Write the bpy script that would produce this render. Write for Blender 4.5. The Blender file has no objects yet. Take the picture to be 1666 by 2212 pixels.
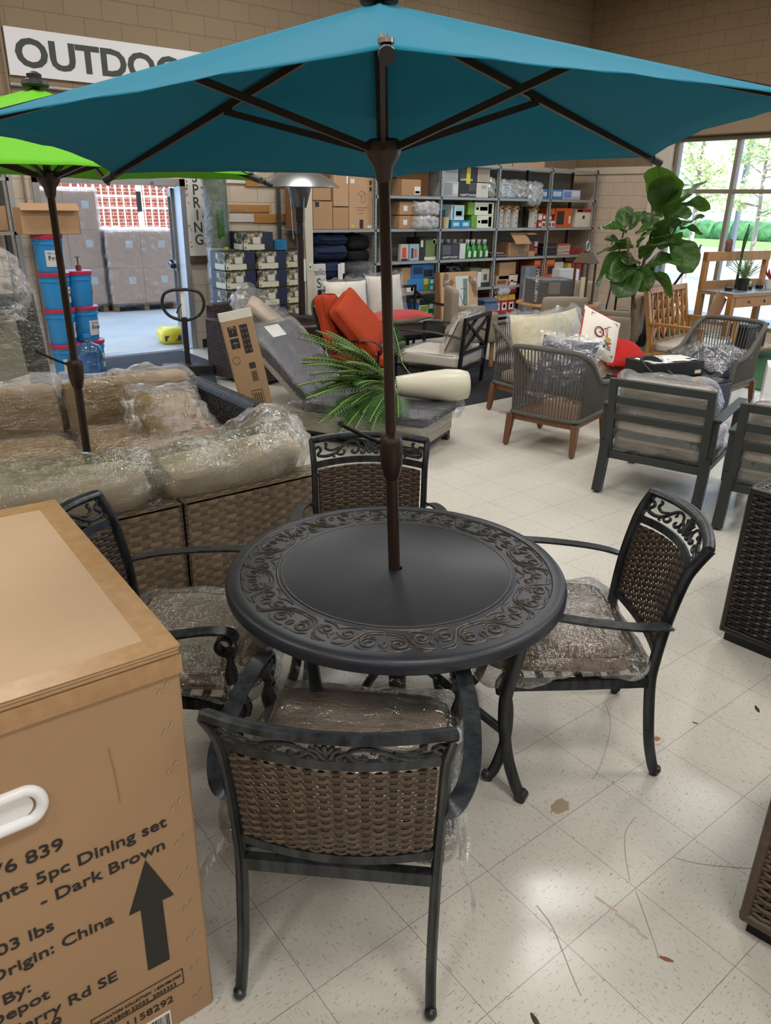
import bpy, bmesh, math, random
from math import sin, cos, pi, radians, atan2, sqrt
from mathutils import Vector, Matrix, noise
random.seed(7)
S = bpy.context.scene
COL = S.collection

# ------------------------------------------------------------------ camera
YAW, PITCH, ROLL, CAM_H = 0.66606, 0.39205, 0.01841, 1.8405
fw = Vector((sin(YAW)*cos(PITCH), cos(YAW)*cos(PITCH), -sin(PITCH)))
rt = Vector((cos(YAW), -sin(YAW), 0.0)); up = rt.cross(fw)
rt2 = rt*cos(ROLL)+up*sin(ROLL); up2 = -rt*sin(ROLL)+up*cos(ROLL)
cam = bpy.data.cameras.new('camera'); co = bpy.data.objects.new('camera', cam); COL.objects.link(co)
co.matrix_world = Matrix(((rt2.x, up2.x, -fw.x, 0), (rt2.y, up2.y, -fw.y, 0), (rt2.z, up2.z, -fw.z, CAM_H), (0, 0, 0, 1)))
cam.sensor_fit = 'VERTICAL'; cam.sensor_height = 24.0; cam.lens = 24.0*1622.1/2212.0
cam.clip_start = 0.05; cam.clip_end = 300
S.camera = co

# ------------------------------------------------------------------ light
S.view_settings.view_transform = 'Standard'; S.view_settings.look = 'None'
S.view_settings.gamma = 1.0; S.view_settings.use_curve_mapping = False
S.view_settings.exposure = 0.36
S.render.film_transparent = False
try:
    S.cycles.max_bounces = 7; S.cycles.transparent_max_bounces = 24; S.cycles.diffuse_bounces = 4
    S.cycles.glossy_bounces = 3; S.cycles.sample_clamp_indirect = 6.0; S.cycles.caustics_reflective = False
    S.cycles.caustics_refractive = False; S.cycles.use_denoising = True
except Exception: pass
W = bpy.data.worlds.new('world'); S.world = W; W.use_nodes = True
bg = W.node_tree.nodes['Background']
bg.inputs[0].default_value = (0.52, 0.71, 1.0, 1); bg.inputs[1].default_value = 2.6
sun = bpy.data.lights.new('sun', 'SUN'); sun.energy = 7.0; sun.angle = radians(0.6); sun.color = (1, .95, .87)
so = bpy.data.objects.new('sun', sun); COL.objects.link(so)
so.rotation_euler = Vector((0.25, 0.80, -0.56)).to_track_quat('-Z', 'Y').to_euler()
LAMP = 1.0
CEIL_Z = 4.95
LAMP_SPOTS = [(x, y) for x in (-3.0, 0.8, 4.6, 8.6) for y in (-4.2, -0.4, 3.4, 7.2)]
LAMP_W = 44.0
for k, (lx, ly) in enumerate(LAMP_SPOTS):
    l = bpy.data.lights.new('troffer_light', 'AREA'); l.shape = 'RECTANGLE'; l.size = 1.15; l.size_y = .55
    l.energy = LAMP_W; l.color = (1.0, 0.98, 0.95)
    o = bpy.data.objects.new('troffer_light', l); COL.objects.link(o); o.location = (lx, ly, CEIL_Z-.045)
# sampling portals in the glazing and the open door (they add no light of their own)
for nm, loc, sx, sy, rot in (('window_portal', (11.62, 2.8, 1.5), 2.75, 9.4, (0, radians(90), 0)), ('door_portal', (3.30, 9.68, 1.0), 1.7, 2.0, (radians(-90), 0, 0))):
    l = bpy.data.lights.new(nm, 'AREA'); l.shape = 'RECTANGLE'; l.size = sx; l.size_y = sy; l.cycles.is_portal = True
    o = bpy.data.objects.new(nm, l); COL.objects.link(o); o.location = loc; o.rotation_euler = rot

# ------------------------------------------------------------------ materials
def srgb(h):
    if isinstance(h, (tuple, list)): return (h[0], h[1], h[2], 1)
    v = [int(h[i:i+2], 16)/255 for i in (0, 2, 4)]
    return tuple((c/12.92 if c <= .04045 else ((c+.055)/1.055)**2.4) for c in v)+(1,)
class NT:
    def __init__(s, name):
        s.m = bpy.data.materials.new(name); s.m.use_nodes = True; s.t = s.m.node_tree; s.n = s.t.nodes; s.b = s.n['Principled BSDF']; s.out = s.n['Material Output']
    def new(s, t, **kw):
        n = s.n.new(t)
        for k, v in kw.items():
            if hasattr(n, k): setattr(n, k, v)
        return n
    def set(s, sock, v):
        if v is None: return
        if isinstance(v, bpy.types.NodeSocket): s.t.links.new(v, sock)
        else: sock.default_value = v
    def math(s, op, a, b=None, c=None):
        n = s.new('ShaderNodeMath', operation=op)
        for i, v in enumerate((a, b, c)): s.set(n.inputs[i], v)
        return n.outputs[0]
    def mix(s, f, a, b, blend='MIX'):
        n = s.new('ShaderNodeMix', data_type='RGBA', blend_type=blend)
        s.set(n.inputs[0], f); s.set(n.inputs[6], a); s.set(n.inputs[7], b); return n.outputs[2]
    def coord(s, which='Object'): return s.new('ShaderNodeTexCoord').outputs[which]
    def mapping(s, v, sc=(1, 1, 1), loc=(0, 0, 0), rot=(0, 0, 0)):
        n = s.new('ShaderNodeMapping'); s.set(n.inputs[0], v); n.inputs[1].default_value = loc; n.inputs[2].default_value = rot; n.inputs[3].default_value = sc; return n.outputs[0]
    def noise(s, v, scale, detail=3, rough=.5, out=0):
        n = s.new('ShaderNodeTexNoise'); s.set(n.inputs['Vector'], v); n.inputs['Scale'].default_value = scale; n.inputs['Detail'].default_value = detail; n.inputs['Roughness'].default_value = rough; return n.outputs[out]
    def ramp(s, f, stops):
        n = s.new('ShaderNodeValToRGB'); s.set(n.inputs[0], f); e = n.color_ramp.elements
        while len(e) < len(stops): e.new(.5)
        for el, (p, c) in zip(e, stops): el.position = p; el.color = c if not isinstance(c, str) else srgb(c)
        return n.outputs[0]
    def bump(s, h, strength=.3, dist=.01, prev=None):
        n = s.new('ShaderNodeBump'); n.inputs['Strength'].default_value = strength; n.inputs['Distance'].default_value = dist; s.set(n.inputs['Height'], h)
        if prev: s.set(n.inputs['Normal'], prev)
        return n.outputs[0]
MC = {}
def M(name, col, rough=.5, metal=0.0, var=0.0, vscale=8.0, bump=0.0, bscale=60.0, col2=None, stretch=(1, 1, 1), spec=None, coat=0, emis=None, sheen=0, alpha=None, trans=0):
    if name in MC: return MC[name]
    t = NT(name); c = srgb(col); v = None
    if var or bump or col2: v = t.mapping(t.coord(), stretch)
    if var or col2:
        c2 = srgb(col2) if col2 else tuple(x*(1-var) for x in c[:3])+(1,)
        c1 = c if col2 else tuple(min(1, x*(1+var)) for x in c[:3])+(1,)
        f = t.noise(v, vscale, 4, .6)
        f = t.ramp(f, [(.35, (0, 0, 0, 1)), (.65, (1, 1, 1, 1))])
        t.set(t.b.inputs['Base Color'], t.mix(f, c1, c2))
    else: t.b.inputs['Base Color'].default_value = c
    t.b.inputs['Roughness'].default_value = rough; t.b.inputs['Metallic'].default_value = metal
    if spec is not None: t.b.inputs['Specular IOR Level'].default_value = spec
    if coat: t.b.inputs['Coat Weight'].default_value = coat; t.b.inputs['Coat Roughness'].default_value = .1
    if sheen: t.b.inputs['Sheen Weight'].default_value = sheen
    if trans: t.b.inputs['Transmission Weight'].default_value = trans
    if emis: t.b.inputs['Emission Color'].default_value = srgb(emis[0]); t.b.inputs['Emission Strength'].default_value = emis[1]
    if bump: t.set(t.b.inputs['Normal'], t.bump(t.noise(v, bscale, 3, .6), bump, .004))
    MC[name] = t.m; return t.m
def plastic_wrap(name='clear_plastic_wrap', tint='E9EDF2', body=.025, bs=8, k=1.8, cap=.6):
    if name in MC: return MC[name]
    t = NT(name); t.n.remove(t.b)
    v = t.coord()
    h1 = t.noise(t.mapping(v, (1, 2.6, 1.6), rot=(.4, .3, .6)), bs, 4, .55); h2 = t.noise(t.mapping(v, (2.4, 1, 1), rot=(.2, .7, 1.1)), bs*2.6, 3, .55)
    h = t.math('ADD', t.math('ABSOLUTE', t.math('SUBTRACT', h1, .5)), t.math('MULTIPLY', t.math('ABSOLUTE', t.math('SUBTRACT', h2, .5)), .45))
    nb = t.bump(h, 1.0, .028)
    tr = t.new('ShaderNodeBsdfTransparent'); tr.inputs[0].default_value = (.985, .987, .99, 1)
    gl = t.new('ShaderNodeBsdfGlossy'); gl.inputs['Color'].default_value = (1, 1, 1, 1); gl.inputs['Roughness'].default_value = .055; t.set(gl.inputs['Normal'], nb)
    df = t.new('ShaderNodeBsdfDiffuse'); df.inputs[0].default_value = srgb(tint); t.set(df.inputs['Normal'], nb)
    lw = t.new('ShaderNodeFresnel'); lw.inputs[0].default_value = 1.6; t.set(lw.inputs['Normal'], nb)
    f = t.math('MINIMUM', t.math('ADD', t.math('MULTIPLY', lw.outputs[0], k), .03), cap)
    m1 = t.new('ShaderNodeMixShader'); m1.inputs[0].default_value = body; t.set(m1.inputs[1], tr.outputs[0]); t.set(m1.inputs[2], df.outputs[0])
    m2 = t.new('ShaderNodeMixShader'); t.set(m2.inputs[0], f); t.set(m2.inputs[1], m1.outputs[0]); t.set(m2.inputs[2], gl.outputs[0])
    t.set(t.out.inputs[0], m2.outputs[0]); MC[name] = t.m; return t.m
def glass_mat(name='clear_glass'):
    if name in MC: return MC[name]
    t = NT(name); t.n.remove(t.b)
    tr = t.new('ShaderNodeBsdfTransparent'); tr.inputs[0].default_value = (.96, .98, .98, 1)
    gl = t.new('ShaderNodeBsdfGlossy'); gl.inputs['Roughness'].default_value = .02
    fr = t.new('ShaderNodeFresnel'); fr.inputs[0].default_value = 1.45
    m = t.new('ShaderNodeMixShader'); t.set(m.inputs[0], t.math('MULTIPLY', fr.outputs[0], .6)); t.set(m.inputs[1], tr.outputs[0]); t.set(m.inputs[2], gl.outputs[0])
    t.set(t.out.inputs[0], m.outputs[0]); MC[name] = t.m; return t.m
def fabric(name, col, rough=.9, weave=900, var=.08, transl=0.0, b=.25):
    if name in MC: return MC[name]
    t = NT(name); v = t.coord(); c = srgb(col)
    f = t.noise(v, 14, 4, .6)
    g = t.noise(t.mapping(v, (1, .25, 1)), weave*.4, 2)
    cc = t.mix(f, tuple(x*(1-var) for x in c[:3])+(1,), tuple(min(1, x*(1+var)) for x in c[:3])+(1,))
    cc = t.mix(t.math('MULTIPLY', g, .35), cc, tuple(x*.7 for x in c[:3])+(1,))
    t.set(t.b.inputs['Base Color'], cc); t.b.inputs['Roughness'].default_value = rough; t.b.inputs['Specular IOR Level'].default_value = .2
    t.set(t.b.inputs['Normal'], t.bump(t.math('ADD', g, t.math('MULTIPLY', f, 2.0)), b, .004))
    if transl:
        tl = t.new('ShaderNodeBsdfTranslucent'); tl.inputs[0].default_value = c
        m = t.new('ShaderNodeMixShader'); m.inputs[0].default_value = transl; t.set(m.inputs[1], t.b.outputs[0]); t.set(m.inputs[2], tl.outputs[0]); t.set(t.out.inputs[0], m.outputs[0])
    MC[name] = t.m; return t.m
def wicker_tex(name, c1, c2, mortar='15100C', bw=.075, rh=.02, rough=.5, strength=.8):
    """flat woven strips as a brick pattern over metre UVs"""
    if name in MC: return MC[name]
    t = NT(name); uv = t.coord('UV')
    br = t.new('ShaderNodeTexBrick'); t.set(br.inputs['Vector'], uv); br.offset = .5
    for k, v in (('Scale', 1.0), ('Brick Width', bw), ('Row Height', rh), ('Mortar Size', rh*.11), ('Mortar Smooth', .6), ('Bias', 0.0)): br.inputs[k].default_value = v
    br.inputs['Color1'].default_value = srgb(c1); br.inputs['Color2'].default_value = srgb(c2); br.inputs['Mortar'].default_value = srgb(mortar)
    st = t.noise(t.mapping(uv, (12, 260, 1)), 1.0, 3)
    t.set(t.b.inputs['Base Color'], t.mix(t.math('MULTIPLY', st, .5), br.outputs[0], srgb(mortar)))
    sx = t.new('ShaderNodeSeparateXYZ'); t.set(sx.inputs[0], uv)
    rowpar = t.math('MODULO', t.math('FLOOR', t.math('DIVIDE', sx.outputs[1], rh)), 2.0)
    ph = t.math('ADD', t.math('MULTIPLY', sx.outputs[0], 2*pi/bw), t.math('MULTIPLY', rowpar, pi))
    wav = t.math('MULTIPLY', t.math('COSINE', ph), .5)
    rr = t.math('ABSOLUTE', t.math('SINE', t.math('MULTIPLY', sx.outputs[1], pi/rh)))
    h = t.math('ADD', wav, t.math('MULTIPLY', rr, .9))
    t.set(t.b.inputs['Normal'], t.bump(h, strength, .006)); t.b.inputs['Roughness'].default_value = rough
    MC[name] = t.m; return t.m
def wood(name, c1, c2, axis=0, rough=.5, scale=1.0):
    if name in MC: return MC[name]
    t = NT(name); st = [14*scale]*3; st[axis] = 1.6*scale
    v = t.mapping(t.coord(), st); n = t.noise(v, 2.2, 5, .65); n2 = t.noise(v, 9, 3, .7)
    f = t.math('ADD', t.math('MULTIPLY', n, .75), t.math('MULTIPLY', n2, .25))
    t.set(t.b.inputs['Base Color'], t.ramp(f, [(.3, srgb(c2)), (.62, srgb(c1))])); t.b.inputs['Roughness'].default_value = rough
    t.set(t.b.inputs['Normal'], t.bump(f, .12, .003)); MC[name] = t.m; return t.m
def cardboard(name='brown_cardboard', col='B08A62', seed=0.0):
    if name in MC: return MC[name]
    t = NT(name); v = t.mapping(t.coord(), loc=(seed, seed, 0)); c = srgb(col)
    f = t.noise(v, 3.0, 4, .6); g = t.noise(t.mapping(v, (1, 1, .15)), 220, 2)
    cc = t.mix(f, tuple(x*.90 for x in c[:3])+(1,), tuple(min(1, x*1.07) for x in c[:3])+(1,))
    cc = t.mix(t.math('MULTIPLY', g, .16), cc, tuple(x*.75 for x in c[:3])+(1,))
    t.set(t.b.inputs['Base Color'], cc); t.b.inputs['Roughness'].default_value = .75; t.b.inputs['Specular IOR Level'].default_value = .25
    t.set(t.b.inputs['Normal'], t.bump(f, .06, .01)); MC[name] = t.m; return t.m

# ------------------------------------------------------------------ mesh builder
I4 = Matrix.Identity(4)
def T(x=0, y=0, z=0): return Matrix.Translation((x, y, z))
def RX(a): return Matrix.Rotation(a, 4, 'X')
def RY(a): return Matrix.Rotation(a, 4, 'Y')
def RZ(a): return Matrix.Rotation(a, 4, 'Z')
class MB:
    def __init__(s): s.v = []; s.f = []; s.mi = []
    def add(s, vs, fs, mi=0, mat=None):
        o = len(s.v)
        s.v += [(mat @ Vector(p) if mat is not None else Vector(p)) for p in vs]
        s.f += [[i+o for i in f] for f in fs]; s.mi += [mi]*len(fs); return s
    def box(s, c, d, mi=0, r=0.0, rot=None, mat=None):
        """box centred at c with size d, chamfered edges r"""
        hx, hy, hz = d[0]/2, d[1]/2, d[2]/2; r = min(r, hx*.9, hy*.9, hz*.9)
        m = T(*c) @ (rot if rot is not None else I4)
        if mat is not None: m = mat @ m
        if r <= 0:
            vs = [(x*hx, y*hy, z*hz) for x in (-1, 1) for y in (-1, 1) for z in (-1, 1)]
            fs = [(0, 1, 3, 2), (4, 6, 7, 5), (0, 4, 5, 1), (2, 3, 7, 6), (0, 2, 6, 4), (1, 5, 7, 3)]
            return s.add(vs, fs, mi, m)
        vs = []; idx = {}
        for x in (-1, 1):
            for y in (-1, 1):
                for z in (-1, 1):
                    for a in range(3):
                        p = [x*(hx-r), y*(hy-r), z*(hz-r)]; p[a] = (x*hx, y*hy, z*hz)[a]
                        idx[(x, y, z, a)] = len(vs); vs.append(p)
        q = lambda x, y, z, a: idx[(x, y, z, a)]; fs = []
        for sgn in (-1, 1):
            fs.append([q(sgn, -1, -1, 0), q(sgn, 1, -1, 0), q(sgn, 1, 1, 0), q(sgn, -1, 1, 0)][::sgn])
            fs.append([q(-1, sgn, -1, 1), q(-1, sgn, 1, 1), q(1, sgn, 1, 1), q(1, sgn, -1, 1)][::sgn])
            fs.append([q(-1, -1, sgn, 2), q(1, -1, sgn, 2), q(1, 1, sgn, 2), q(-1, 1, sgn, 2)][::sgn])
        for a, b, cax in ((0, 1, 2), (0, 2, 1), (1, 2, 0)):
            for sa in (-1, 1):
                for sb in (-1, 1):
                    k = [0, 0, 0]; k[a] = sa; k[b] = sb
                    k1 = list(k); k1[cax] = -1; k2 = list(k); k2[cax] = 1
                    fs.append([q(*k1, a), q(*k1, b), q(*k2, b), q(*k2, a)])
        for x in (-1, 1):
            for y in (-1, 1):
                for z in (-1, 1): fs.append([q(x, y, z, 0), q(x, y, z, 1), q(x, y, z, 2)])
        return s.add(vs, fs, mi, m)
    def bx(s, x0, x1, y0, y1, z0, z1, mi=0, r=0.0, mat=None):
        return s.box(((x0+x1)/2, (y0+y1)/2, (z0+z1)/2), (abs(x1-x0), abs(y1-y0), abs(z1-z0)), mi, r, None, mat)
    def sweep(s, pts, sec, side=None, mi=0, closed=False, caps=True, scale=None, mat=None):
        """sweep a closed 2D section along pts; sec=(a along side, b along normal)"""
        pts = [Vector(p) for p in pts]; n = len(pts); k = len(sec); vs = []; fs = []; prev = None
        for i, p in enumerate(pts):
            if closed: t = pts[(i+1) % n]-pts[i-1]
            else: t = pts[min(i+1, n-1)]-pts[max(i-1, 0)]
            if t.length < 1e-9: t = Vector((0, 0, 1))
            t.normalize()
            if side is not None:
                sd = Vector(side) if not callable(side) else Vector(side(i)); sd = sd - t*sd.dot(t)
                if sd.length < 1e-5: sd = t.orthogonal()
            elif prev is None: sd = t.orthogonal()
            else: sd = prev - t*prev.dot(t); sd = sd if sd.length > 1e-6 else t.orthogonal()
            sd.normalize(); prev = sd; nm = t.cross(sd)
            sc = scale[i] if scale is not None else 1.0
            for a, b in sec: vs.append(p+sd*a*sc+nm*b*sc)
        for i in range(n if closed else n-1):
            j = (i+1) % n
            for q in range(k):
                r = (q+1) % k; fs.append([i*k+q, i*k+r, j*k+r, j*k+q])
        if caps and not closed: fs.append(list(range(k))[::-1]); fs.append([(n-1)*k+q for q in range(k)])
        return s.add(vs, fs, mi, mat)
    def tube(s, pts, r, n=8, mi=0, closed=False, ry=None, side=None, caps=True, mat=None):
        rad = r if isinstance(r, (list, tuple)) else None; base = 1.0 if rad else r; q = (ry/r if (ry and not rad) else (ry or 1.0))
        sec = [(base*cos(2*pi*i/n), base*q*sin(2*pi*i/n)) for i in range(n)]
        return s.sweep(pts, sec, side, mi, closed, caps, rad, mat)
    def lathe(s, prof, n=24, mi=0, mat=None, caps=True):
        vs = []; fs = []
        for r, z in prof:
            for i in range(n): vs.append((r*cos(2*pi*i/n), r*sin(2*pi*i/n), z))
        for a in range(len(prof)-1):
            for i in range(n):
                j = (i+1) % n; fs.append([a*n+i, a*n+j, (a+1)*n+j, (a+1)*n+i])
        if caps: fs.append(list(range(n))[::-1]); fs.append([(len(prof)-1)*n+i for i in range(n)])
        return s.add(vs, fs, mi, mat)
    def prism(s, poly, z0, z1, mi=0, mat=None):
        n = len(poly); vs = [(x, y, z0) for x, y in poly]+[(x, y, z1) for x, y in poly]
        fs = [list(range(n))[::-1], [n+i for i in range(n)]]+[[i, (i+1) % n, n+(i+1) % n, n+i] for i in range(n)]
        return s.add(vs, fs, mi, mat)
    def grid(s, fn, nu, nv, mi=0, mat=None, wrapu=False):
        vs = [fn(i/nu, j/nv) for j in range(nv+1) for i in range(nu+(0 if wrapu else 1))]; w = nu if wrapu else nu+1; fs = []
        for j in range(nv):
            for i in range(nu):
                i2 = (i+1) % w if wrapu else i+1; fs.append([j*w+i, j*w+i2, (j+1)*w+i2, (j+1)*w+i])
        return s.add(vs, fs, mi, mat)
    def rbox(s, d, r, n=8, fn=None, mi=0, mat=None):
        """rounded box centred at origin, size d, radius r, n cuts per side; fn(p, dir) may move points"""
        core = [max(x/2-r, 0) for x in d]; vs = []; fs = []; ids = {}
        def pt(p):
            key = (round(p[0], 5), round(p[1], 5), round(p[2], 5))
            if key in ids: return ids[key]
            q = [p[i]*d[i]/2 for i in range(3)]
            c = [max(-core[i], min(core[i], q[i])) for i in range(3)]
            dr = Vector([q[i]-c[i] for i in range(3)])
            if dr.length < 1e-9: dr = Vector(p)
            dr.normalize(); w = Vector(c)+dr*r
            if fn: w = fn(w, dr, p)
            ids[key] = len(vs); vs.append(w); return ids[key]
        for ax in range(3):
            for sg in (-1, 1):
                a, b = [(1, 2), (2, 0), (0, 1)][ax]
                for i in range(n):
                    for j in range(n):
                        qd = []
                        for (di, dj) in ((0, 0), (1, 0), (1, 1), (0, 1)):
                            p = [0, 0, 0]; p[ax] = sg; p[a] = -1+2*(i+di)/n; p[b] = -1+2*(j+dj)/n; qd.append(pt(p))
                        fs.append(qd if sg > 0 else qd[::-1])
        return s.add(vs, fs, mi, mat)
    def text(s, body, size, mat, mi=0, align='LEFT', bold=0.0, extrude=.0006, xs=1.0, spacing=1.0):
        c = bpy.data.curves.new('t', 'FONT'); c.body = body; c.size = size; c.align_x = align; c.offset = bold*size; c.extrude = extrude; c.resolution_u = 3; c.space_character = spacing
        o = bpy.data.objects.new('t', c); me = bpy.data.meshes.new_from_object(o)
        vs = [Vector((v.co.x*xs, v.co.y, v.co.z)) for v in me.vertices]; fs = [list(p.vertices) for p in me.polygons]
        bpy.data.objects.remove(o); bpy.data.curves.remove(c); bpy.data.meshes.remove(me)
        return s.add(vs, fs, mi, mat)
    def build(s, name, mats, parent=None, smooth=None, loc=None, rz=0, rot=None):
        me = bpy.data.meshes.new(name); me.from_pydata([tuple(v) for v in s.v], [], s.f)
        mats = mats if isinstance(mats, (list, tuple)) else [mats]
        for m in mats: me.materials.append(m)
        if len(mats) > 1: me.polygons.foreach_set('material_index', s.mi)
        bm = bmesh.new(); bm.from_mesh(me); bmesh.ops.recalc_face_normals(bm, faces=bm.faces)
        uv = bm.loops.layers.uv.new('UVMap')
        for f in bm.faces:
            n = f.normal; ax, ay, az = abs(n.x), abs(n.y), abs(n.z)
            for l in f.loops:
                p = l.vert.co
                l[uv].uv = (p.x, p.y) if az >= ax and az >= ay else ((p.y, p.z) if ax >= ay else (p.x, p.z))
        bm.to_mesh(me); bm.free()
        if smooth is not None:
            me.shade_smooth()
            if smooth < 180:
                try: me.set_sharp_from_angle(angle=radians(smooth))
                except Exception: pass
        o = bpy.data.objects.new(name, me); COL.objects.link(o)
        if parent is not None: o.parent = parent
        if loc is not None: o.location = loc
        if rot is not None: o.rotation_euler = rot
        elif rz: o.rotation_euler = (0, 0, rz)
        return o
def tag(o, label=None, cat=None, group=None, kind=None):
    if label: o['label'] = label
    if cat: o['category'] = cat
    if group: o['group'] = group
    if kind: o['kind'] = kind
    return o
def thing(name, label, cat, loc=(0, 0, 0), rz=0, group=None, rot=None):
    o = bpy.data.objects.new(name, None); COL.objects.link(o); o.location = loc; o.rotation_euler = rot if rot else (0, 0, rz); o.empty_display_size = .1
    return tag(o, label, cat, group)
def struct(name, mb, m, **kw): return tag(mb.build(name, m, **kw), kind='structure')
def copy_tree(o, parent=None):
    c = o.copy(); COL.objects.link(c); c.parent = parent
    for ch in [x for x in KIDS(o)]: copy_tree(ch, c)
    return c
def KIDS(o): return [x for x in bpy.data.objects if x.parent == o]
def copy_thing(o, label, loc, rz=None, group=None, rot=None):
    c = copy_tree(o); c.location = loc
    if rot is not None: c.rotation_euler = rot
    elif rz is not None: c.rotation_euler = (0, 0, rz)
    c['label'] = label
    if group: c['group'] = group
    return c
def lerp(a, b, t): return a+(b-a)*t
def spline(pts, n):
    P = [Vector(p) for p in pts]; out = []
    for i in range(len(P)-1):
        p0 = P[max(i-1, 0)]; p1 = P[i]; p2 = P[i+1]; p3 = P[min(i+2, len(P)-1)]
        for k in range(n):
            t = k/n; out.append(.5*((2*p1)+(p2-p0)*t+(2*p0-5*p1+4*p2-p3)*t*t+(-p0+3*p1-3*p2+p3)*t**3))
    out.append(P[-1]); return out
def crumple(p, sc=9.0, seed=0.0):
    q = Vector((p[0]*sc+seed, p[1]*sc+seed*.7, p[2]*sc))
    return abs(noise.noise(q))*1.0+abs(noise.noise(q*2.3))*.45
def cushion_mb(d, r=.04, n=12, crown=.02, seed=0.0, soft=.004):
    def fn(w, dr, p):
        w = Vector(w); w.z += math.copysign(1, p[2])*crown*(1-p[0]**2)*(1-p[1]**2)*abs(p[2])
        return w + dr*soft*noise.noise(Vector((w.x*6+seed, w.y*6, w.z*6)))
    return MB().rbox(d, r, n, fn)
def pillow_mb(w, h, t, n=16, seed=0.0, dent=.006, corner=.06):
    """throw pillow lying in the XZ plane, thickness along Y, centred"""
    mb = MB()
    def side(sg):
        def f(u, v):
            a, b = 2*u-1, 2*v-1
            k = max(0, (1-a*a))**.55*max(0, (1-b*b))**.55
            sx = 1-corner*(1-abs(b)**2)*abs(a)**3; sz = 1-corner*(1-abs(a)**2)*abs(b)**3
            return Vector((a*w/2*sx, sg*(t/2*k)+dent*k*noise.noise(Vector((a*2.5+seed, b*2.5, sg))), b*h/2*sz))
        return f
    mb.grid(side(1), n, n); mb.grid(side(-1), n, n)
    return mb
def wrap_pillow(w, h, t, n=26, seed=0.0, amp=.02, ext=1.1):
    mb = MB(); w *= ext; h *= ext; t *= 1.08
    def side(sg):
        def f(u, v):
            a, b = 2*u-1, 2*v-1; k = max(0, 1-a**4)**.6*max(0, 1-b**4)**.6
            p = Vector((a*w/2, sg*(t/2*k+.004), b*h/2)); c = crumple(p, 11, seed+sg)
            e = max(abs(a), abs(b))**8
            return p+Vector((0, sg*(c-.3)*amp*(k+.2), 0))+Vector((a, 0, b))*e*.05*noise.noise(Vector((a*4+seed, b*4, seed)))+Vector((0, e*.05*noise.noise(Vector((a*5, b*5, seed+3))), 0))
        return f
    mb.grid(side(1), n, n); mb.grid(side(-1), n, n); return mb
def wrap_box(d, r=.05, n=22, seed=0.0, amp=.014, ext=(.02, .02, .012), flare=.0, crown=.0):
    dd = (d[0]+2*ext[0], d[1]+2*ext[1], d[2]+2*ext[2])
    def fn(w, dr, p):
        c = crumple(w, 9, seed); q = Vector(w); q.z += math.copysign(1, p[2])*crown*(1-p[0]**2)*(1-p[1]**2)*abs(p[2]); q += dr*(c*amp+.003)
        e = max(abs(p[0]), abs(p[1]))
        if flare and e > .8: q += Vector((p[0], p[1], -.6))*flare*((e-.8)/.2)*max(0, .3+noise.noise(Vector((w[0]*7+seed, w[1]*7, 1))))
        return q
    return MB().rbox(dd, r, n, fn)
def weave_mb(surf, nrow, ncol, row_h, col_w, amp=.004, th=.0025, seg=2, width=1.0, height=1.0, flat=False, two=True):
    """plain weave of wide horizontal strips over vertical stakes; surf(u,v)->(pos,normal)"""
    mb = MB()
    for j in range(nrow):
        v = (j+.5)/nrow; dv = row_h/height/2; vs = []; fs = []; N = ncol*2*seg
        for i in range(N+1):
            u = i/N; off = amp*cos(pi*(u*ncol+.0)+pi*(j % 2)); jit = .15*dv*noise.noise(Vector((u*9, j*3.1, 0)))
            p0, nm = surf(u, max(0, v-dv+jit)); p1, _ = surf(u, min(1, v+dv+jit)); pm = (p0+p1)/2
            vs += [p0+nm*off, pm+nm*(off+th), p1+nm*off, pm+nm*(off-th)]
        for i in range(N):
            a = i*4
            for q in range(4): r = (q+1) % 4; fs.append([a+q, a+r, a+4+r, a+4+q])
        mb.add(vs, fs, j % 2)
    for i in range(ncol+1):
        u = i/ncol; u = min(max(u, .008), .992); du = col_w/width/2; vs = []; fs = []; N = nrow*2
        for j in range(N+1):
            v = j/N; off = -amp*.8*cos(pi*i+pi*(j-1)/2.0*1.0) if False else 0
            row = (v*nrow-.5); off = -amp*.75*cos(pi*i)*cos(pi*row)
            p0, nm = surf(max(0, u-du), v); p1, _ = surf(min(1, u+du), v); pm = (p0+p1)/2
            vs += [p0+nm*off, pm+nm*(off+th), p1+nm*off, pm+nm*(off-th)]
        for j in range(N):
            a = j*4
            for q in range(4): r = (q+1) % 4; fs.append([a+q, a+r, a+4+r, a+4+q])
        mb.add(vs, fs, 2)
    return mb
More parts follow.
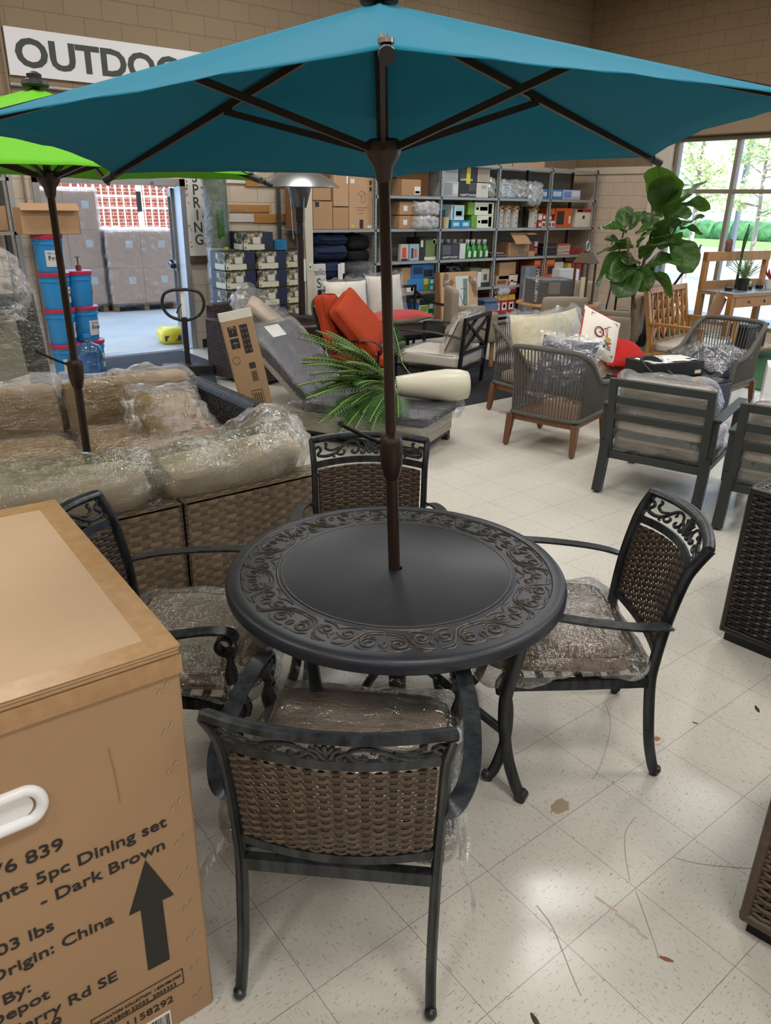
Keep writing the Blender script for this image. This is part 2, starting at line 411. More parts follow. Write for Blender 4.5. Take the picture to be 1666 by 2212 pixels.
# ================================================================== ROOM
YB, XR, XL, YF = 9.45, 11.55, -4.6, -6.6        # back wall, window wall, left wall, wall behind
def floor_mat():
    t = NT('vinyl_tile_floor'); v = t.coord(); Tt = .3048
    sx = t.new('ShaderNodeSeparateXYZ'); t.set(sx.inputs[0], v)
    fx = t.math('DIVIDE', t.math('SUBTRACT', sx.outputs[0], .0632), Tt); fy = t.math('DIVIDE', t.math('SUBTRACT', sx.outputs[1], .1937), Tt)
    def edge(f):
        d = t.math('PINGPONG', f, .5); return t.math('LESS_THAN', d, .0034)
    ln = t.math('MAXIMUM', edge(fx), edge(fy))
    par = t.math('MODULO', t.math('ADD', t.math('FLOOR', fx), t.math('FLOOR', fy)), 2.0); par = t.math('ABSOLUTE', par)
    va = t.mapping(v, (1, 1, 1)); c = t.new('ShaderNodeCombineXYZ'); t.set(c.inputs[0], sx.outputs[1]); t.set(c.inputs[1], sx.outputs[0])
    vm = t.mix(par, va, c.outputs[0])
    fl = t.noise(t.mapping(vm, (48, 160, 1)), 1.0, 3, .6); fl2 = t.noise(t.mapping(vm, (40, 150, 1), (7, 3, 0)), 1.0, 3, .6)
    cl = t.noise(v, 1.3, 4, .6); tile = t.new('ShaderNodeTexWhiteNoise'); cc = t.new('ShaderNodeCombineXYZ'); t.set(cc.inputs[0], t.math('FLOOR', fx)); t.set(cc.inputs[1], t.math('FLOOR', fy)); t.set(tile.inputs[0], cc.outputs[0])
    base = t.mix(cl, srgb('C6C2B9'), srgb('D1CDC4')); base = t.mix(t.math('MULTIPLY', tile.outputs[0], .16), base, srgb('C6C0B4'))
    base = t.mix(t.math('MULTIPLY', t.ramp(fl, [(.60, (0, 0, 0, 1)), (.66, (1, 1, 1, 1))]), .75), base, srgb('8E8779'))
    base = t.mix(t.math('MULTIPLY', t.ramp(fl2, [(.62, (0, 0, 0, 1)), (.67, (1, 1, 1, 1))]), .6), base, srgb('B39B82'))
    dirt = t.noise(v, 4.2, 6, .7); base = t.mix(t.math('MULTIPLY', t.ramp(dirt, [(.6, (0, 0, 0, 1)), (.8, (1, 1, 1, 1))]), .3), base, srgb('A2998B'))
    base = t.mix(t.math('MULTIPLY', ln, .62), base, srgb('4A443C'))
    t.set(t.b.inputs['Base Color'], base)
    t.set(t.b.inputs['Roughness'], t.math('ADD', t.math('MULTIPLY', t.noise(v, 6, 5, .7), .12), .17)); t.b.inputs['Specular IOR Level'].default_value = .45
    t.set(t.b.inputs['Normal'], t.bump(t.math('ADD', t.noise(v, 30, 3), t.math('MULTIPLY', ln, -1.0)), .05, .004)); return t.m
def block_mat(name, hi, lo, split, axis, mortar_hi, mortar_lo):
    t = NT(name); uv = t.coord('UV'); br = t.new('ShaderNodeTexBrick'); t.set(br.inputs['Vector'], uv); br.offset = .5
    for k, v in (('Scale', 1.0), ('Brick Width', .4), ('Row Height', .2), ('Mortar Size', .006), ('Mortar Smooth', .2), ('Bias', 0.0)): br.inputs[k].default_value = v
    br.inputs['Color1'].default_value = (1, 1, 1, 1); br.inputs['Color2'].default_value = (.94, .94, .94, 1); br.inputs['Mortar'].default_value = (.72, .70, .67, 1)
    sx = t.new('ShaderNodeSeparateXYZ'); t.set(sx.inputs[0], t.coord())
    f = t.math('GREATER_THAN', sx.outputs[2], split)
    n = t.noise(t.coord(), 1.6, 5, .6); lo2 = t.mix(n, srgb(lo), srgb(mortar_lo)); hi2 = t.mix(n, srgb(hi), srgb(mortar_hi))
    c = t.mix(1.0, t.mix(f, lo2, hi2), br.outputs[0], 'MULTIPLY'); t.set(t.b.inputs['Base Color'], c); t.b.inputs['Roughness'].default_value = .75; t.b.inputs['Specular IOR Level'].default_value = .25
    t.set(t.b.inputs['Normal'], t.bump(t.math('ADD', br.outputs[1] if False else t.math('SUBTRACT', 1.0, br.outputs['Fac']), t.math('MULTIPLY', t.noise(t.coord(), 90, 3), .25)), .35, .006)); return t.m
m_floor = floor_mat()
struct('floor', MB().bx(XL-.2, XR+.2, YF-.2, YB+.2, -.1, 0), m_floor)
m_back = block_mat('painted_block_back', '8F7E68', 'C8B9A6', 2.42, 0, '87765F', 'D2C5B4')
m_right = block_mat('painted_block_right', '87735A', 'C9B4A0', 2.42, 1, '806B52', 'D0BDAA')
DX0, DX1, DZ = 2.42, 4.19, 2.05
mb = MB(); mb.bx(XL, DX0, YB, YB+.2, 0, 5.0); mb.bx(DX1, XR+.2, YB, YB+.2, 0, 5.0); mb.bx(DX0, DX1, YB, YB+.2, DZ, 5.0); struct('wall_back', mb, m_back)
WY0, WY1, WZ0, WZ1 = -1.9, 7.53, .12, 2.83
mb = MB(); mb.bx(XR, XR+.2, WY1, YB, 0, 5.0); mb.bx(XR, XR+.2, YF, WY0, 0, 5.0); mb.bx(XR, XR+.2, WY0, WY1, WZ1, 5.0); mb.bx(XR, XR+.2, WY0, WY1, 0, WZ0); struct('wall_right', mb, m_right)
m_paint = M('taupe_painted_wall', '8D7C66', .8, var=.04)
struct('wall_left', MB().bx(XL-.2, XL, YF, YB, 0, 5.0), m_paint)
struct('wall_front', MB().bx(XL, XR, YF-.2, YF, 0, 5.0), m_paint)
def ceil_mat():
    t = NT('acoustic_ceiling_tile'); uv = t.coord('UV'); br = t.new('ShaderNodeTexBrick'); t.set(br.inputs['Vector'], uv); br.offset = 0
    for k, v in (('Scale', 1.0), ('Brick Width', 1.22), ('Row Height', .61), ('Mortar Size', .012), ('Bias', 0.0)): br.inputs[k].default_value = v
    br.inputs['Color1'].default_value = srgb('DDDCD8'); br.inputs['Color2'].default_value = srgb('D6D5D1'); br.inputs['Mortar'].default_value = srgb('F2F1EE')
    t.set(t.b.inputs['Base Color'], br.outputs[0]); t.b.inputs['Roughness'].default_value = .9; return t.m
struct('ceiling', MB().bx(XL, XR, YF, YB, 4.95, 5.05), ceil_mat())
m_frame_w = M('white_enamel', 'E8E8E4', .4); m_lens = M('lit_lens', 'FFFFFF', .4, emis=('FFF6EA', 4.0))
for k, (lx, ly) in enumerate(LAMP_SPOTS):
    t = MB(); t.bx(-.62, .62, -.32, .32, -.02, 0)
    f = t.build('ceiling_light', m_frame_w, loc=(lx, ly, 4.95)); tag(f, 'recessed fluorescent ceiling light panel overhead in the drop ceiling', 'ceiling light', 'ceiling lights over the sales floor')
    MB().bx(-.58, .58, -.28, .28, -.03, -.0205).build('diffuser', m_lens, f)
# ledge band and pilaster on the window wall
m_ledge = M('cream_trim', 'C9BCA8', .6, var=.05)
struct('trim_1', MB().bx(XR-.03, XR, 7.85, 9.45, 2.33, 2.44, r=.006), m_ledge)
struct('trim_2', MB().bx(XR-.06, XR, 7.53, 7.86, 0, 2.75, r=.008), M('pale_pilaster', 'CFC6BA', .6))
struct('trim_3', MB().bx(XR-.12, XR, WY0, WY1+.2, 2.84, 3.02, r=.01).bx(XR-.06, XR, WY0, WY1+.2, 3.02, 3.08), M('brown_beam', '8F7B61', .7))
# window wall glazing
m_mull = M('tan_aluminium', '8E8270', .45, .3); m_glass = glass_mat()
mb = MB()
ys = [7.50, 6.51, 5.30, 4.05, 2.8, 1.55, .3, -.9, -1.88]
for y in ys: mb.bx(XR+.02, XR+.13, y-.03, y+.03, WZ0, WZ1, r=.006)
for z in (WZ0+.03, 2.068, WZ1-.03): mb.bx(XR+.03, XR+.12, WY0, WY1, z-.03, z+.03, r=.006)
w1 = struct('window_1', mb, m_mull)
MB().bx(XR+.07, XR+.078, WY0, WY1, WZ0, WZ1).build('glass_pane', m_glass, w1)
# black baseboard pieces
m_bb = M('black_rubber_base', '26262A', .5)
struct('baseboard_back', MB().bx(DX1+.09, XR, YB-.012, YB, 0, .11), m_bb)
struct('baseboard_right', MB().bx(XR-.012, XR, 7.9, YB-.02, 0, .11), m_bb)
# open service door in the back wall
m_mark = M('grey_scuff', '9A9388', .5); m_res = M('brown_residue', 'A08C74', .7); m_pinkm = M('pinkish_residue', 'BDA794', .6)
FLOOR = bpy.data.objects['floor']
for i_, pts in enumerate(([(1.819, .970), (1.754, .955), (1.710, .931), (1.647, .880), (1.594, .828)], [(1.579, .798), (1.519, .722), (1.470, .660), (1.444, .633)], [(1.310, .938), (1.294, .870), (1.257, .800), (1.219, .732), (1.199, .692)], [(2.240, 1.405), (2.170, 1.328), (2.063, 1.259), (1.924, 1.190), (1.849, 1.164)], [(1.776, .801), (1.818, .739), (1.903, .656), (1.937, .628)])):
    MB().sweep(spline([(x, y, .0004) for x, y in pts], 6), [(-.0014, -.0002), (.0014, -.0002), (.0014, .0002), (-.0014, .0002)], (1, 0, .01)).build('scuff_mark', m_mark, FLOOR)
def blotch(c, rx, ry, m, sd, rz=0):
    MB().prism([(rx*cos(a)*(.7+.6*abs(noise.noise(Vector((cos(a)*2+sd, sin(a)*2, sd))))), ry*sin(a)*(.7+.6*abs(noise.noise(Vector((cos(a)*2, sin(a)*2+sd, 3)))))) for a in [2*pi*i/40 for i in range(40)]], 0, .0005, mat=T(c[0], c[1], 0) @ RZ(rz)).build('floor_stain', m, FLOOR)
blotch((1.66, 1.148), .045, .032, m_res, 2, .1); blotch((2.218, 1.155), .018, .014, M('rust_stain', '9C6C44', .7), 5)
for i_ in range(5): blotch((1.470+.004*(i_ % 2), .84-.035*i_), .006, .022, m_pinkm, 7+i_, .15)
for a_ in ((2.188, 1.193, 2.232, 1.192), (2.232, 1.192, 2.235, 1.133), (2.235, 1.133, 2.184, 1.131), (2.184, 1.131, 2.188, 1.193)): MB().sweep([(a_[0], a_[1], .0003), (a_[2], a_[3], .0003)], [(-.001, -.0002), (.001, -.0002), (.001, .0002), (-.001, .0002)], (1, 1, .01)).build('tape_outline', m_mark, FLOOR)
m_alu = M('silver_aluminium', 'A9ABAE', .35, .7); m_alu_d = M('grey_aluminium_frame', '8A8D92', .4, .6)
mb = MB(); mb.bx(DX0, DX0+.07, YB-.03, YB+.17, 0, DZ); mb.bx(DX1-.07, DX1, YB-.03, YB+.17, 0, DZ); mb.bx(DX0, DX1, YB-.03, YB+.17, DZ-.08, DZ)
mb.bx(DX0, DX1, YB, YB+.2, .0, .012)
d1 = struct('door_1', mb, m_alu)
mb = MB(); X0 = 0.0; LM_ = T(DX1-.10, YB+.2, 0) @ RZ(radians(-20)) @ T(0, -YB-.2, 0); mb.bx(X0, X0+.045, YB+.2, YB+.28, .02, DZ-.1); mb.bx(X0, X0+.045, YB+1.02, YB+1.1, .02, DZ-.1); mb.bx(X0, X0+.045, YB+.2, YB+1.1, DZ-.2, DZ-.1); mb.bx(X0, X0+.045, YB+.2, YB+1.1, .02, .25); mb.bx(X0, X0+.045, YB+.2, YB+1.1, .95, 1.05)
dl = mb.build('door_leaf', m_alu_d, d1); dl.matrix_local = LM_
MB().bx(X0+.018, X0+.026, YB+.28, YB+1.02, .25, DZ-.2).build('glass_pane', m_glass, dl)
MB().bx(X0-.07, X0-.04, YB+.25, YB+1.05, 1.0, 1.04).bx(X0-.06, X0, YB+.3, YB+.33, .99, 1.05).bx(X0-.06, X0, YB+.97, YB+1.0, .99, 1.05).build('push_bar', M('dark_bar', '2A2C30', .4), dl)
MB().bx(DX1-.42, DX1-.14, YB-.09, YB-.03, DZ-.09, DZ-.03, r=.008).tube([(DX1-.3, YB-.06, DZ-.1), (DX1-.2, YB+.3, DZ-.12)], .01).build('door_closer', m_alu, d1)

# ================================================================== PATIO TABLE SET
m_cast = M('antiqued_cast_aluminium', '232528', .34, .5, col2='43474B', vscale=30, stretch=(1, 1, .2), bump=.12, bscale=90)
m_castb = M('bronze_rubbed_edges', '57504B', .42, .5, var=.3, vscale=40)
m_top = M('gunmetal_table_top', '2F333A', .38, .3, col2='383A41', vscale=5, bump=.05, bscale=30)
TC = (1.403, 1.723); TR = .555; TZ = .725
tbl = thing('patio_table', 'round dark cast metal patio table with scrolled border and umbrella pole through it', 'table', (TC[0], TC[1], 0), radians(-70))
def scroll_curve(cx, cy, r0, a0, turns, r1, n=16):
    return [(cx+lerp(r0, r1, i/n)*cos(a0+turns*2*pi*i/n), cy+lerp(r0, r1, i/n)*sin(a0+turns*2*pi*i/n)) for i in range(n+1)]
mb = MB()
prof = [(.019, TZ-.006), (.021, TZ-.002), (.38, TZ-.002), (.384, TZ+.001), (.390, TZ+.001), (.394, TZ-.003), (.505, TZ-.003), (.508, TZ+.001), (.530, TZ+.002), (.545, TZ-.002), (.552, TZ-.010), (TR, TZ-.02), (TR, TZ-.038), (.549, TZ-.045), (.540, TZ-.047), (.530, TZ-.04), (.06, TZ-.03), (.019, TZ-.03)]
mb.lathe(prof+[prof[0]], 96, caps=False)
mb.lathe([(.372, TZ-.0015), (.373, TZ+.0003), (.376, TZ+.0003), (.377, TZ-.0015)], 96, 1, caps=False)
NM = 20
def relief(pts, r, mi=1):
    n = len(pts); mb.tube([(x, y, TZ-.0032) for x, y in pts], [r*.85*(.35+.65*sin(pi*(.12+.76*i/(n-1)))) for i in range(n)], 6, mi, ry=.9, side=(0, 0, 1))
def arcs(cx_, cy_, r0, a0, turns, r1, n=18): return [(cx_+lerp(r0, r1, i/n)*cos(a0+turns*2*pi*i/n), cy_+lerp(r0, r1, i/n)*sin(a0+turns*2*pi*i/n)) for i in range(n+1)]
for k in range(NM):
    a = 2*pi*k/NM; mir = 1 if k % 2 else -1
    def loc(pts): return [((.449+y)*cos(a+mir*x/.449), (.449+y)*sin(a+mir*x/.449)) for x, y in pts]
    def stroke(pts, r): relief(loc([(p.x, p.y) for p in spline([(x, y, 0) for x, y in pts], 5)]), r)
    relief(loc(arcs(-.030, .016, .027, -2.4, 1.45, .006)), .0066); relief(loc(arcs(.036, -.012, .025, .6, 1.4, .006)), .0062)
    stroke([(-.068, -.046), (-.040, -.044), (-.010, -.030), (.010, .006), (.030, .036), (.062, .044)], .0064)
    stroke([(-.068, -.034), (-.044, -.034), (-.018, -.022), (-.004, .002)], .0056)
    stroke([(.012, .022), (.030, .050), (.052, .050)], .0050)
    stroke([(-.066, .046), (-.048, .052), (-.020, .050), (.002, .036)], .0056)
    stroke([(-.068, .006), (-.062, .020), (-.068, .034)], .0054)
    stroke([(.004, -.046), (.020, -.050), (.046, -.046), (.068, -.030)], .0058)
    stroke([(.066, -.008), (.058, .012), (.064, .026)], .0054); stroke([(.010, -.028), (.014, -.014), (.012, .0)], .0046); stroke([(-.024, -.006), (-.030, -.018), (-.046, -.016)], .0046)
mb.build('table_top', [m_top, m_castb], tbl, 40)
for k in range(4):
    a = pi/2*k; mb = MB()
    prof = spline([(.47, 0, TZ-.04), (.45, 0, .55), (.42, 0, .36), (.44, 0, .18), (.485, 0, .05), (.51, 0, .018)], 6)
    mb.tube(prof, .017, 8, ry=.022, side=(0, 1, 0), mat=RZ(a)); mb.tube([(.507, -.018, .02), (.507, .018, .02)], .02, 10, mat=RZ(a))
    mb.build('leg', m_cast, tbl, 50)
mb = MB()
for k in range(4): mb.tube(spline([(.44, 0, .24), (.3, 0, .30), (.15, 0, .37), (.05, 0, .39)], 5), .013, 8, ry=.017, side=(0, 1, 0), mat=RZ(pi/2*k))
mb.lathe([(.028, .37), (.05, .375), (.055, .39), (.05, .405), (.028, .41)], 20, caps=False)
mb.build('stretcher', m_cast, tbl, 50)

# umbrellas ---------------------------------------------------------
m_pole = M('bronze_powder_coat', '3A2C24', .38, .4, var=.06, bump=.04, bscale=300)
m_blk = M('black_plastic', '17171A', .45)
def umbrella(name, label, loc, tilt, m_can, rot, crank_rot):
    th = thing(name, label, 'umbrella', loc, 0, rot=tilt)
    R, ZA, ZR = 1.06, 1.63, 1.265      # heights above the table plane origin (z=.72)
    b0 = -.70
    MB().lathe([(.0191, b0+.02), (.0191, .33)], 20).build('lower_pole', m_pole, th, 40)
    MB().lathe([(.0165, .33), (.0165, ZA)], 20).build('upper_pole', m_pole, th, 40)
    MB().lathe([(.20, b0), (.23, b0+.012), (.23, b0+.05), (.20, b0+.07), (.05, b0+.09), (.03, b0+.11), (.03, b0+.30), (.0195, b0+.30)], 32).build('weighted_base', m_blk, th, 40)
    ck = MB().lathe([(.0195, .31), (.027, .33), (.034, .36), (.0365, .39), (.0365, .425), (.035, .44), (.022, .46), (.0168, .463)], 24).build('crank_housing', m_pole, th, 40)
    MB().tube([(.03, 0, .43), (.075, 0, .452), (.16, 0, .50)], .0075, 8, ry=.005).tube([(.155, -.012, .497), (.155, .025, .503)], .009, 8).build('crank_handle', m_blk, ck, 40).matrix_local = RZ(crank_rot)
    MB().lathe([(.0168, 1.17), (.022, 1.18), (.027, 1.21), (.045, 1.235), (.05, 1.25), (.05, 1.272), (.04, 1.28), (.0168, 1.28)], 20).build('runner_hub', m_pole, th, 40)
    V = [Vector((R*cos(rot+k*pi/3), R*sin(rot+k*pi/3), ZR)) for k in range(6)]; A = Vector((0, 0, ZA-.03))
    def panel(k):
        def f(u, s):
            s = s*.985+.015; c = 4*u*(1-u)
            e = (V[k]*(1-u)+V[(k+1) % 6]*u)
            p = A+(e-A)*s*(1-.045*c*s); p.z -= .018*c*sin(pi*min(1, s*.95)) + .002*sin(pi*s)
            p.z += .006*noise.noise(Vector((u*5+k*3, s*3, 1)))*s*c + .004*sin(u*40+k)*max(0, s-.75)*c
            return p
        return f
    mb = MB()
    for k in range(6): mb.grid(panel(k), 16, 14)
    can = mb.build('canopy', m_can, th, 25)
    bm = bmesh.new(); bm.from_mesh(can.data); bmesh.ops.remove_doubles(bm, verts=bm.verts, dist=.0008); bm.to_mesh(can.data); bm.free()
    sm = can.modifiers.new('s', 'SOLIDIFY'); sm.thickness = .0016; sm.offset = 1
    MB().lathe([(.05, ZA-.03), (.056, ZA-.02), (.05, ZA-.004), (.03, ZA+.004), (.03, ZA+.02), (.012, ZA+.03)], 20).build('finial', m_blk, th, 40)
    for k in range(6):
        v = V[k]; d = Vector((cos(rot+k*pi/3), sin(rot+k*pi/3), 0)); a = A+Vector((0, 0, -.02))+d*.03; pts = []
        for i in range(9):
            t = i/8; p = a+(v+d*.03-a)*t; p.z += -.002*sin(pi*t)-.014; pts.append(p)
        sd = Vector((-d.y, d.x, 0))
        rb = MB().sweep(pts, [(-.007, -.01), (.007, -.01), (.007, .01), (-.007, .01)], sd).build('rib', m_pole, th)
        e = pts[-1]; dd = (pts[-1]-pts[-2]).normalized()
        MB().tube([e-dd*.03, e+dd*.012], .0125, 10).build('end_cap', m_blk, rb, 40)
        MB().tube([e-dd*.03+Vector((0, 0, .012)), e-dd*.03+Vector((0, 0, .018))], .012, 10).build('grommet', M('chrome_grommet', 'C0C0C4', .2, .9), rb, 40)
        h = Vector((0, 0, 1.255))+d*.035; m = a+(v-a)*.50; m.z += -.020
        MB().sweep([h, m], [(-.006, -.009), (.006, -.009), (.006, .009), (-.006, .009)], sd).build('strut', m_pole, th)
    return th
m_teal = fabric('teal_canvas', '0D7693', .8, transl=.0, b=.1); m_green = fabric('lime_canvas', '6EC02C', .8, transl=.15, b=.1)
# umbrella through the table, leaning slightly away
umbrella('patio_umbrella', 'teal patio umbrella open over the round dark table', (1.395, 1.722, .72), (radians(-4.0), radians(-.2), 0), m_teal, radians(-127.3), radians(150))
umbrella('patio_umbrella', 'lime green patio umbrella open behind the teal one', (1.04, 3.77, .66), (0, 0, 0), m_green, radians(-62), radians(165))

# cast dining chairs ------------------------------------------------
m_wk = [M('walnut_weave_strand', '4F4032', .42, var=.3, vscale=60, stretch=(.4, .4, 3)), M('umber_weave_strand', '5F4D3D', .42, var=.3, vscale=60, stretch=(.4, .4, 3)), M('dark_stake_strand', '352821', .45, var=.2, vscale=40)]
def post_pt(s, z):
    P = [(0, .2350, -.285), (.15, .232, -.262), (.40, .232, -.235), (.60, .236, -.25), (.777, .240, -.287), (.874, .251, -.337)]
    for (z0, x0, y0), (z1, x1, y1) in zip(P, P[1:]):
        if z <= z1+1e-6:
            t = (z-z0)/(z1-z0); return Vector((s*lerp(x0, x1, t), lerp(y0, y1, t), z))
    return Vector((s*.251, -.331, z))
def back_pt(x, z, bow=.058, d=0):
    hw = post_pt(1, z).x; return Vector((x, post_pt(1, min(z, .9)).y-bow*(1-(x/hw)**2)*min(1, max(0, (z-.36)/.2))+d, z))
def make_dining_chair(label):
    t = thing('dining_chair', label, 'chair', group='cast metal dining chairs around the table')
    rib = [(.013, -.010), (.013, .010), (.007, .017), (0, .014), (-.007, .017), (-.013, .010), (-.013, -.010), (-.007, -.017), (0, -.014), (.007, -.017)]
    for s in (-1, 1):
        mb = MB(); pts = spline([(s*.237, -.302, .012), (s*.235, -.288, .05), (s*.232, -.262, .16), (s*.232, -.236, .36), (s*.233, -.236, .46), (s*.237, -.252, .62), (s*.240, -.280, .76), (s*.246, -.303, .82), (s*.252, -.337, .878)], 5)
        mb.sweep(pts, rib, (1, 0, 0)); mb.lathe([(.004, 0), (.013, .005), (.0165, .016), (.014, .028), (.004, .034)], 12, mat=T(s*.237, -.308, .004)); mb.lathe([(.014, .002), (.014, .012)], 8, mat=T(s*.237, -.300, 0))
        mb.build('back_post', m_cast, t, 45)
    N = 16
    mb = MB(); mb.sweep([back_pt(lerp(-.253, .253, i/N), .876)+Vector((0, 0, .012*(1-(2*i/N-1)**2))) for i in range(N+1)], [(.018, -.006), (.018, .006), (.008, .013), (-.008, .013), (-.018, .006), (-.018, -.006), (-.006, -.010), (.006, -.010)], (0, 1, -.35)); mb.build('top_rail', m_cast, t, 45)
    mb = MB()
    mb.sweep([back_pt(lerp(-.24, .24, i/N), .776)+Vector((0, 0, .013*(1-(2*i/N-1)**2))) for i in range(N+1)], [(.014, -.005), (.014, .005), (-.014, .005), (-.014, -.005)], (0, -.2, 1)); mb.build('cross_rail', m_cast, t, 45)
    mb = MB(); mb.sweep([back_pt(lerp(-.228, .228, i/N), .470)+Vector((0, 0, -.010*(1-(2*i/N-1)**2))) for i in range(N+1)], [(.012, -.007), (.012, .007), (-.012, .007), (-.012, -.007)], (0, 0, 1)); mb.build('lower_back_rail', m_cast, t, 45)
    # scrollwork
    mb = MB()
    def sc(pts, r):
        pp = spline([(x, z, 0) for x, z in pts], 5); n = len(pp)
        for s in (-1, 1):
            w = [back_pt(s*p.x, ( .826+p.y*.80))+Vector((0, 0, .0125*(1-(p.x/.25)**2))) for p in pp]
            mb.tube(w, [r*(.55+.6*sin(pi*(.1+.8*i/(n-1)))) for i in range(n)], 7)
    sc([(.238, .012), (.225, .022), (.212, .005), (.225, -.018), (.19, -.030), (.150, -.022), (.115, .012), (.085, .028), (.058, .022), (.045, .002)], .0065)
    sc([(.20, .034), (.188, .028), (.192, .008), (.165, -.006), (.135, .004)], .0055)
    sc([(.150, -.02), (.132, -.032), (.115, -.03), (.108, -.016), (.118, -.012)], .0055)
    sc([(.165, -.026), (.158, -.036), (.15, -.040)], .005)
    sc([(.10, .022), (.092, .010), (.098, .002)], .0045)
    sc([(.045, .002), (.05, -.02), (.066, -.030), (.078, -.022), (.072, -.012)], .006)
    sc([(.045, .006), (.026, -.008), (.022, -.028), (.036, -.032), (.036, -.020)], .0058)
    sc([(.0, -.034), (.010, -.02), (.016, .006), (.03, .024)], .0055)
    sc([(.0, -.01), (.008, .012), (.018, .034)], .005)
    sc([(.001, -.02), (.001, .01), (.001, .042)], .0055)
    mb.build('scrollwork', m_cast, t, 60)
    # woven back
    def surf(u, v):
        x = lerp(-.222, .222, u); zz = lerp(.482-.010*(1-(2*u-1)**2), .754+.013*(1-(2*u-1)**2), v); p = back_pt(x*(.97+.03*v), zz)
        e = back_pt(x+.01, zz); n = Vector((e.y-p.y, -.01, 0)).normalized(); return p, Vector((n.x, n.y, -.15)).normalized()
    weave_mb(surf, 24, 15, .0128, .017, .0042, .0030, 3, .444, .30).build('woven_back', m_wk, t, 60)
    # seat frame
    mb = MB(); sec = [(.012, -.018), (.012, .018), (-.012, .018), (-.012, -.018)]
    mb.sweep([(-.235, -.236, .385), (.235, -.236, .385)], sec, (0, 1, 0)); mb.sweep([(-.262, .235, .385), (.262, .235, .385)], sec, (0, 1, 0))
    for s in (-1, 1): mb.sweep([(s*.232, -.23, .385), (s*.25, 0, .385), (s*.262, .235, .385)], sec, (1, 0, 0))
    for q in range(7): mb.bx(-.25, .25, -.19+q*.065-.012, -.19+q*.065+.012, .392, .400)
    mb.build('seat_frame', m_cast, t, 45)
    for s in (-1, 1):
        mb = MB(); pts = spline([(s*.27, .285, .016), (s*.264, .262, .05), (s*.255, .236, .15), (s*.258, .234, .27), (s*.270, .25, .37), (s*.275, .246, .43)], 5)
        mb.sweep(pts, rib, (1, 0, 0)); mb.lathe([(.004, 0), (.015, .006), (.019, .018), (.015, .031), (.004, .037)], 12, mat=T(s*.272, .292, .004)); mb.lathe([(.013, .002), (.013, .012)], 8, mat=T(s*.272, .282, 0))
        mb.tube(spline([(s*.274, .272, .36), (s*.274, .278, .40), (s*.274, .262, .43), (s*.274, .25, .42)], 4), .012, 7)
        mb.lathe([(.016, .42), (.020, .435), (.013, .45), (.012, .465), (.020, .495), (.021, .515), (.012, .545), (.011, .56), (.018, .575), (.010, .60)], 14, mat=T(s*.274, .232, 0))
        mb.build('front_leg', m_cast, t, 50)
        mb = MB(); pts = spline([(s*.238, -.258, .605), (s*.272, -.235, .618), (s*.300, -.14, .630), (s*.302, .02, .648), (s*.285, .16, .662), (s*.277, .215, .660)], 6)
        c = Vector((s*.276, .222, .618)); n = 22
        for i in range(1, n+1):
            a = pi/2-(2*pi*1.30)*i/n; r = lerp(.042, .017, i/n); pts.append(c+Vector((0, r*cos(a), r*sin(a))))
        k = len(pts); mb.sweep(pts, [(.022, -.004), (.022, .004), (.012, .007), (-.012, .007), (-.022, .004), (-.022, -.004)], (1, 0, 0), scale=[(.72 if i < 2 else (1.0 if i < k-12 else lerp(1.0, .75, (i-k+12)/12))) for i in range(k)])
        mb.build('arm', m_cast, t, 50)
    return t
ch = make_dining_chair('dark cast dining chair in front of the table with its woven back to us')
CH = [(0.897, 1.266, -43.2), (1.949, 1.424, 52.6), (0.816, 2.147, -129.3), (1.692, 2.248, 144.6)]
ch.location = (CH[0][0], CH[0][1], 0); ch.rotation_euler = (0, 0, radians(CH[0][2]))
for lab, c in zip(('dark cast dining chair right of the table, turned sideways on open floor', 'dark cast dining chair between the big brown carton and the table', 'dark cast dining chair behind the table, facing us past the pole'), CH[1:]):
    copy_thing(ch, lab, (c[0], c[1], 0), radians(c[2]))
# seat cushions in plastic
m_taupe = fabric('taupe_seat_fabric', 'A39181', .9); m_wrap = plastic_wrap(); m_pipe = M('taupe_piping', '7C6C5E', .9)
def seat_cushion(label, c, seed):
    m = T(c[0], c[1], 0) @ RZ(radians(c[2]))
    t = thing('seat_cushion', label, 'cushion', m @ Vector((0, .07, .403+.06)), radians(c[2]), 'seat cushions of the dining chairs')
    cushion_mb((.50, .48, .085), .038, 12, .012, seed).build('cushion_cover', m_taupe, t, 180)
    for z in (-.026, .026): MB().tube([( .251*math.copysign(abs(cos(a))**.25, cos(a)), .241*math.copysign(abs(sin(a))**.25, sin(a)), z) for a in [2*pi*i/40 for i in range(40)]], .0045, 6, closed=True).build('piping', m_pipe, t, 180)
    wrap_box((.50, .48, .09), .05, 34, seed, .022, (.014, .02, .004), .05, .012).build('plastic_bag', m_wrap, t, 180)
for k, (lab, c) in enumerate(zip(('taupe cushion in clear plastic on the chair nearest us', 'taupe cushion in shiny plastic on the chair right of the table', 'taupe cushion in plastic on the chair beside the big carton', 'taupe cushion in plastic tucked under the far side of the table'), CH)): seat_cushion(lab, c, k*5.3)

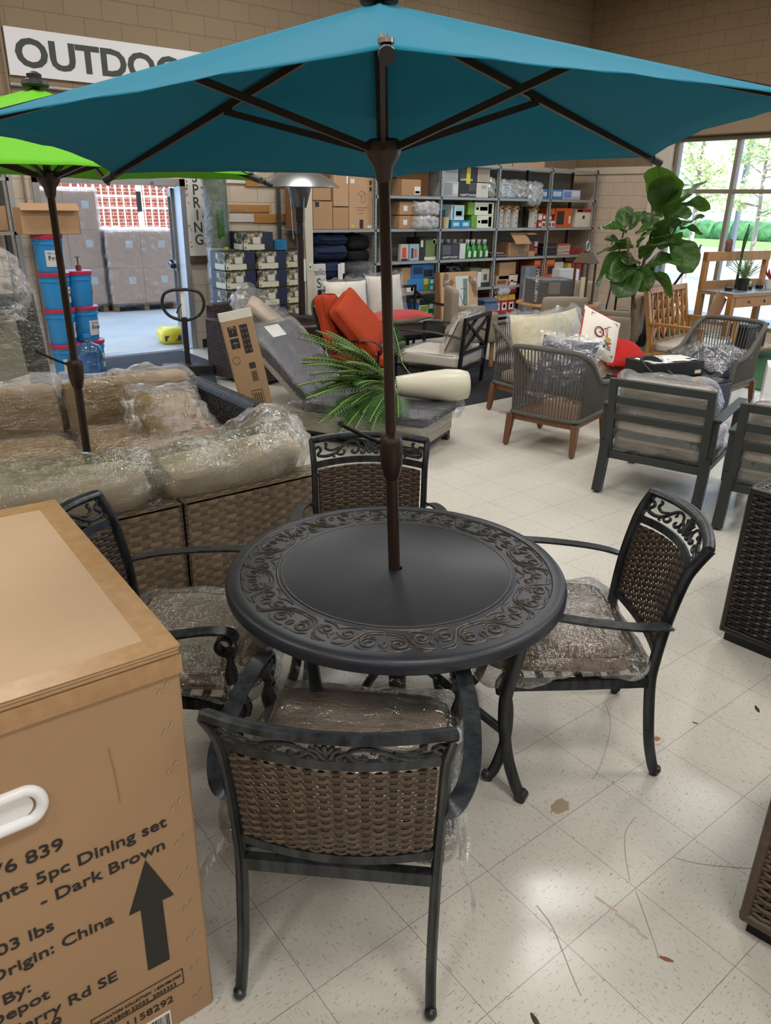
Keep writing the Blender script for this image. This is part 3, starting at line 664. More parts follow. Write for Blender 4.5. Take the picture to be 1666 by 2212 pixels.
fl_par = [o for o in bpy.data.objects if o.name == 'seat_cushion'][0]
for nm, pts in (('plastic_flap', ((-.27, -.20, .02), (-.28, .06, .02), (-.40, -.26, -.33), (-.36, -.06, -.28))), ('plastic_flap', ((.27, -.18, .0), (.27, .05, .0), (.33, -.24, -.27), (.30, -.05, -.10))), ('plastic_flap', ((-.26, .24, .03), (.24, .24, .03), (-.22, .36, .075), (.20, .33, .06)))):
    A0, A1, B0, B1 = [Vector(p) for p in pts]
    MB().grid(lambda u, v: (A0*(1-u)+A1*u)*(1-v)+(B0*(1-u)+B1*u)*v+Vector((.035*noise.noise(Vector((u*4, v*3, 1))), .03*noise.noise(Vector((u*4, v*3, 5))), .03*noise.noise(Vector((u*5, v*2, 9)))))*v, 18, 18).build(nm, m_wrap, fl_par, 180)
# ================================================================== BIG CARTON
BXC = (.458, 1.233, 0); BRZ = radians(-1.6)
m_card = cardboard('carton_cardboard', 'A8896A'); m_ink = M('black_print', '1E1C1C', .6); m_tape = M('clear_packing_tape', 'A27C55', .32, spec=.5, col2='AF8B62', vscale=30); m_wht = M('white_plastic', 'E8E9EC', .35)
bxt = thing('carton', 'big brown printed furniture carton standing at the lower left corner', 'carton', BXC, BRZ)
BH = 1.034
MB().bx(-1.15, 0, 0, .92, 0, BH-.012, r=.006).build('box_body', m_card, bxt)
lid = MB().bx(-1.154, .003, -.003, .924, BH-.012, BH, r=.004).build('box_lid', cardboard('lid_cardboard', 'BA9E80', 3.0), bxt)
mb = MB(); mb.bx(-1.152, .0045, -.0045, .05, BH-.001, BH+.0008).bx(-.05, .0045, .05, .87, BH-.001, BH+.0008).bx(-1.15, .0045, .87, .926, BH-.001, BH+.0008).bx(-1.15, .0046, -.0046, -.0025, BH-.062, BH-.02); mb.bx(-1.15, 0, -.004, .02, BH-.016, BH-.010)
mb.build('packing_tape', m_tape, lid)
PF = T(0, -.0012, 0) @ RX(pi/2)
def ftext(body, s_right, z, size, xs=1.18, bold=.012, al='RIGHT'): return MB().text(body, size, T(-s_right, -.0012, z) @ RX(pi/2), 0, al, bold, .0005, xs)
for body, sr, z, sz in (('OMSID: 1008', .428, .756, .042), ('1007 576 839', .262, .668, .042), ('Home Accents 5pc Dining set', .063, .609, .040), ('- Dark Brown', .070, .551, .040), ('Weight: 103 lbs', .307, .480, .040), ('Country of Origin: China', .197, .420, .040), ('Distributed By:', .370, .350, .040), ('Home Depot', .342, .306, .040), ('2455 Paces Ferry Rd SE', .208, .253, .040), ('Atlanta, GA 30339', .329, .212, .040)):
    MB().text(body, sz, T(-sr, -.0012, z) @ RX(pi/2), 0, 'RIGHT', .012, .0005, 1.12).build('printed_text', m_ink, bxt)
MB().text('HOME DECORATORS COLLECTION  1-800-986-3460', .0125, T(-.073, -.0012, .153) @ RX(pi/2), 0, 'RIGHT', .004, .0005, .80).build('small_print', m_ink, bxt)
MB().text('MH62808', .0165, T(-.265, -.0012, .133) @ RX(pi/2), 0, 'LEFT', .004, .0005, 1.0).build('small_print', m_ink, bxt)
MB().text('122022_2003323', .0165, T(-.085, -.0012, .133) @ RX(pi/2), 0, 'RIGHT', .004, .0005, 1.0).build('small_print', m_ink, bxt)
MB().text('21158292', .030, T(-.096, -.0012, .088) @ RX(pi/2), 0, 'RIGHT', .004, .0005, 1.1).build('small_print', m_ink, bxt)
MB().prism([(-.116, .545), (-.165, .417), (-.140, .416), (-.143, .229), (-.093, .227), (-.092, .413), (-.066, .412)], -.0006, .0006, mat=T(0, -.0012, 0) @ RX(pi/2)).build('up_arrow', m_ink, bxt)
mb = MB()
for a in ((-.277, -.275, .128, .176), (-.069, -.067, .128, .176), (-.277, -.067, .175, .1765), (-.277, -.067, .128, .1295)): mb.bx(a[0], a[1], -.0018, -.0006, a[2], a[3])
mb.build('label_frame', m_ink, bxt)
MB().bx(-.19, -.108, -.002, -.0004, .012, .066).build('barcode_sticker', M('white_paper', 'E4E3DE', .7), bxt)
mb = MB(); xx = -.185
while xx < -.113:
    w = random.choice((.0008, .0012, .002, .0028)); mb.bx(xx, xx+w, -.0026, -.0019, .018, .06); xx += w+random.choice((.0008, .0014, .002))
mb.build('barcode', m_ink, bxt)
mb = MB(); st = [(.03*cos(a)*1+(.048 if cos(a) > 0 else -.048)*1, .034*sin(a)) for a in [2*pi*i/32 for i in range(32)]]
ring = [Vector((-.362+x, -.004, .803+z)) for x, z in st]; mb.tube(ring, .011, 10, closed=True)
mb.prism([(x*.8-.362, z*.72+.803) for x, z in st], -.002, .002, mat=RX(pi/2)); mb.build('handle', m_wht, bxt, 60)
mb = MB()
for k in range(10):
    z = .955-k*.098
    for q in (0, 1): mb.box((-.030-q*.016, -.0015, z-q*.012), (.0022, .002, .013), rot=RY(.5))
mb.build('staples', M('steel_staple', 'B9BABD', .3, .9), bxt)
mb = MB(); mb.tube([(-.155, -.0004, .86), (-.150, -.0006, .80), (-.148, -.0004, .72)], .0012, 4); mb.build('crease', M('card_crease', '9A7350', .8), bxt)

# ================================================================== WICKER SECTIONAL (near) + FAR SOFA
m_sw = [M('brown_flat_weave', '857460', .5, var=.22, vscale=30), M('grey_brown_flat_weave', '918069', .5, var=.22, vscale=30), M('dark_flat_stake', '75624F', .5, var=.2, vscale=30)]
m_swt = wicker_tex('brown_wicker_panel', '6F5A48', '5D4C3E', '1B1511', .11, .022)
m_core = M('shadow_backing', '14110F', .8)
YS = 2.865
def wicker_seat(label, x0, x1, seed):
    t = thing('wicker_sofa_section', label, 'sofa', ((x0+x1)/2, YS, 0), 0, 'brown wicker sofa sections'); w = x1-x0; h = .632
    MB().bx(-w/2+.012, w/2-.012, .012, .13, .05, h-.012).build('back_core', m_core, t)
    def surf(u, v): return Vector((lerp(-w/2, w/2, u), .004, lerp(.05, h-.01, v))), Vector((0, -1, 0))
    weave_mb(surf, 26, int(w/.042), .0205, .034, .0022, .0012, 2, w, h-.06).build('back_panel', m_sw, t)
    def surf2(u, v): return Vector((lerp(-w/2, w/2, u), lerp(.0, .14, v), h)), Vector((0, 0, 1))
    weave_mb(surf2, 6, int(w/.042), .021, .034, .0022, .0012, 2, w, .14).build('top_cap', m_sw, t)
    for s in (-1, 1): MB().bx(s*(w/2-.012), s*w/2, .0, .14, .05, h-.002, r=.004).build('back_side', m_swt, t)
    MB().bx(-w/2, w/2, .14, .80, .06, .30, r=.01).build('seat_base', m_swt, t)
    for sx in (-1, 1):
        for y in (.05, .74): MB().bx(sx*(w/2-.06)-.02, sx*(w/2-.06)+.02, y-.02, y+.02, 0, .06).build('leg', m_blk, t)
    return t
wicker_seat('brown wicker sofa section with its back to the left dining chair', .05, 1.148, 1)
wicker_seat('brown wicker sofa section with its back to the far dining chair', 1.160, 1.93, 2)
m_beige = fabric('beige_cushion_fabric', 'E0CFB2', .9); m_tan = fabric('tan_cushion_fabric', 'AC8A54', .9); m_red = M('red_print_on_plastic', 'B0685C', .5)
def wrapped(name, label, cat, d, loc, rot, mat, seed, group, amp=.03, ext=(.03, .03, .02), print_at=None, r=.07, crown=.03):
    t = thing(name, label, cat, loc, 0, group, rot)
    cushion_mb(d, r, 12, crown, seed, .012).build('cushion_cover', mat, t, 180)
    wrap_box(d, r+.01, 34, seed, amp*.8, tuple(e*.55 for e in ext), .05, crown).build('plastic_bag', m_wrap, t, 180)
    if print_at:
        mb = MB(); px, py, ww, hh = print_at; zt = d[2]/2+crown*.9+ext[2]*.5
        for i in range(9):
            if random.random() < .85: [mb.bx(px+q*ww/5, px+q*ww/5+ww*random.uniform(.08, .17), py+i*hh/9, py+i*hh/9+.003, zt, zt+.001) for q in range(5)]
        mb.build('warning_print', m_red, t)
    return t
g = 'plastic wrapped sofa cushions'
wrapped('sofa_cushion', 'beige cushion in plastic leaning inside the near wicker back, left one', 'cushion', (.78, .42, .20), (.66, 3.09, .62), (radians(-64), radians(3), radians(-3)), m_beige, 3, g, .05, (.05, .06, .03))
wrapped('sofa_cushion', 'beige cushion in plastic lying along the near wicker back, right one', 'cushion', (.70, .42, .19), (1.46, 3.09, .60), (radians(-62), radians(-3), radians(0)), m_beige, 8, g, .045, (.05, .05, .03))
wrapped('sofa_cushion', 'pale cushion in plastic heaped on the end of the near sofa', 'cushion', (.62, .42, .18), (1.80, 3.46, .60), (radians(-42), radians(14), radians(48)), fabric('ivory_cushion_fabric', 'C4B9A4', .9), 13, g, .06, (.05, .05, .04))
wrapped('sofa_cushion', 'pale cushion in plastic behind the carton at the left edge', 'cushion', (.6, .42, .2), (.10, 3.05, .56), (radians(-60), radians(6), radians(6)), m_beige, 17, g, .05, (.05, .05, .03))
wrapped('sofa_cushion', 'seat cushion in plastic hidden behind the near wicker backs', 'cushion', (.74, .62, .14), (.62, 3.36, .385), (0, 0, 0), m_tan, 19, g)
# far dark wicker sofa
m_bw = wicker_tex('black_wicker', '2A2830', '1D1B20', '060606', .03, .014, .32, 1.0)
fs = thing('wicker_sofa', 'black wicker sofa with tan plastic wrapped cushions facing us', 'sofa', (1.38, 4.72, 0), 0)
mb = MB(); mb.bx(-1.9, .86, -.42, .42, .06, .30, r=.02); mb.build('seat_base', m_bw, fs)
MB().bx(-1.9, .86, .34, .46, .06, .62, r=.02).build('back', m_bw, fs)
mb = MB(); prof = [(-.09, .06), (-.09, .52), (-.075, .585), (-.03, .62), (.03, .62), (.075, .585), (.09, .52), (.09, .06)]
mb.prism(prof, -.47, .47, mat=T(.90, 0, 0) @ RX(pi/2)); mb.build('arm', m_bw, fs, 40)
for sx in (-1.8, .86):
    for sy in (-.38, .38): MB().bx(sx-.03, sx+.03, sy-.03, sy+.03, 0, .06).build('leg', m_blk, fs)
wrapped('sofa_cushion', 'tan back cushion in plastic at the right of the black sofa', 'cushion', (.84, .40, .15), (1.70, 4.98, .545), (radians(80), 0, radians(-2)), m_tan, 23, g, .035, (.03, .03, .02), None)
wrapped('sofa_cushion', 'tan back cushion in plastic left of the green umbrella pole', 'cushion', (.84, .40, .15), (.82, 4.98, .545), (radians(80), 0, radians(2)), m_tan, 27, g, .035, (.03, .03, .02), None)
wrapped('sofa_cushion', 'tan seat cushion in printed plastic left of the green umbrella pole', 'cushion', (.84, .70, .16), (.80, 4.53, .385), (0, 0, 0), m_tan, 31, g, .03, (.02, .02, .015), (-.25, .02, .16, .16))
wrapped('sofa_cushion', 'tan seat cushion in printed plastic at the right of the black sofa', 'cushion', (.84, .70, .16), (1.69, 4.53, .385), (0, 0, 0), m_tan, 35, g, .03, (.02, .02, .015), (.1, -.3, .18, .12))
wrapped('sofa_cushion', 'small square pillow in red printed plastic on the black sofa', 'pillow', (.42, .40, .15), (1.80, 4.50, .53), (radians(42), radians(6), radians(12)), m_tan, 39, g, .05, (.05, .05, .03), (-.15, -.14, .24, .12))
# ================================================================== MIDGROUND FURNITURE
# white woven chaise ---------------------------------------------------
m_chw = wicker_tex('white_wicker', 'C9C6B8', 'BDBAAC', '8F8B7C', .034, .014, .5, .7); m_brz = M('dark_bronze_leg', '2B211C', .45)
m_navy = fabric('charcoal_navy_fabric', '2B303F', .9); m_wrap_soft = plastic_wrap('clear_plastic_wrap_soft', body=.05, bs=8, k=1.0, cap=.32)
cx = thing('chaise_lounge', 'white woven chaise lounge with raised plastic wrapped navy mattress', 'chaise lounge', (3.62, 4.18, 0), radians(26))
MB().bx(0, .64, 0, 1.95, .085, .245, r=.008).build('woven_base', m_chw, cx)
mb = MB(); mb.bx(0.01, .63, .01, 1.94, .06, .085); mb.build('base_rail', m_brz, cx)
for x in (.03, .61):
    for y in (.04, 1.9): MB().prism([(x-.028, y-.028), (x+.028, y-.028), (x+.028, y+.028), (x-.028, y+.028)], 0, .062).build('leg', m_brz, cx)
hb = T(0, 1.02, .26) @ RX(radians(41))
mb = MB(); mb.bx(.0, .03, 0, .80, -.02, .015, mat=hb); mb.bx(.61, .64, 0, .80, -.02, .015, mat=hb); mb.bx(.0, .64, .77, .80, -.02, .015, mat=hb); mb.bx(.03, .61, .0, .78, -.012, -.004, mat=hb); mb.build('backrest_frame', m_chw, cx)
MB().tube([(.05, 1.45, .62), (.05, 1.55, .25)], .01).tube([(.59, 1.45, .62), (.59, 1.55, .25)], .01).build('prop_bar', m_chw, cx, 40)
mt = thing('chaise_mattress', 'navy mattress in clear plastic lying on the white chaise', 'mattress', (3.62, 4.18, 0), radians(26))
cushion_mb((.66, 1.12, .105), .03, 10, .004, 2).build('seat_section', m_navy, mt, 180, loc=(.32, .52, .30))
bsx = cushion_mb((.64, .80, .10), .03, 10, .004, 3).build('back_section', m_navy, mt, 180); bsx.matrix_local = hb @ T(.32, .41, .072)
wrap_box((.66, 1.12, .105), .035, 34, 4, .016, (.03, .035, .006), .05).build('plastic_bag', m_wrap_soft, mt, 180, loc=(.32, .52, .30))
w2 = wrap_box((.64, .80, .10), .035, 30, 9, .014, (.025, .02, .008), .02).build('plastic_bag', m_wrap_soft, mt, 180); w2.matrix_local = hb @ T(.32, .41, .072)
lb = MB().bx(-.1, .1, -.05, .07, 0, .002).build('paper_label', M('white_paper', 'E4E3DE', .7), mt); lb.matrix_local = hb @ T(.25, .70, .132)
# vase + palm
m_vase = M('cream_ceramic', 'CFCAB8', .35)
vs = thing('floor_vase', 'cream ceramic floor vase lying on its side on the chaise', 'vase', (3.96, 4.46, .485), rot=(0, radians(90), radians(-30)))
MB().lathe([(.07, -.30), (.075, -.295), (.09, -.2), (.115, -.02), (.128, .12), (.124, .22), (.108, .285), (.1, .29), (.0, .29)], 32, caps=False).lathe([(.064, -.296), (.08, -.2), (.1, 0), (.0, .1)], 32, caps=False).build('vase_body', m_vase, vs, 50)
m_palm = M('palm_green', '3E6B2E', .5, var=.3, vscale=14); m_palm2 = M('palm_stem_green', '8A9A4A', .5)
def frond(mb, root, tip, droop, w, n=20, seed=0):
    root = Vector(root); tip = Vector(tip); d = tip-root; L = d.length; pts = []
    for i in range(n+1):
        t = i/n; p = root+d*t; p.z += droop*sin(pi*t)*L; pts.append(p)
    mb.tube(pts, .0035, 5, 1)
    sdir = d.normalized().cross(Vector((random.uniform(-.3, .3), random.uniform(-.3, .3), 1))).normalized()
    for i in range(3, n+1):
        t = i/n; p = pts[i]; tg = (pts[min(i+1, n)]-pts[i-1]).normalized(); nm = tg.cross(sdir)
        ln = w*sin(pi*min(1, .15+t*.80))**.8
        for s in (-1, 1):
            e = p+(sdir*s*.90+tg*.55).normalized()*ln+nm*(-.12*ln)+Vector((0, 0, -.15*ln)); m = p+(e-p)*.45+nm*.012; wv = tg*ln*.055
            mb.add([p-wv*.3, m-wv, e, m+wv, p+wv*.3], [(0, 1, 2, 3, 4)], 0)
pm = thing('artificial_palm', 'bunch of green artificial palm fronds spilling from the fallen vase', 'artificial plant', (0, 0, 0))
mb = MB(); base = Vector((3.70, 4.60, .50)); random.seed(11)
TIPS = [(3.00, 4.62, 0.66), (3.03, 4.78, 0.74), (3.12, 4.86, 0.86), (3.24, 4.70, 0.86), (3.40, 4.98, 0.86), (2.96, 4.52, 0.52), (3.00, 4.40, 0.40), (3.10, 4.30, 0.33), (3.25, 4.20, 0.30), (3.40, 4.18, 0.31), (3.48, 4.30, 0.42), (3.16, 4.50, 0.68), (3.28, 4.40, 0.56), (3.08, 4.60, 0.60), (3.20, 4.90, 0.70), (3.36, 4.52, 0.64), (3.46, 4.74, 0.76), (3.18, 4.36, 0.46)]
for k, tp in enumerate(TIPS+[(x+random.uniform(-.09, .09), y+random.uniform(-.09, .09), z+random.uniform(-.08, .08)) for x, y, z in TIPS+TIPS]):
    bb = base+Vector((random.uniform(-.12, .02), random.uniform(-.04, .04), random.uniform(-.03, .03))); tp = Vector(tp); rr = bb+(tp-bb)*.28
    mb.tube([bb, rr], .005, 5, 1); frond(mb, rr, tp+Vector((-.06, .04, 0)), .08, .115)
mb.build('foliage', [m_palm, m_palm2], pm)
mb = MB()
for k in range(9): mb.tube([base+Vector((-.1, random.uniform(-.03, .03), random.uniform(-.03, .03))), base+Vector((.28, -.13+random.uniform(-.02, .02), random.uniform(-.02, .02)))], .006, 5)
mb.build('stems', m_palm2, pm)
mb = MB(); frond(mb, (3.88, 4.75, .62), (3.93, 4.98, .95),   .05, .12); mb.tube([(4.0, 4.55, .5), (3.9, 4.68, .55), (3.88, 4.75, .62)], .004, 5, 1); tag(mb.build('palm_leaf', [m_palm, m_palm2]), 'single upright palm leaf behind the umbrella pole', 'artificial plant')
# tall carton leaning at the chaise
_z = Vector((-.139, .186, 1.091)).normalized(); _y = Vector((.36, .93, 0)); _y = (_y-_z*_y.dot(_z)).normalized(); _x = _y.cross(_z)
tc = thing('flat_carton', 'tall narrow brown carton leaning by the head of the chaise', 'carton', (2.80, 5.106, .02), rot=Matrix((_x, _y, _z)).transposed().to_euler())
MB().bx(-.12, .12, -.01, .14, 0, 1.06, r=.004).build('box_body', m_card, tc)
mb = MB()
for i, z in ((0, .88), (1, .79)): mb.bx(-.085, -.02, -.0125, -.0105, z, z+.075)
mb.bx(.005, .065, -.0125, -.0105, .74, .955)
for i in range(12): mb.bx(.01+i*.004, .012+i*.004+.001*(i % 3), -.0125, -.0105, .62, .665)
for i in range(5): mb.bx(.015+i*.009, .019+i*.009, -.0125, -.0105, .52, .60)
for a in ((-.02, .065, .28, .283), (-.02, .065, .45, .453), (-.02, -.017, .28, .453), (.062, .065, .28, .453)): mb.bx(a[0], a[1], -.0125, -.0105, a[2], a[3])
for i in range(4): mb.bx(-.005+i*.016, .002+i*.016, -.0125, -.0105, .30, .43)
mb.tube([(-.075+.028*cos(a), -.011, .70+.028*sin(a)) for a in [2*pi*i/20 for i in range(20)]], .0015, 4, closed=True)
mb.build('printed_marks', m_ink, tc)
mb = MB()
for c in ((-.053, .935), (-.053, .82)): mb.tube([(c[0]+.018*cos(a), -.013, c[1]+.014*sin(a)) for a in [pi*i/8 for i in range(9)]], .003, 5); mb.tube([(c[0], -.013, c[1]+.012), (c[0], -.013, c[1]-.03)], .002, 5)
for r in range(5):
    for q in range(2): mb.tube([(.02+q*.03+.010*cos(a), -.0128, .765+r*.04+.010*sin(a)) for a in [2*pi*i/3 for i in range(3)]], .0022, 4, closed=True)
mb.build('handling_symbols', m_card, tc)
MB().bx(-.122, .122, -.0115, .142, 1.0, 1.062).build('clear_tape', M('white_tape', 'D8D3C8', .3), tc)
# brown wicker chair with plastic behind the carton
m_bwk = wicker_tex('brown_black_wicker', '4A332C', '38262A', '0D0A0A', .03, .016, .4, 1.0)
bc = thing('wicker_armchair', 'brown wicker armchair with plastic draped over it behind the leaning carton', 'armchair', (4.08, 7.45, 0), radians(18))
mb = MB(); mb.bx(-.42, .42, -.38, .38, .04, .40, r=.02); mb.build('seat_base', m_bwk, bc); MB().bx(-.46, -.34, -.40, .40, .04, .66, r=.02).build('arm', m_bwk, bc); MB().bx(.34, .46, -.40, .40, .04, .66, r=.02).build('arm', m_bwk, bc); MB().bx(-.42, .42, .30, .42, .04, .80, r=.02).build('backrest', m_bwk, bc)
dp = thing('plastic_bag', 'clear plastic bag with a cushion draped on the brown wicker armchair', 'plastic bag', (4.05, 7.15, .66), rot=(radians(12), radians(40), radians(-28)))
wrap_box((.80, .42, .14), .07, 26, 5, .06, (.02, .02, .02), .06).build('bag_skin', m_wrap_soft, dp, 180); cushion_mb((.62, .34, .09), .04, 8).build('cushion_inside', M('rust_cream_fabric', 'BFA88F', .9), dp, 180)

# orange cushioned chair ------------------------------------------------
m_orange = fabric('burnt_orange_fabric', 'A83E20', .85, var=.05); m_iron = M('black_iron', '17171A', .42, .3)
oc = thing('metal_armchair', 'black metal armchair holding orange cushions', 'armchair', (4.32, 5.98, 0), radians(-140))
mb = MB()
for sx in (-.28, .28): mb.tube(spline([(sx, -.32, 0), (sx, -.27, .2), (sx, -.24, .42), (sx, -.30, .7), (sx*.9, -.37, .88), (sx*.5, -.40, .955), (0, -.41, .97)], 5), .014, 7)
for i in range(7): mb.tube([(-.21+i*.07, -.25, .43), (-.21+i*.07, -.31, .7), (-.21*.9+i*.063, -.38, .91)], .006, 6)
mb.build('back_frame', m_iron, oc, 60)
MB().bx(-.29, .29, -.26, .28, .36, .385).build('seat_frame', m_iron, oc)
for sx in (-1, 1):
    MB().tube(spline([(sx*.30, -.28, .60), (sx*.31, 0, .63), (sx*.31, .2, .64), (sx*.31, .29, .60), (sx*.31, .30, .53), (sx*.31, .24, .50)], 5), .022, 8, ry=.008, side=(1, 0, 0)).build('arm', m_iron, oc, 60)
    MB().tube(spline([(sx*.30, .29, 0), (sx*.29, .25, .15), (sx*.29, .26, .38), (sx*.31, .28, .56)], 5), .013, 7).build('front_leg', m_iron, oc, 60)
oc2 = thing('seat_cushion', 'burnt orange box cushion on the seat of the metal armchair', 'cushion', oc.matrix_basis @ Vector((0, .04, .44)), radians(-140)); oc2.location = Matrix.LocRotScale(oc.location, oc.rotation_euler, None) @ Vector((0, .04, .44))
cushion_mb((.56, .56, .11), .04, 10, .01, 1).build('cushion_cover', m_orange, oc2, 180)
def orange(label, loc, rot, d, seed):
    t = thing('back_cushion', label, 'cushion', Matrix.LocRotScale(oc.location, oc.rotation_euler, None) @ Vector(loc), rot=(rot[0], rot[1], radians(-140)+rot[2]))
    cushion_mb(d, .045, 12, .025, seed, .012).build('cushion_cover', m_orange, t, 180)
    e = d[0]/2, d[1]/2
    for z in (-.035, .035): MB().tube([(e[0]*math.copysign(abs(cos(a))**.2, cos(a)), e[1]*math.copysign(abs(sin(a))**.2, sin(a)), z) for a in [2*pi*i/36 for i in range(36)]], .006, 6, closed=True).build('piping', m_orange, t, 180)
orange('burnt orange cushion tilted forward at the front of the metal armchair', (.03, .02, .76), (radians(-52), radians(14), 0), (.60, .58, .13), 2)
orange('burnt orange cushion behind the tilted one against the metal back', (.06, -.24, .76), (radians(-74), radians(-6), 0), (.50, .52, .12), 5)

# cream sofa with white pillows, black coffee table -----------------------
m_cream = fabric('cream_canvas', 'E0D4BE', .9); m_creamw = fabric('warm_white_canvas', 'ECE4D4', .9)
ws = thing('outdoor_loveseat', 'black framed loveseat with cream cushions and wrapped white pillows', 'sofa', (6.10, 7.85, 0), radians(-3))
mb = MB(); mb.bx(-.75, .75, -.36, .36, .20, .25); mb.build('seat_frame', m_iron, ws)
for sx in (-.75, .75):
    MB().tube([(sx, -.36, 0), (sx, -.36, .58)], .02, 8).tube([(sx, .36, 0), (sx, .36, .80)], .02, 8).tube(spline([(sx, -.38, .60), (sx, -.1, .60), (sx, .2, .66), (sx, .36, .72)], 5), .02, 8).build('arm', m_iron, ws, 50)
MB().tube([(-.75, .38, .78), (.75, .38, .78)], .018).build('back_rail', m_iron, ws)
cushion_mb((1.42, .68, .14), .04, 10, .01, 3).build('seat_cushion', m_creamw, ws, 180, loc=(0, -.02, .33))
MB().tube([(-.71, -.36, .395), (.71, -.36, .395)], .006, 6).build('black_piping', m_blk, ws)
wrap_box((1.42, .68, .14), .05, 24, 6, .02, (.03, .03, .01)).build('plastic_bag', m_wrap_soft, ws, 180, loc=(0, -.02, .33))
def wpillow(label, loc, rot, w, h, t, mat, seed, wrapit=True, cat='pillow', grp=None, name='pillow', piping=None, amp=.03):
    o = thing(name, label, cat, loc, 0, grp, rot)
    pillow_mb(w, h, t, 18, seed).build('pillow_cover', mat, o, 180)
    if piping: MB().tube([(w/2*math.copysign(abs(cos(a))**.25, cos(a))*(.97), 0, h/2*math.copysign(abs(sin(a))**.25, sin(a))*.97) for a in [2*pi*i/40 for i in range(40)]], .006, 6, closed=True).build('piping', piping, o, 180)
    if wrapit: wrap_pillow(w, h, t, 26, seed, amp, 1.14).build('plastic_bag', m_wrap_soft, o, 180)
    return o
wpillow('white pillow with dark piping in plastic, left on the cream loveseat', (5.62, 8.02, .68), (radians(-14), 0, radians(-8)), .60, .48, .18, m_creamw, 1, piping=m_blk)
wpillow('white pillow in printed plastic behind the umbrella pole on the loveseat', (6.26, 8.05, .70), (radians(-12), 0, radians(4)), .60, .52, .18, m_creamw, 2)
m_stripe = NT('red_cream_striped_fabric')
_sx = m_stripe.new('ShaderNodeSeparateXYZ'); m_stripe.set(_sx.inputs[0], m_stripe.coord()); _f = m_stripe.math('GREATER_THAN', _sx.outputs[1], 0.0)
m_stripe.set(m_stripe.b.inputs['Base Color'], m_stripe.mix(_f, srgb('DCD2BE'), srgb('B84C4A'))); m_stripe.b.inputs['Roughness'].default_value = .9
wpillow('red topped pillow lying flat on the cream loveseat', (6.08, 7.55, .50), (radians(92), 0, radians(-4)), .95, .34, .17, m_stripe.m, 3, False)
ct = thing('coffee_table', 'low black slatted metal coffee table', 'coffee table', (6.18, 7.02, 0), radians(-3))
mb = MB()
for i in range(9): mb.bx(-.62, .62, -.32+i*.072, -.32+i*.072+.064, .405, .425)
mb.bx(-.64, .64, -.335, -.32, .39, .43).bx(-.64, .64, .33, .345, .39, .43).bx(-.64, -.62, -.335, .345, .39, .43).bx(.62, .64, -.335, .345, .39, .43); mb.build('table_top', m_iron, ct)
for sx in (-.57, .57):
    for sy in (-.28, .29): MB().lathe([(.022, 0), (.022, .05), (.028, .07), (.022, .1), (.022, .36), (.03, .39)], 10, mat=T(sx, sy, 0)).build('leg', m_iron, ct, 40)
MB().bx(-.57, .57, -.01, .02, .10, .12).bx(-.58, -.56, -.28, .29, .1, .12).bx(.56, .58, -.28, .29, .1, .12).build('stretcher', m_iron, ct)
rg = MB().bx(4.1, 6.9, 5.2, 7.0, .001, .007).build('area_rug', M('black_rug', '1A1B20', .95, var=.1, bump=.3, bscale=200)); tag(rg, 'black rug under the low black coffee table', 'rug')
# black X-back chair with cream cushion
xc = thing('metal_lounge_chair', 'black metal lounge chair with X shaped side and white cushions', 'lounge chair', (5.53, 6.10, 0), radians(24))
def bar(mb, a, b, w=.016, h=None): mb.tube([a, b], w*1.2, 4, ry=(h or w)*1.2); return mb
mb = MB(); 
for sx in (-.34, .34): bar(mb, (sx, -.34, 0), (sx, -.40, .76), .02)
bar(mb, (-.35, -.40, .75), (.35, -.40, .75), .02); bar(mb, (-.34, -.37, .40), (.34, -.37, .40), .016); bar(mb, (-.34, -.385, .58), (.0, -.40, .75), .014); bar(mb, (-.34, -.40, .74), (.34, -.365, .40), .015); bar(mb, (.34, -.40, .74), (-.34, -.365, .40), .015); mb.build('back_frame', m_iron, xc)
mb = MB(); bar(mb, (-.34, -.35, .22), (.34, -.35, .22)); bar(mb, (-.34, .36, .22), (.34, .36, .22)); bar(mb, (-.34, -.35, .22), (-.34, .36, .22)); bar(mb, (.34, -.35, .22), (.34, .36, .22)); mb.build('seat_frame', m_iron, xc)
for sx in (-.36, .36):
    mb = MB(); mb.tube(spline([(sx, -.38, .56), (sx, -.1, .60), (sx, .2, .60), (sx, .38, .59), (sx, .40, .55)], 4), .02, 6, ry=.012, side=(1, 0, 0)); mb.build('arm', m_iron, xc, 50)
    mb = MB(); bar(mb, (sx*.97, .38, 0), (sx*.97, .38, .58), .018); mb.build('front_leg', m_iron, xc)
sc_ = cushion_mb((.64, .70, .14), .035, 10, .008, 2).build('seat_cushion', m_creamw, xc, 180, loc=(0, 0, .31))
for z in (-.055, .055): MB().tube([(.31*math.copysign(abs(cos(a))**.2, cos(a)), .34*math.copysign(abs(sin(a))**.2, sin(a)), z) for a in [2*pi*i/36 for i in range(36)]], .005, 5, closed=True).build('piping', m_blk, sc_, 180)
wrap_box((.64, .70, .14), .05, 24, 7, .02, (.02, .02, .01)).build('plastic_bag', m_wrap_soft, sc_, 180)
wpillow('cream pillow in printed plastic on the X sided black chair', Matrix.LocRotScale(xc.location, xc.rotation_euler, None) @ Vector((.02, -.22, .56)), (radians(24), 0, radians(24)), .58, .46, .2, m_cream, 6, piping=m_blk)

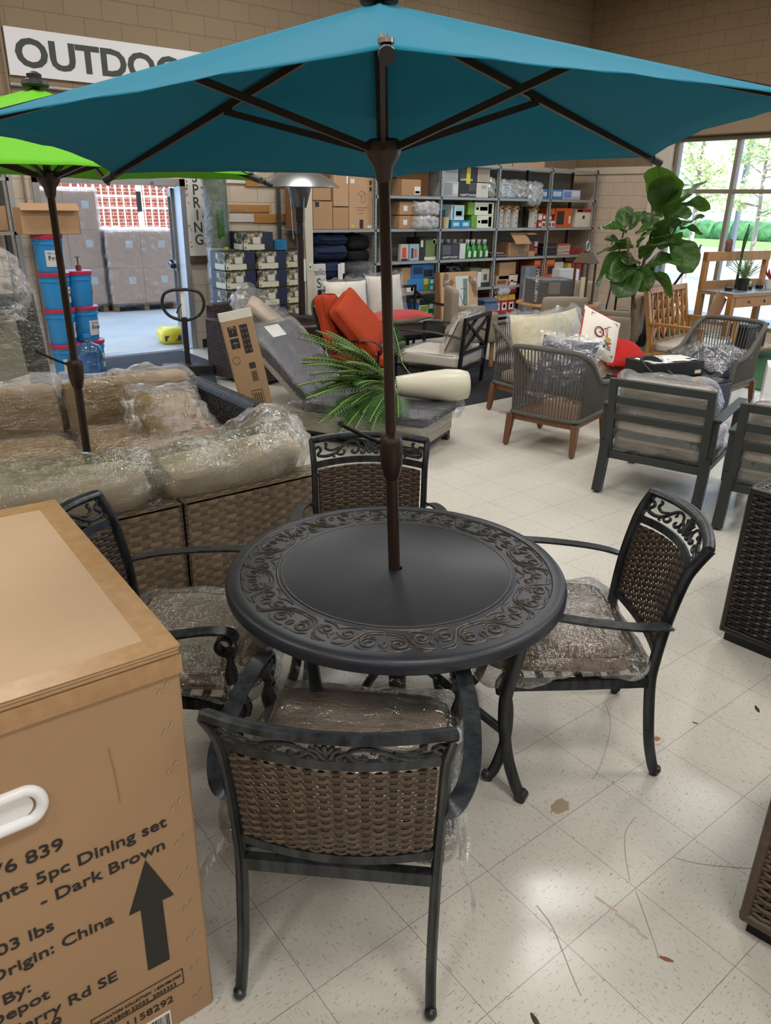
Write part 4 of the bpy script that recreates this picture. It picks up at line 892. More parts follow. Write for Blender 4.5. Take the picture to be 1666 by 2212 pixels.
# rope furniture ---------------------------------------------------------
m_rope = M('grey_rope', '5D5A55', .85, var=.25, vscale=120, bump=.4, bscale=300); m_tw = wood('teak_wood', '7A5235', '5C3B26', 2, .5)
def rope_seat(name, label, cat, loc, rz, w, d=.62, group=None):
    t = thing(name, label, cat, loc, rz, group); h = w/2
    top = [(-h, d*.5, .52), (-h, d*.30, .53), (-h, d*.05, .57), (-h, -d*.25, .72), (-h+.02, -d*.46, .79), (-h+.09, -d*.52, .815), (0, -d*.54, .82), (h-.09, -d*.52, .815), (h-.02, -d*.46, .79), (h, -d*.25, .72), (h, d*.05, .57), (h, d*.30, .53), (h, d*.5, .52)]
    bot = [(-h+.02, d*.48, .28), (-h+.02, d*.30, .28), (-h+.02, d*.05, .28), (-h+.02, -d*.25, .28), (-h+.03, -d*.42, .28), (-h+.09, -d*.45, .28), (0, -d*.46, .28), (h-.09, -d*.45, .28), (h-.03, -d*.42, .28), (h-.02, -d*.25, .28), (h-.02, d*.05, .28), (h-.02, d*.30, .28), (h-.02, d*.48, .28)]
    A = spline(top, 10); B = spline(bot, 10)
    MB().tube(A, .022, 8).tube([A[0], A[0]+Vector((0, .02, -.06)), B[0]+Vector((0, .02, 0))], .02, 8).tube([A[-1], A[-1]+Vector((0, .02, -.06)), B[-1]+Vector((0, .02, 0))], .02, 8).build('rim', m_rope, t, 60)
    def at(P, s):
        L = [0]
        for a, b in zip(P, P[1:]): L.append(L[-1]+(b-a).length)
        s *= L[-1]
        for i in range(len(P)-1):
            if L[i+1] >= s: return P[i]+(P[i+1]-P[i])*((s-L[i])/max(1e-9, L[i+1]-L[i]))
        return P[-1]
    n = int(sum((b-a).length for a, b in zip(A, A[1:]))/.030); mb = MB()
    for i in range(n):
        s = (i+.5)/n; a = at(A, s); b = at(B, s); mb.tube([a, (a+b)/2+Vector((0, 0, 0)), b], .0055, 5, caps=False)
    mb.build('rope_webbing', m_rope, t, 60)
    MB().tube(B, .018, 8).build('lower_rim', m_rope, t, 60)
    MB().bx(-h+.03, h-.03, -d*.44, d*.5, .215, .275, r=.006).build('seat_frame', m_tw, t)
    for sx in (-1, 1):
        for sy, yy in ((-1, -d*.44), (1, d*.46)):
            x = sx*(h-.03); MB().sweep([(x+sx*.012, yy+sy*.035, .012), (x, yy, .26)], [(-.024, -.024), (.024, -.024), (.024, .024), (-.024, .024)], (1, 0, 0), scale=[.75, 1.15]).lathe([(.012, 0), (.012, .014)], 8, mat=T(x+sx*.012, yy+sy*.035, 0)).build('leg', m_tw, t)
    return t
rope_seat('rope_armchair', 'grey rope armchair with wooden legs, its back towards us', 'armchair', (4.83, 3.88, 0), radians(-75), .62, .62, 'grey rope armchairs')
rope_seat('rope_armchair', 'grey rope armchair facing us with a plastic wrapped pillow', 'armchair', (7.12, 3.86, 0), radians(96), .66, .62, 'grey rope armchairs')
rope_seat('rope_loveseat', 'grey rope loveseat piled with cream and red pillows', 'sofa', (5.80, 4.66, 0), radians(180), 1.34, .62)
cushion_mb((1.2, .52, .12), .04, 10, .01, 4).build('seat_cushion', m_cream, bpy.data.objects['rope_loveseat'], 180, loc=(0, .02, .34))
m_navyc = fabric('slate_navy_fabric', '333C50', .9); m_cr2 = fabric('butter_cream_fabric', 'DACFA8', .9)
wpillow('cream pillow in plastic at the left of the rope loveseat', (5.44, 4.72, .66), (radians(-20), radians(3), radians(-8)), .54, .50, .18, m_cr2, 11, piping=m_cr2)
wpillow('cream pillow in plastic beside the embroidered one on the rope loveseat', (5.98, 4.80, .66), (radians(-20), radians(-3), radians(5)), .52, .48, .17, m_cr2, 12)
wpillow('navy pillow in plastic showing over the back of the rope armchair', (4.87, 3.90, .62), (radians(-18), 0, radians(-82)), .52, .48, .16, m_navyc, 13)
ep = wpillow('white pillow embroidered with a bicycle and flowers', (6.02, 4.44, .70), (radians(-28), radians(24), radians(-20)), .46, .46, .16, M('embroidered_white', 'E8E2D6', .9, bump=.2, bscale=400), 14, False, piping=M('red_piping', 'B5282A', .8))
def on_pillow(x, z, w=.46, h=.46, t=.16):
    a, b = x/(w/2), z/(h/2); k = max(0, 1-a*a)**.55*max(0, 1-b*b)**.55
    return Vector((x, -(t/2*k)-.004, z))
def stitch(name, curves, r, mat):
    mb = MB()
    for c, cl in curves: mb.tube([on_pillow(x, z) for x, z in c], r, 5, closed=cl)
    mb.build(name, mat, ep, 60)
circ = lambda x, z, r, n=18: [(x+r*cos(2*pi*i/n), z+r*sin(2*pi*i/n)) for i in range(n)]
stitch('navy_border', [([(-.16, -.17), (.16, -.17), (.16, .17), (-.16, .17)], True), (circ(-.07, -.01, .05), True)], .0035, M('navy_thread', '2C3550', .8))
stitch('bicycle_frame', [(circ(-.068, -.012, .04), True), ([(-.07, -.01), (-.01, .05), (.03, -.03), (-.07, -.01)], False), ([(.03, -.03), (.02, .08), (.06, .09)], False), ([(-.01, .05), (.02, .06)], False)], .003, M('red_thread', 'B8242E', .8))
stitch('basket', [([(.02, -.07), (.07, -.07), (.075, -.03), (.015, -.03)], True), ([(.03, -.05), (.07, -.05)], False)], .005, M('yellow_thread', 'D8B93C', .8))
fl = MB()
for i in range(26):
    p = on_pillow(.055+random.uniform(-.05, .05), -.095+random.uniform(-.035, .03)); fl.lathe([(.002, -.002), (.008, 0), (.002, .002)], 6, i % 3, T(*p) @ RX(pi/2))
fl.build('flower_embroidery', [M('red_thread', 'B8242E', .8), M('green_thread', '3F7D54', .8), M('navy_thread', '2C3550', .8)], ep)
MB().bx(-.25, -.20, -.03, -.028, -.30, -.20).build('swing_tag', M('lime_tag', 'B7D24A', .5), ep)
wpillow('plain red pillow at the right end of the rope loveseat', (6.38, 4.42, .50), (radians(-62), radians(10), radians(-15)), .62, .46, .2, fabric('poppy_red_fabric', 'C12A25', .85), 15, False)
wpillow('dark navy pillow in shiny plastic on the far rope armchair', (6.95, 3.86, .47), (radians(82), 0, radians(92)), .56, .52, .22, fabric('midnight_fabric', '23293A', .9), 16, amp=.05)
cushion_mb((.54, .52, .12), .04, 8, .01, 4).build('seat_cushion', m_navyc, bpy.data.objects['rope_armchair.001'], 180, loc=(0, .02, .33))
# coffee table of dark wicker with boxes -----------------------------------
dk = thing('wicker_coffee_table', 'dark wicker coffee table loaded with a black box and cables', 'coffee table', (6.12, 3.72, 0), radians(-8))
MB().bx(-.42, .42, -.36, .36, .06, .42, r=.015).build('table_body', m_bw, dk); MB().bx(-.40, .40, -.34, .34, 0, .06).build('plinth', m_blk, dk); MB().bx(-.41, .41, -.35, .35, .42, .428).build('glass_top', M('dark_glass', '101216', .08), dk)
bb = thing('black_box', 'black cardboard box with papers on the wicker coffee table', 'box', (6.22, 3.84, .43), radians(-14))
MB().bx(-.3, .3, -.18, .18, 0, .13, r=.004).build('box_body', M('black_card', '1A1B1E', .45), bb); MB().bx(.2, .27, -.182, -.180, .02, .05).build('white_label', M('white_paper', 'E4E3DE', .7), bb)
mb = MB(); mb.grid(lambda u, v: Vector((-.05+.32*u, -.12+.26*v, .134+.012*noise.noise(Vector((u*4, v*4, 2))))), 10, 8); tag(mb.build('paper_sheet', M('white_paper', 'E4E3DE', .7), None, 180, loc=(6.22, 3.84, .43), rz=radians(-20)), 'crumpled white paper lying on the black box', 'paper')
mb = MB(); mb.grid(lambda u, v: Vector((-.27+.22*u, -.16+.26*v, .133+.008*noise.noise(Vector((u*4, v*4, 5))))), 8, 8); tag(mb.build('leaflet', NT('printed_leaflet').m, None, 180, loc=(6.22, 3.84, .43), rz=radians(-14)), 'printed leaflet on the left end of the black box', 'paper')
mb = MB()
for k in range(3): mb.tube(spline([(5.84+k*.02, 3.62, .445), (5.80, 3.70, .50+k*.01), (5.86, 3.85, .58+.01*k), (6.02, 3.80, .57+k*.012), (6.06+k*.01, 3.66, .47), (6.02, 3.56, .445)], 6), .011, 7)
tag(mb.build('black_cable', M('black_rubber', '101012', .5), None, 60), 'coil of thick black cable on the wicker coffee table', 'cable')
mb = MB(); mb.tube([(6.16+.09*i/60, 3.50-.01*i/60+.012*cos(i*.9), .448+.012*sin(i*.9)) for i in range(61)], .005, 5); tag(mb.build('rope_coil', M('amber_rope', 'C08A2C', .6), None, 60), 'small amber coil beside the black cable', 'coil')
# dark slatted lounge chairs ------------------------------------------------
m_slate = M('matte_slate_metal', '343837', .5, .2, var=.05); m_grycush = fabric('greige_fabric', 'AB9F93', .9)
def slat_chair(label, loc, rz, seed):
    t = thing('slatted_lounge_chair', label, 'lounge chair', loc, rz, 'slatted metal lounge chairs'); sq = [(-.024, -.016), (.024, -.016), (.024, .016), (-.024, .016)]
    for s in (-1, 1):
        MB().sweep(spline([(s*.33, -.43, .012), (s*.33, -.385, .2), (s*.33, -.365, .36)], 4), [(a*1.3, b*1.6) for a, b in sq], (1, 0, 0)).sweep([(s*.31, -.365, .25), (s*.31, -.385, .5), (s*.31, -.43, .80)], sq, (1, 0, 0)).sweep([(s*.345, -.365, .33), (s*.345, -.375, .60)], sq, (1, 0, 0)).lathe([(.012, 0), (.012, .014)], 8, mat=T(s*.33, -.43, 0)).build('back_leg', m_slate, t)
        MB().sweep(spline([(s*.345, .36, .012), (s*.345, .33, .2), (s*.345, .33, .6)], 3), [(a*1.2, b*1.5) for a, b in sq], (1, 0, 0)).build('front_leg', m_slate, t)
        MB().bx(s*.35-.03, s*.35+.03, -.39, .36, .60, .622, r=.004).build('arm', m_slate, t); MB().bx(s*.33-.012, s*.33+.012, -.37, .34, .25, .29).build('side_rail', m_slate, t)
    for z, y in ((.775, -.425), (.66, -.408), (.545, -.391), (.43, -.378)): MB().box((0, y, z), (.62, .026, .052), 0, .003, RX(radians(8))).build('back_slat', m_slate, t)
    MB().bx(-.33, .33, -.385, -.355, .245, .295, r=.003).build('rear_rail', m_slate, t); MB().bx(-.33, .33, .31, .34, .25, .29, r=.003).build('front_rail', m_slate, t)
    mb = MB()
    for i in range(7): mb.bx(-.32, .32, -.32+i*.1, -.27+i*.1, .265, .28)
    mb.build('seat_slat', m_slate, t)
    mt_ = Matrix.LocRotScale(Vector(loc), Matrix.Rotation(rz, 3, 'Z').to_euler(), None)
    return t, mt_
def slat_cush(label, mt_, l, rx, d, seed, nm='seat_cushion'):
    e = (mt_ @ T(*l) @ RX(rx)); t = thing(nm, label, 'cushion', e.translation, 0, None, e.to_euler())
    cushion_mb(d, .055, 12, .02, seed, .008).build('cushion_cover', m_grycush, t, 180)
    for z in (-d[2]*.3, d[2]*.3): MB().tube([(d[0]/2*math.copysign(abs(cos(a))**.2, cos(a)), d[1]/2*math.copysign(abs(sin(a))**.2, sin(a)), z) for a in [2*pi*i/36 for i in range(36)]], .004, 5, closed=True).build('piping', m_pipe, t, 180)
    wrap_box(d, .07, 30, seed, .02, (.012, .015, .006), .05, .02).build('plastic_bag', m_wrap_soft, t, 180)
SA = atan2(-.66, .20)
for k, (lab, loc, which) in enumerate((('dark slatted lounge chair standing clear, back towards us', (4.68, 2.75), 'the fully visible'), ('dark slatted lounge chair cut by the right edge of the picture', (4.76, 1.90), 'the cut off'))):
    c, mt_ = slat_chair(lab, (loc[0], loc[1], 0), SA, k)
    slat_cush(('greige seat cushion in plastic on the whole slatted chair', 'greige seat cushion in plastic on the cropped slatted chair')[k], mt_, (0, .0, .355), 0, (.60, .66, .14), 3+k)
    slat_cush(('greige back cushion in plastic behind the slats of the whole chair', 'greige back cushion in plastic behind the slats of the cropped chair')[k], mt_, (0, -.27, .57), radians(80), (.60, .44, .16), 7+k, 'back_cushion')
# black wicker pieces at the right edge -----------------------------------
m_bwv = [M('black_weave_round', '2A2623', .3, var=.2), M('dark_brown_weave_round', '332D29', .3, var=.2), M('black_weave_stake', '141210', .4)]
m_brv = [M('brown_weave_round', '4A3C30', .45, var=.25, vscale=40), M('grey_brown_weave_round', '55463A', .45, var=.25, vscale=40), M('brown_weave_stake', '33291F', .5)]
def wicker_block(name, label, cat, loc, rz, w, d, h, mats, plinth, core, rows, top=True, taper=.0):
    t = thing(name, label, cat, loc, rz)
    MB().bx(.012, w-.012, .012, d-.012, .03, h-.02).build('inner_core', core, t)
    for nm, o, ax, nn, ww in (('front_panel', Vector((0, 0, 0)), Vector((1, 0, 0)), Vector((0, -1, 0)), w), ('side_panel', Vector((0, d, 0)), Vector((0, -1, 0)), Vector((-1, 0, 0)), d)):
        def surf(u, v, o=o, ax=ax, nn=nn, ww=ww): return o+ax*(u*ww)+Vector((0, 0, lerp(.06, h-.02, v)))-nn*(taper*v), nn
        weave_mb(surf, rows, int(ww/.040), (h-.08)/rows*.95, .012, .005, .0045, 1, ww, h-.08).build(nm, mats, t, 60)
    def surf2(u, v): return Vector((u*w, v*d, h+.012*sin(pi*u)*sin(pi*v))), Vector((0, 0, 1))
    weave_mb(surf2, int(d/.016), int(w/.03), .015, .010, .004, .004, 1, w, d).build('top_panel', mats, t, 60)
    mb = MB()
    for z in (.06, h-.01): mb.tube([(0, 0, z), (w, 0, z)], .016, 8).tube([(0, 0, z), (0, d, z)], .016, 8)
    mb.tube([(0, 0, .05), (0, 0, h)], .014, 8); mb.build('braided_edge', mats[0], t, 60)
    MB().bx(.01, w-.01, .01, d-.01, 0, .05).build('plinth', plinth, t)
wicker_block('wicker_ottoman', 'black wicker ottoman on a dark plinth at the right edge', 'ottoman', (3.075, 1.392, 0), radians(-86), .62, .7, .745, m_bwv, m_blk, M('dark_core', '0C0B0A', .9), 44)
wicker_block('wicker_armchair', 'brown wicker furniture corner at the lower right edge', 'armchair', (1.700, .545, 0), radians(-80), .62, .7, .66, m_brv, M('dark_core', '0C0B0A', .9), M('dark_core', '0C0B0A', .9), 40)
# ================================================================== SHELVING ALONG THE BACK WALL
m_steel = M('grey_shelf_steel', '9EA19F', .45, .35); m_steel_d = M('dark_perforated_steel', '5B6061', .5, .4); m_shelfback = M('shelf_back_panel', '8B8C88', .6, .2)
UX = [5.45, 6.65, 7.84, 9.01, 10.21, 11.40]; SY0, SY1 = 8.80, 9.36
LV = {'a': .15, 'b': .605, 'c': 1.04, 'd': 1.48, 'e': 1.912, 'f': 2.36}
BAYLAB = ['grey steel shelving bay behind the heater, holding navy cushions and cartons', 'grey steel shelving bay seen just right of the umbrella pole', 'grey steel shelving bay with the green spray bottles', 'grey steel shelving bay with the small birdhouses', 'grey steel shelving bay at the right end with orange boxes']
for k in range(5):
    x0, x1 = UX[k], UX[k+1]
    t = thing('shelving_unit', BAYLAB[k], 'shelving', (x0, SY0, 0), 0, 'steel shelving bays along the back wall'); w = x1-x0
    for nm, xx in ((('left', 0.0),) if k < 4 else (('left', 0.0), ('right', w-.04))):
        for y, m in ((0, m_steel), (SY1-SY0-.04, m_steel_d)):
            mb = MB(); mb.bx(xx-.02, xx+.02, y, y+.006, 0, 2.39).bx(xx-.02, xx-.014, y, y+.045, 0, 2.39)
            for q in range(46): mb.bx(xx-.004, xx+.004, y-.0008, y, .06+q*.05, .075+q*.05, 1)
            mb.build('upright', [m, m_blk], t)
    for lv in (('b', 'd', 'f') if k == 0 else 'abcdef'):
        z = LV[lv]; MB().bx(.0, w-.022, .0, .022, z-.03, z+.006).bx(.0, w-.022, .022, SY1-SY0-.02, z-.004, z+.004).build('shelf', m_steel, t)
    if k >= 3: MB().bx(.02, w-.02, SY1-SY0-.012, SY1-SY0-.008, 1.92, 2.34).build('back_panel', m_shelfback, t)
PM = {}
def pm_(c):
    return M('print_'+c, c, .5)
def pbox(label, x0, x1, z, h, col, panels=(), yf=8.86, d=.32, name='product_box', cat='box', group=None, rz=0, mat=None, txt=None):
    w = x1-x0; t = thing(name, label, cat, ((x0+x1)/2, yf+d/2, z), rz, group)
    MB().bx(-w/2, w/2, -d/2, d/2, 0, h, r=.003).build('box_body', mat or pm_(col), t)
    for p in panels:
        u0, u1, v0, v1, c = p[:5]; MB().bx(-w/2+u0*w, -w/2+u1*w, -d/2-.0016, -d/2+.001, v0*h, v1*h).build('printed_panel', pm_(c), t)
    if txt:
        mb = MB()
        for body, u, v, s, al in txt: mb.text(body, s, T(-w/2+u*w, -d/2-.003, v*h) @ RX(pi/2), 0, al, .01, .0005)
        mb.build('lettering', pm_(txt[0][5] if len(txt[0]) > 5 else 'E8E8E8') if False else pm_('E4E4E0' if col not in ('E6E2D8', 'E9E9E6') else '1E1E20'), t)
    return t
m_cb2 = cardboard('shelf_cardboard', 'B28E6C', 5.0); m_cb3 = cardboard('pale_cardboard', 'BF9C7B', 9.0)
L = LV; u = .008
# bay behind the heater
G = 'cartons on the upper shelf behind the heater'
pbox('dark brown carton end at the far left of the top shelf', 5.50, 5.66, L['d']+u, .50, '', mat=cardboard('dark_cardboard', '8A6444', 2), name='carton', cat='carton', group=G, d=.4)
pbox('carton peeking out above another right of the heater pole', 5.68, 5.96, L['d']+.36, .26, '', mat=m_cb2, name='carton', cat='carton', group=G)
pbox('carton with black square mark just right of the heater pole', 5.68, 5.98, L['d']+u, .34, '', [(.1, .3, .8, .98, '2A2522')], mat=m_cb2, name='carton', cat='carton', group=G)
pbox('carton with a white label standing on a crushed carton', 6.00, 6.24, L['d']+.29, .40, '', [(.85, .97, .7, .98, 'E4E3DE')], mat=m_cb3, name='carton', cat='carton', group=G)
pbox('crushed carton under the one with a white label', 5.99, 6.24, L['d']+u, .27, '', mat=m_cb2, name='carton', cat='carton', group=G)
t = pbox('largest carton on the top shelf with an outline drawing of a covered chair', 6.25, 6.64, L['d']+u, .66, '', [(.05, .22, .86, .94, 'E4E3DE'), (.86, .95, .84, .92, '2A2522'), (.86, .95, .72, .80, '2A2522'), (.44, .6, .01, .18, '2A2522'), (.1, .2, .04, .08, 'DCC83C'), (.78, .96, .01, .07, 'E4E3DE')], mat=m_cb3, name='carton', cat='carton', group=G)
mb = MB()
for a in (((-.06, .44), (.0, .48), (.07, .45), (.0, .41), (-.06, .44)), ((.0, .41), (.01, .33), (.07, .35), (.07, .45)), ((-.1, .27), (.1, .27)), ((-.06, .24), (.06, .24)), ((-.04, .20), (.04, .20))): mb.tube([(x, -.162, z) for x, z in a], .0018, 4)
mb.build('outline_drawing', pm_('4A3A2C'), t)
m_nv = fabric('navy_cushion_fabric', '27324C', .9); m_bkf = fabric('black_cushion_fabric', '1B1B1E', .9)
for i, (lab, z, th) in enumerate((('navy cushion on top of the pile under the cartons', 1.28, .15), ('navy cushion second from the top of the pile', 1.10, .19), ('navy cushion with hanging white tags, third in the pile', .86, .20), ('navy cushion at the bottom of the pile', .625, .21))):
    c = thing('folded_cushion', lab, 'cushion', (5.97, 9.08, z), radians(random.uniform(-4, 4)), 'navy cushions piled on the shelf')
    cushion_mb((.56, .44, th), .07, 12, .012, i*3, .02).build('cushion_cover', m_nv, c, 180, loc=(0, 0, th/2)); cushion_mb((.46, .40, .05), .024, 8, .01, i).build('folded_flap', m_nv, c, 180, loc=(.02, -.045, th*.55))
    if i == 2: MB().bx(.06, .14, -.252, -.25, -.02, .19).bx(.10, .17, -.256, -.254, .06, .2).build('white_tag', M('white_paper', 'E4E3DE', .7), c)
for i, (lab, z, th) in enumerate((('black cushion topping the dark pile on the shelf', 1.22, .19), ('black cushion second from the top of the dark pile', 1.06, .15), ('black cushion wrapped in crinkled plastic in the dark pile', .84, .20), ('black cushion at the bottom of the dark pile', .625, .20))):
    c = thing('folded_cushion', lab, 'cushion', (6.43, 9.08, z), radians(random.uniform(-5, 5)), 'black cushions piled on the shelf')
    cushion_mb((.38, .44, th), .06, 12, .012, i*3+1, .02).build('cushion_cover', m_bkf, c, 180, loc=(0, 0, th/2))
    if i in (2, 3): wrap_box((.40, .44, th), .07, 20, i, .05, (.02, .03, .02), .08).build('plastic_bag', m_wrap_soft, c, 180, loc=(0, 0, th/2))
for i in range(3): pbox('dark product box on the floor under the navy cushions, '+('left end', 'middle', 'right end')[i]+' of three', 5.6+i*.22, 5.79+i*.22, .005, .30+.05*i, '22242A', [(.1, .9, .3, .5, '3E4450')], group='dark boxes on the floor under the navy cushions')
# second bay
G2 = 'cartons in the bay right of the pole'
pbox('small carton with a square barcode label on the top shelf', 7.12, 7.47, L['e']+u, .21, '', [(.66, .97, .1, .58, 'E4E3DE'), (.7, .93, .16, .3, '4A4A4A')], mat=m_cb2, name='carton', cat='carton', group=G2, yf=8.83)
pbox('tall plain carton behind the one with a barcode label', 7.20, 7.80, L['e']+u, .42, '', mat=cardboard('dark_cardboard', '8A6444', 2), name='carton', cat='carton', group=G2, yf=9.05, d=.28)
for lab, z, seed in (('upper of two long cartons spilling plastic wrapped goods', L['d']+.19, 1), ('lower of two long cartons spilling plastic wrapped goods', L['d']+u, 2)):
    t = pbox(lab, 7.10, 7.80, z, .17, '', [(.1, .2, .3, .7, 'E4E3DE')], mat=m_cb2, name='carton', cat='carton', group=G2, yf=8.84)
    wrap_box((.40, .10, .13), .04, 18, seed, .04, (.01, .02, .01)).build('wrapped_goods', plastic_wrap('milky_wrap', 'DADCE0', .55), t, 180, loc=(.12, -.17, .085))
pbox('orange scissors blister pack at the left end of the third shelf', 6.80, 6.90, L['c']+u, .34, 'BFD3E2', [(.2, .8, .1, .45, 'D4582C'), (.2, .8, .6, .9, '5A8FC0')], name='blister_pack', cat='pack', group='blister packs', d=.06)
pbox('blister pack half hidden by the umbrella pole on the third shelf', 7.15, 7.30, L['c']+u, .23, 'BDB7B2', [(.2, .7, .2, .8, 'D4482C'), (.1, .9, .0, .15, '2A2A2C')], name='blister_pack', cat='pack', group='blister packs', d=.06)
pbox('blue and orange blister pack next to the garden lights', 7.32, 7.50, L['c']+u, .23, '9FB7C6', [(.15, .4, .15, .75, '2E3A52'), (.5, .75, .2, .7, 'D4582C')], name='blister_pack', cat='pack', group='blister packs', d=.06)
pbox('garden light box with a green photo on the third shelf', 7.51, 7.82, L['c']+u, .31, '23261F', [(.35, .95, .15, .9, '6C7F4A'), (.3, 1, 0, .16, 'DFDCC8'), (.05, .2, .6, .9, 'DFDCC8'), (.82, .98, .75, .95, 'E6DE50')])
pbox('open brown carton on the fourth shelf by the pole', 7.14, 7.42, L['b']+u, .34, '', mat=m_cb2, name='carton', cat='carton', group=G2, rz=radians(8))
pbox('blue box tilted on top of the cat picture box', 7.36, 7.80, L['b']+.19, .20, '2F6FB0', [(.1, .5, .3, .8, '173A66'), (.55, .95, .1, .6, '1B1E28')])
t = pbox('sky blue box with a white badge on the fourth shelf', 7.28, 7.60, L['b']+u, .18, '3A86C8', [(.0, .45, .0, .5, 'DDE6EC'), (.25, .4, .05, .35, '1E2024')])
pbox('leafy photo box end beside the sky blue box', 7.60, 7.71, L['b']+u, .18, '6B8A3A', [(.1, .9, .5, .95, 'C8B84A')])
for i in (0, 1): pbox(('upper', 'lower')[1-i]+' of two turquoise boxes stacked by the second upright', 7.72, 7.82, L['b']+u+i*.085, .08, '1FA0B8', [(.25, .75, .2, .8, 'BFE6EA')], group='turquoise boxes')
pbox('blue plant food pack on the bottom shelf', 7.40, 7.53, L['a']+u, .28, '2B5C98', [(.2, .8, .2, .5, 'B8CCE0')], group='garden packs on the bottom shelf', name='garden_pack', cat='pack')
pbox('white and green plant food pack on the bottom shelf', 7.54, 7.72, L['a']+u, .33, 'D8E0C0', [(0, 1, .75, 1, '2E3230'), (.1, .9, .45, .7, '7FA83A'), (.1, .9, .05, .3, '3E6E44')], group='garden packs on the bottom shelf', name='garden_pack', cat='pack')
pbox('dark green lawn pack on the bottom shelf', 7.73, 7.82, L['a']+u, .34, '1E5A3A', [(.05, .95, .55, .75, 'E0E6DC'), (.1, .9, .1, .35, 'C8D4B8')], group='garden packs on the bottom shelf', name='garden_pack', cat='pack')
# third bay
G3 = 'grey and black furniture cover packs'
pbox('pale grey cover pack, lower left on the top shelf', 7.90, 8.22, L['e']+u, .21, 'B4B8B8', [(.1, .6, .1, .9, '8F979A'), (.65, .95, .2, .8, 'D0D3D2')], group=G3)
pbox('black cover pack with white lettering, lower middle on the top shelf', 8.23, 8.58, L['e']+u, .21, '2A2B2D', [(.55, .98, .4, .95, '4A4B4D')], group=G3, txt=[('HAMPTON BAY', .06, .06, .05, 'LEFT')])
pbox('white cover pack, lower right on the top shelf', 8.59, 8.84, L['e']+u, .20, 'D2D0CA', [(.4, .8, .6, .85, 'A8A8A4')], group=G3)
pbox('pale grey cover pack, upper left on the top shelf', 7.90, 8.20, L['e']+.22, .20, 'AEB2B2', [(.2, .9, .1, .9, '99A0A2')], group=G3)
t = pbox('black cover pack with a yellow tag, upper middle on the top shelf', 8.21, 8.58, L['e']+.22, .20, '2C2E33', [(.1, .5, .2, .8, '45484D')], group=G3, txt=[('HAMPTON', .1, .04, .05, 'LEFT')])
MB().bx(-.03, .05, -.165, -.162, -.03, .20).build('yellow_tag', pm_('D8C82C'), t)
pbox('beige fabric pack, upper right on the top shelf', 8.60, 8.85, L['e']+.22, .20, 'B9AD9A', [(.1, .9, .1, .9, 'A89C8A')], group=G3)
m_silver = M('crinkled_silver_film', 'B8BABA', .25, .5, bump=1.0, bscale=25)
def crinkle(label, loc, d, seed, mat=m_silver, grp='crinkled silver packs'):
    t = wrap_box(d, .05, 16, seed, .05, (0, 0, 0)).build('foil_pack', mat, None, 60, loc=loc); return tag(t, label, 'pack', grp)
crinkle('crinkled silver pack beside the white cover pack', (8.92, 8.97, L['e']+.15), (.13, .2, .27), 1)
pbox('teal plant food box on the second shelf', 7.95, 8.36, L['d']+u, .34, '1E6E86', [(.2, .95, .75, .95, '8FC0CC')], yf=9.0, d=.25)
pbox('white box with a blue picture in front of the teal one', 8.10, 8.36, L['d']+.12, .21, 'DDE6E8', [(.08, .22, .05, .95, '2E86B8'), (.3, .95, .2, .8, '9CC3D2'), (.35, .8, .3, .6, '2C4A5C')])
for i in (0, 1): pbox(('left', 'right')[i]+' of two small bright blue boxes under the white box', 8.11+i*.2, 8.30+i*.2, L['d']+u, .105, '2C93C4', [(.2, .8, .3, .75, 'BCE0EC')], group='small bright blue boxes')
tag(MB().lathe([(.05, 0), (.06, .15), (.062, .155), (.05, .156)], 16).build('paper_cup_stack', pm_('D9C8A4'), None, 50, loc=(8.0, 8.88, L['d']+u)), 'stack of cream paper cups left of the blue boxes', 'cups')
for i in (0, 1): pbox(('lower', 'upper')[i]+' of two green and white hedge trimmer boxes', 8.44+.08*(1-i), 8.98, L['d']+u+i*.185, .18, '6E9E2C', [(.25, 1, 0, 1, 'DEE6D4'), (.45, .75, .35, .65, '5C6460'), (.78, .92, .1, .9, '7FA030'), (.3, .4, .4, .6, '6A2C2C')], group='hedge trimmer boxes', txt=[('SUNJOE', .27, .82, .022, 'LEFT')])
pbox('black string light box with pale lettering left of the spray bottles', 7.92, 8.30, L['c']+u, .22, '2A2B30', [(.1, .55, .3, .9, '5A5C62'), (.6, .97, .1, .95, '3A3B42')], txt=[('HAMPTON BAY', .1, .06, .045, 'LEFT')])
pbox('plain white box end against the spray bottles', 8.31, 8.43, L['c']+u, .22, 'D6D6D8')
m_gl = M('green_bottle_plastic', '2F8A3A', .25); m_lab = M('white_bottle_label', 'D6E2CC', .5); m_cap = M('white_sprayer', 'D8DAD4', .4)
def bottle(label, loc, src=None):
    t = thing('spray_bottle', label, 'bottle', loc, random.uniform(-.2, .2), 'green spray bottles')
    MB().lathe([(.042, 0), (.048, .008), (.048, .13), (.042, .16), (.018, .20), (.015, .225)], 16).build('bottle_body', m_gl, t, 50)
    MB().bx(-.03, .03, -.0500, -.047, .02, .11, r=.001).build('label', m_lab, t)
    MB().lathe([(.018, .222), (.018, .25)], 10).bx(-.055, .03, -.014, .014, .245, .275, r=.005).bx(-.045, -.035, -.006, .006, .205, .25).build('sprayer', m_cap, t)
    return t
bt = bottle('green spray bottle nearest the white box in the front row', (8.50, 8.89, L['c']+u))
for i, lab in enumerate(('second green spray bottle from the white box in the front row', 'third green spray bottle from the white box in the front row', 'green spray bottle at the right end of the front row')): copy_thing(bt, lab, (8.615+i*.125, 8.89, L['c']+u), random.uniform(-.2, .2))
for i in range(7): copy_thing(bt, 'green spray bottle in the back row behind the boxes', (8.0+i*.135, 9.08, L['c']+u), random.uniform(-.3, .3))
pbox('open carton on the fourth shelf behind the fern carton', 7.92, 8.24, L['b']+u, .20, '', mat=m_cb2, name='carton', cat='carton', group=G2)
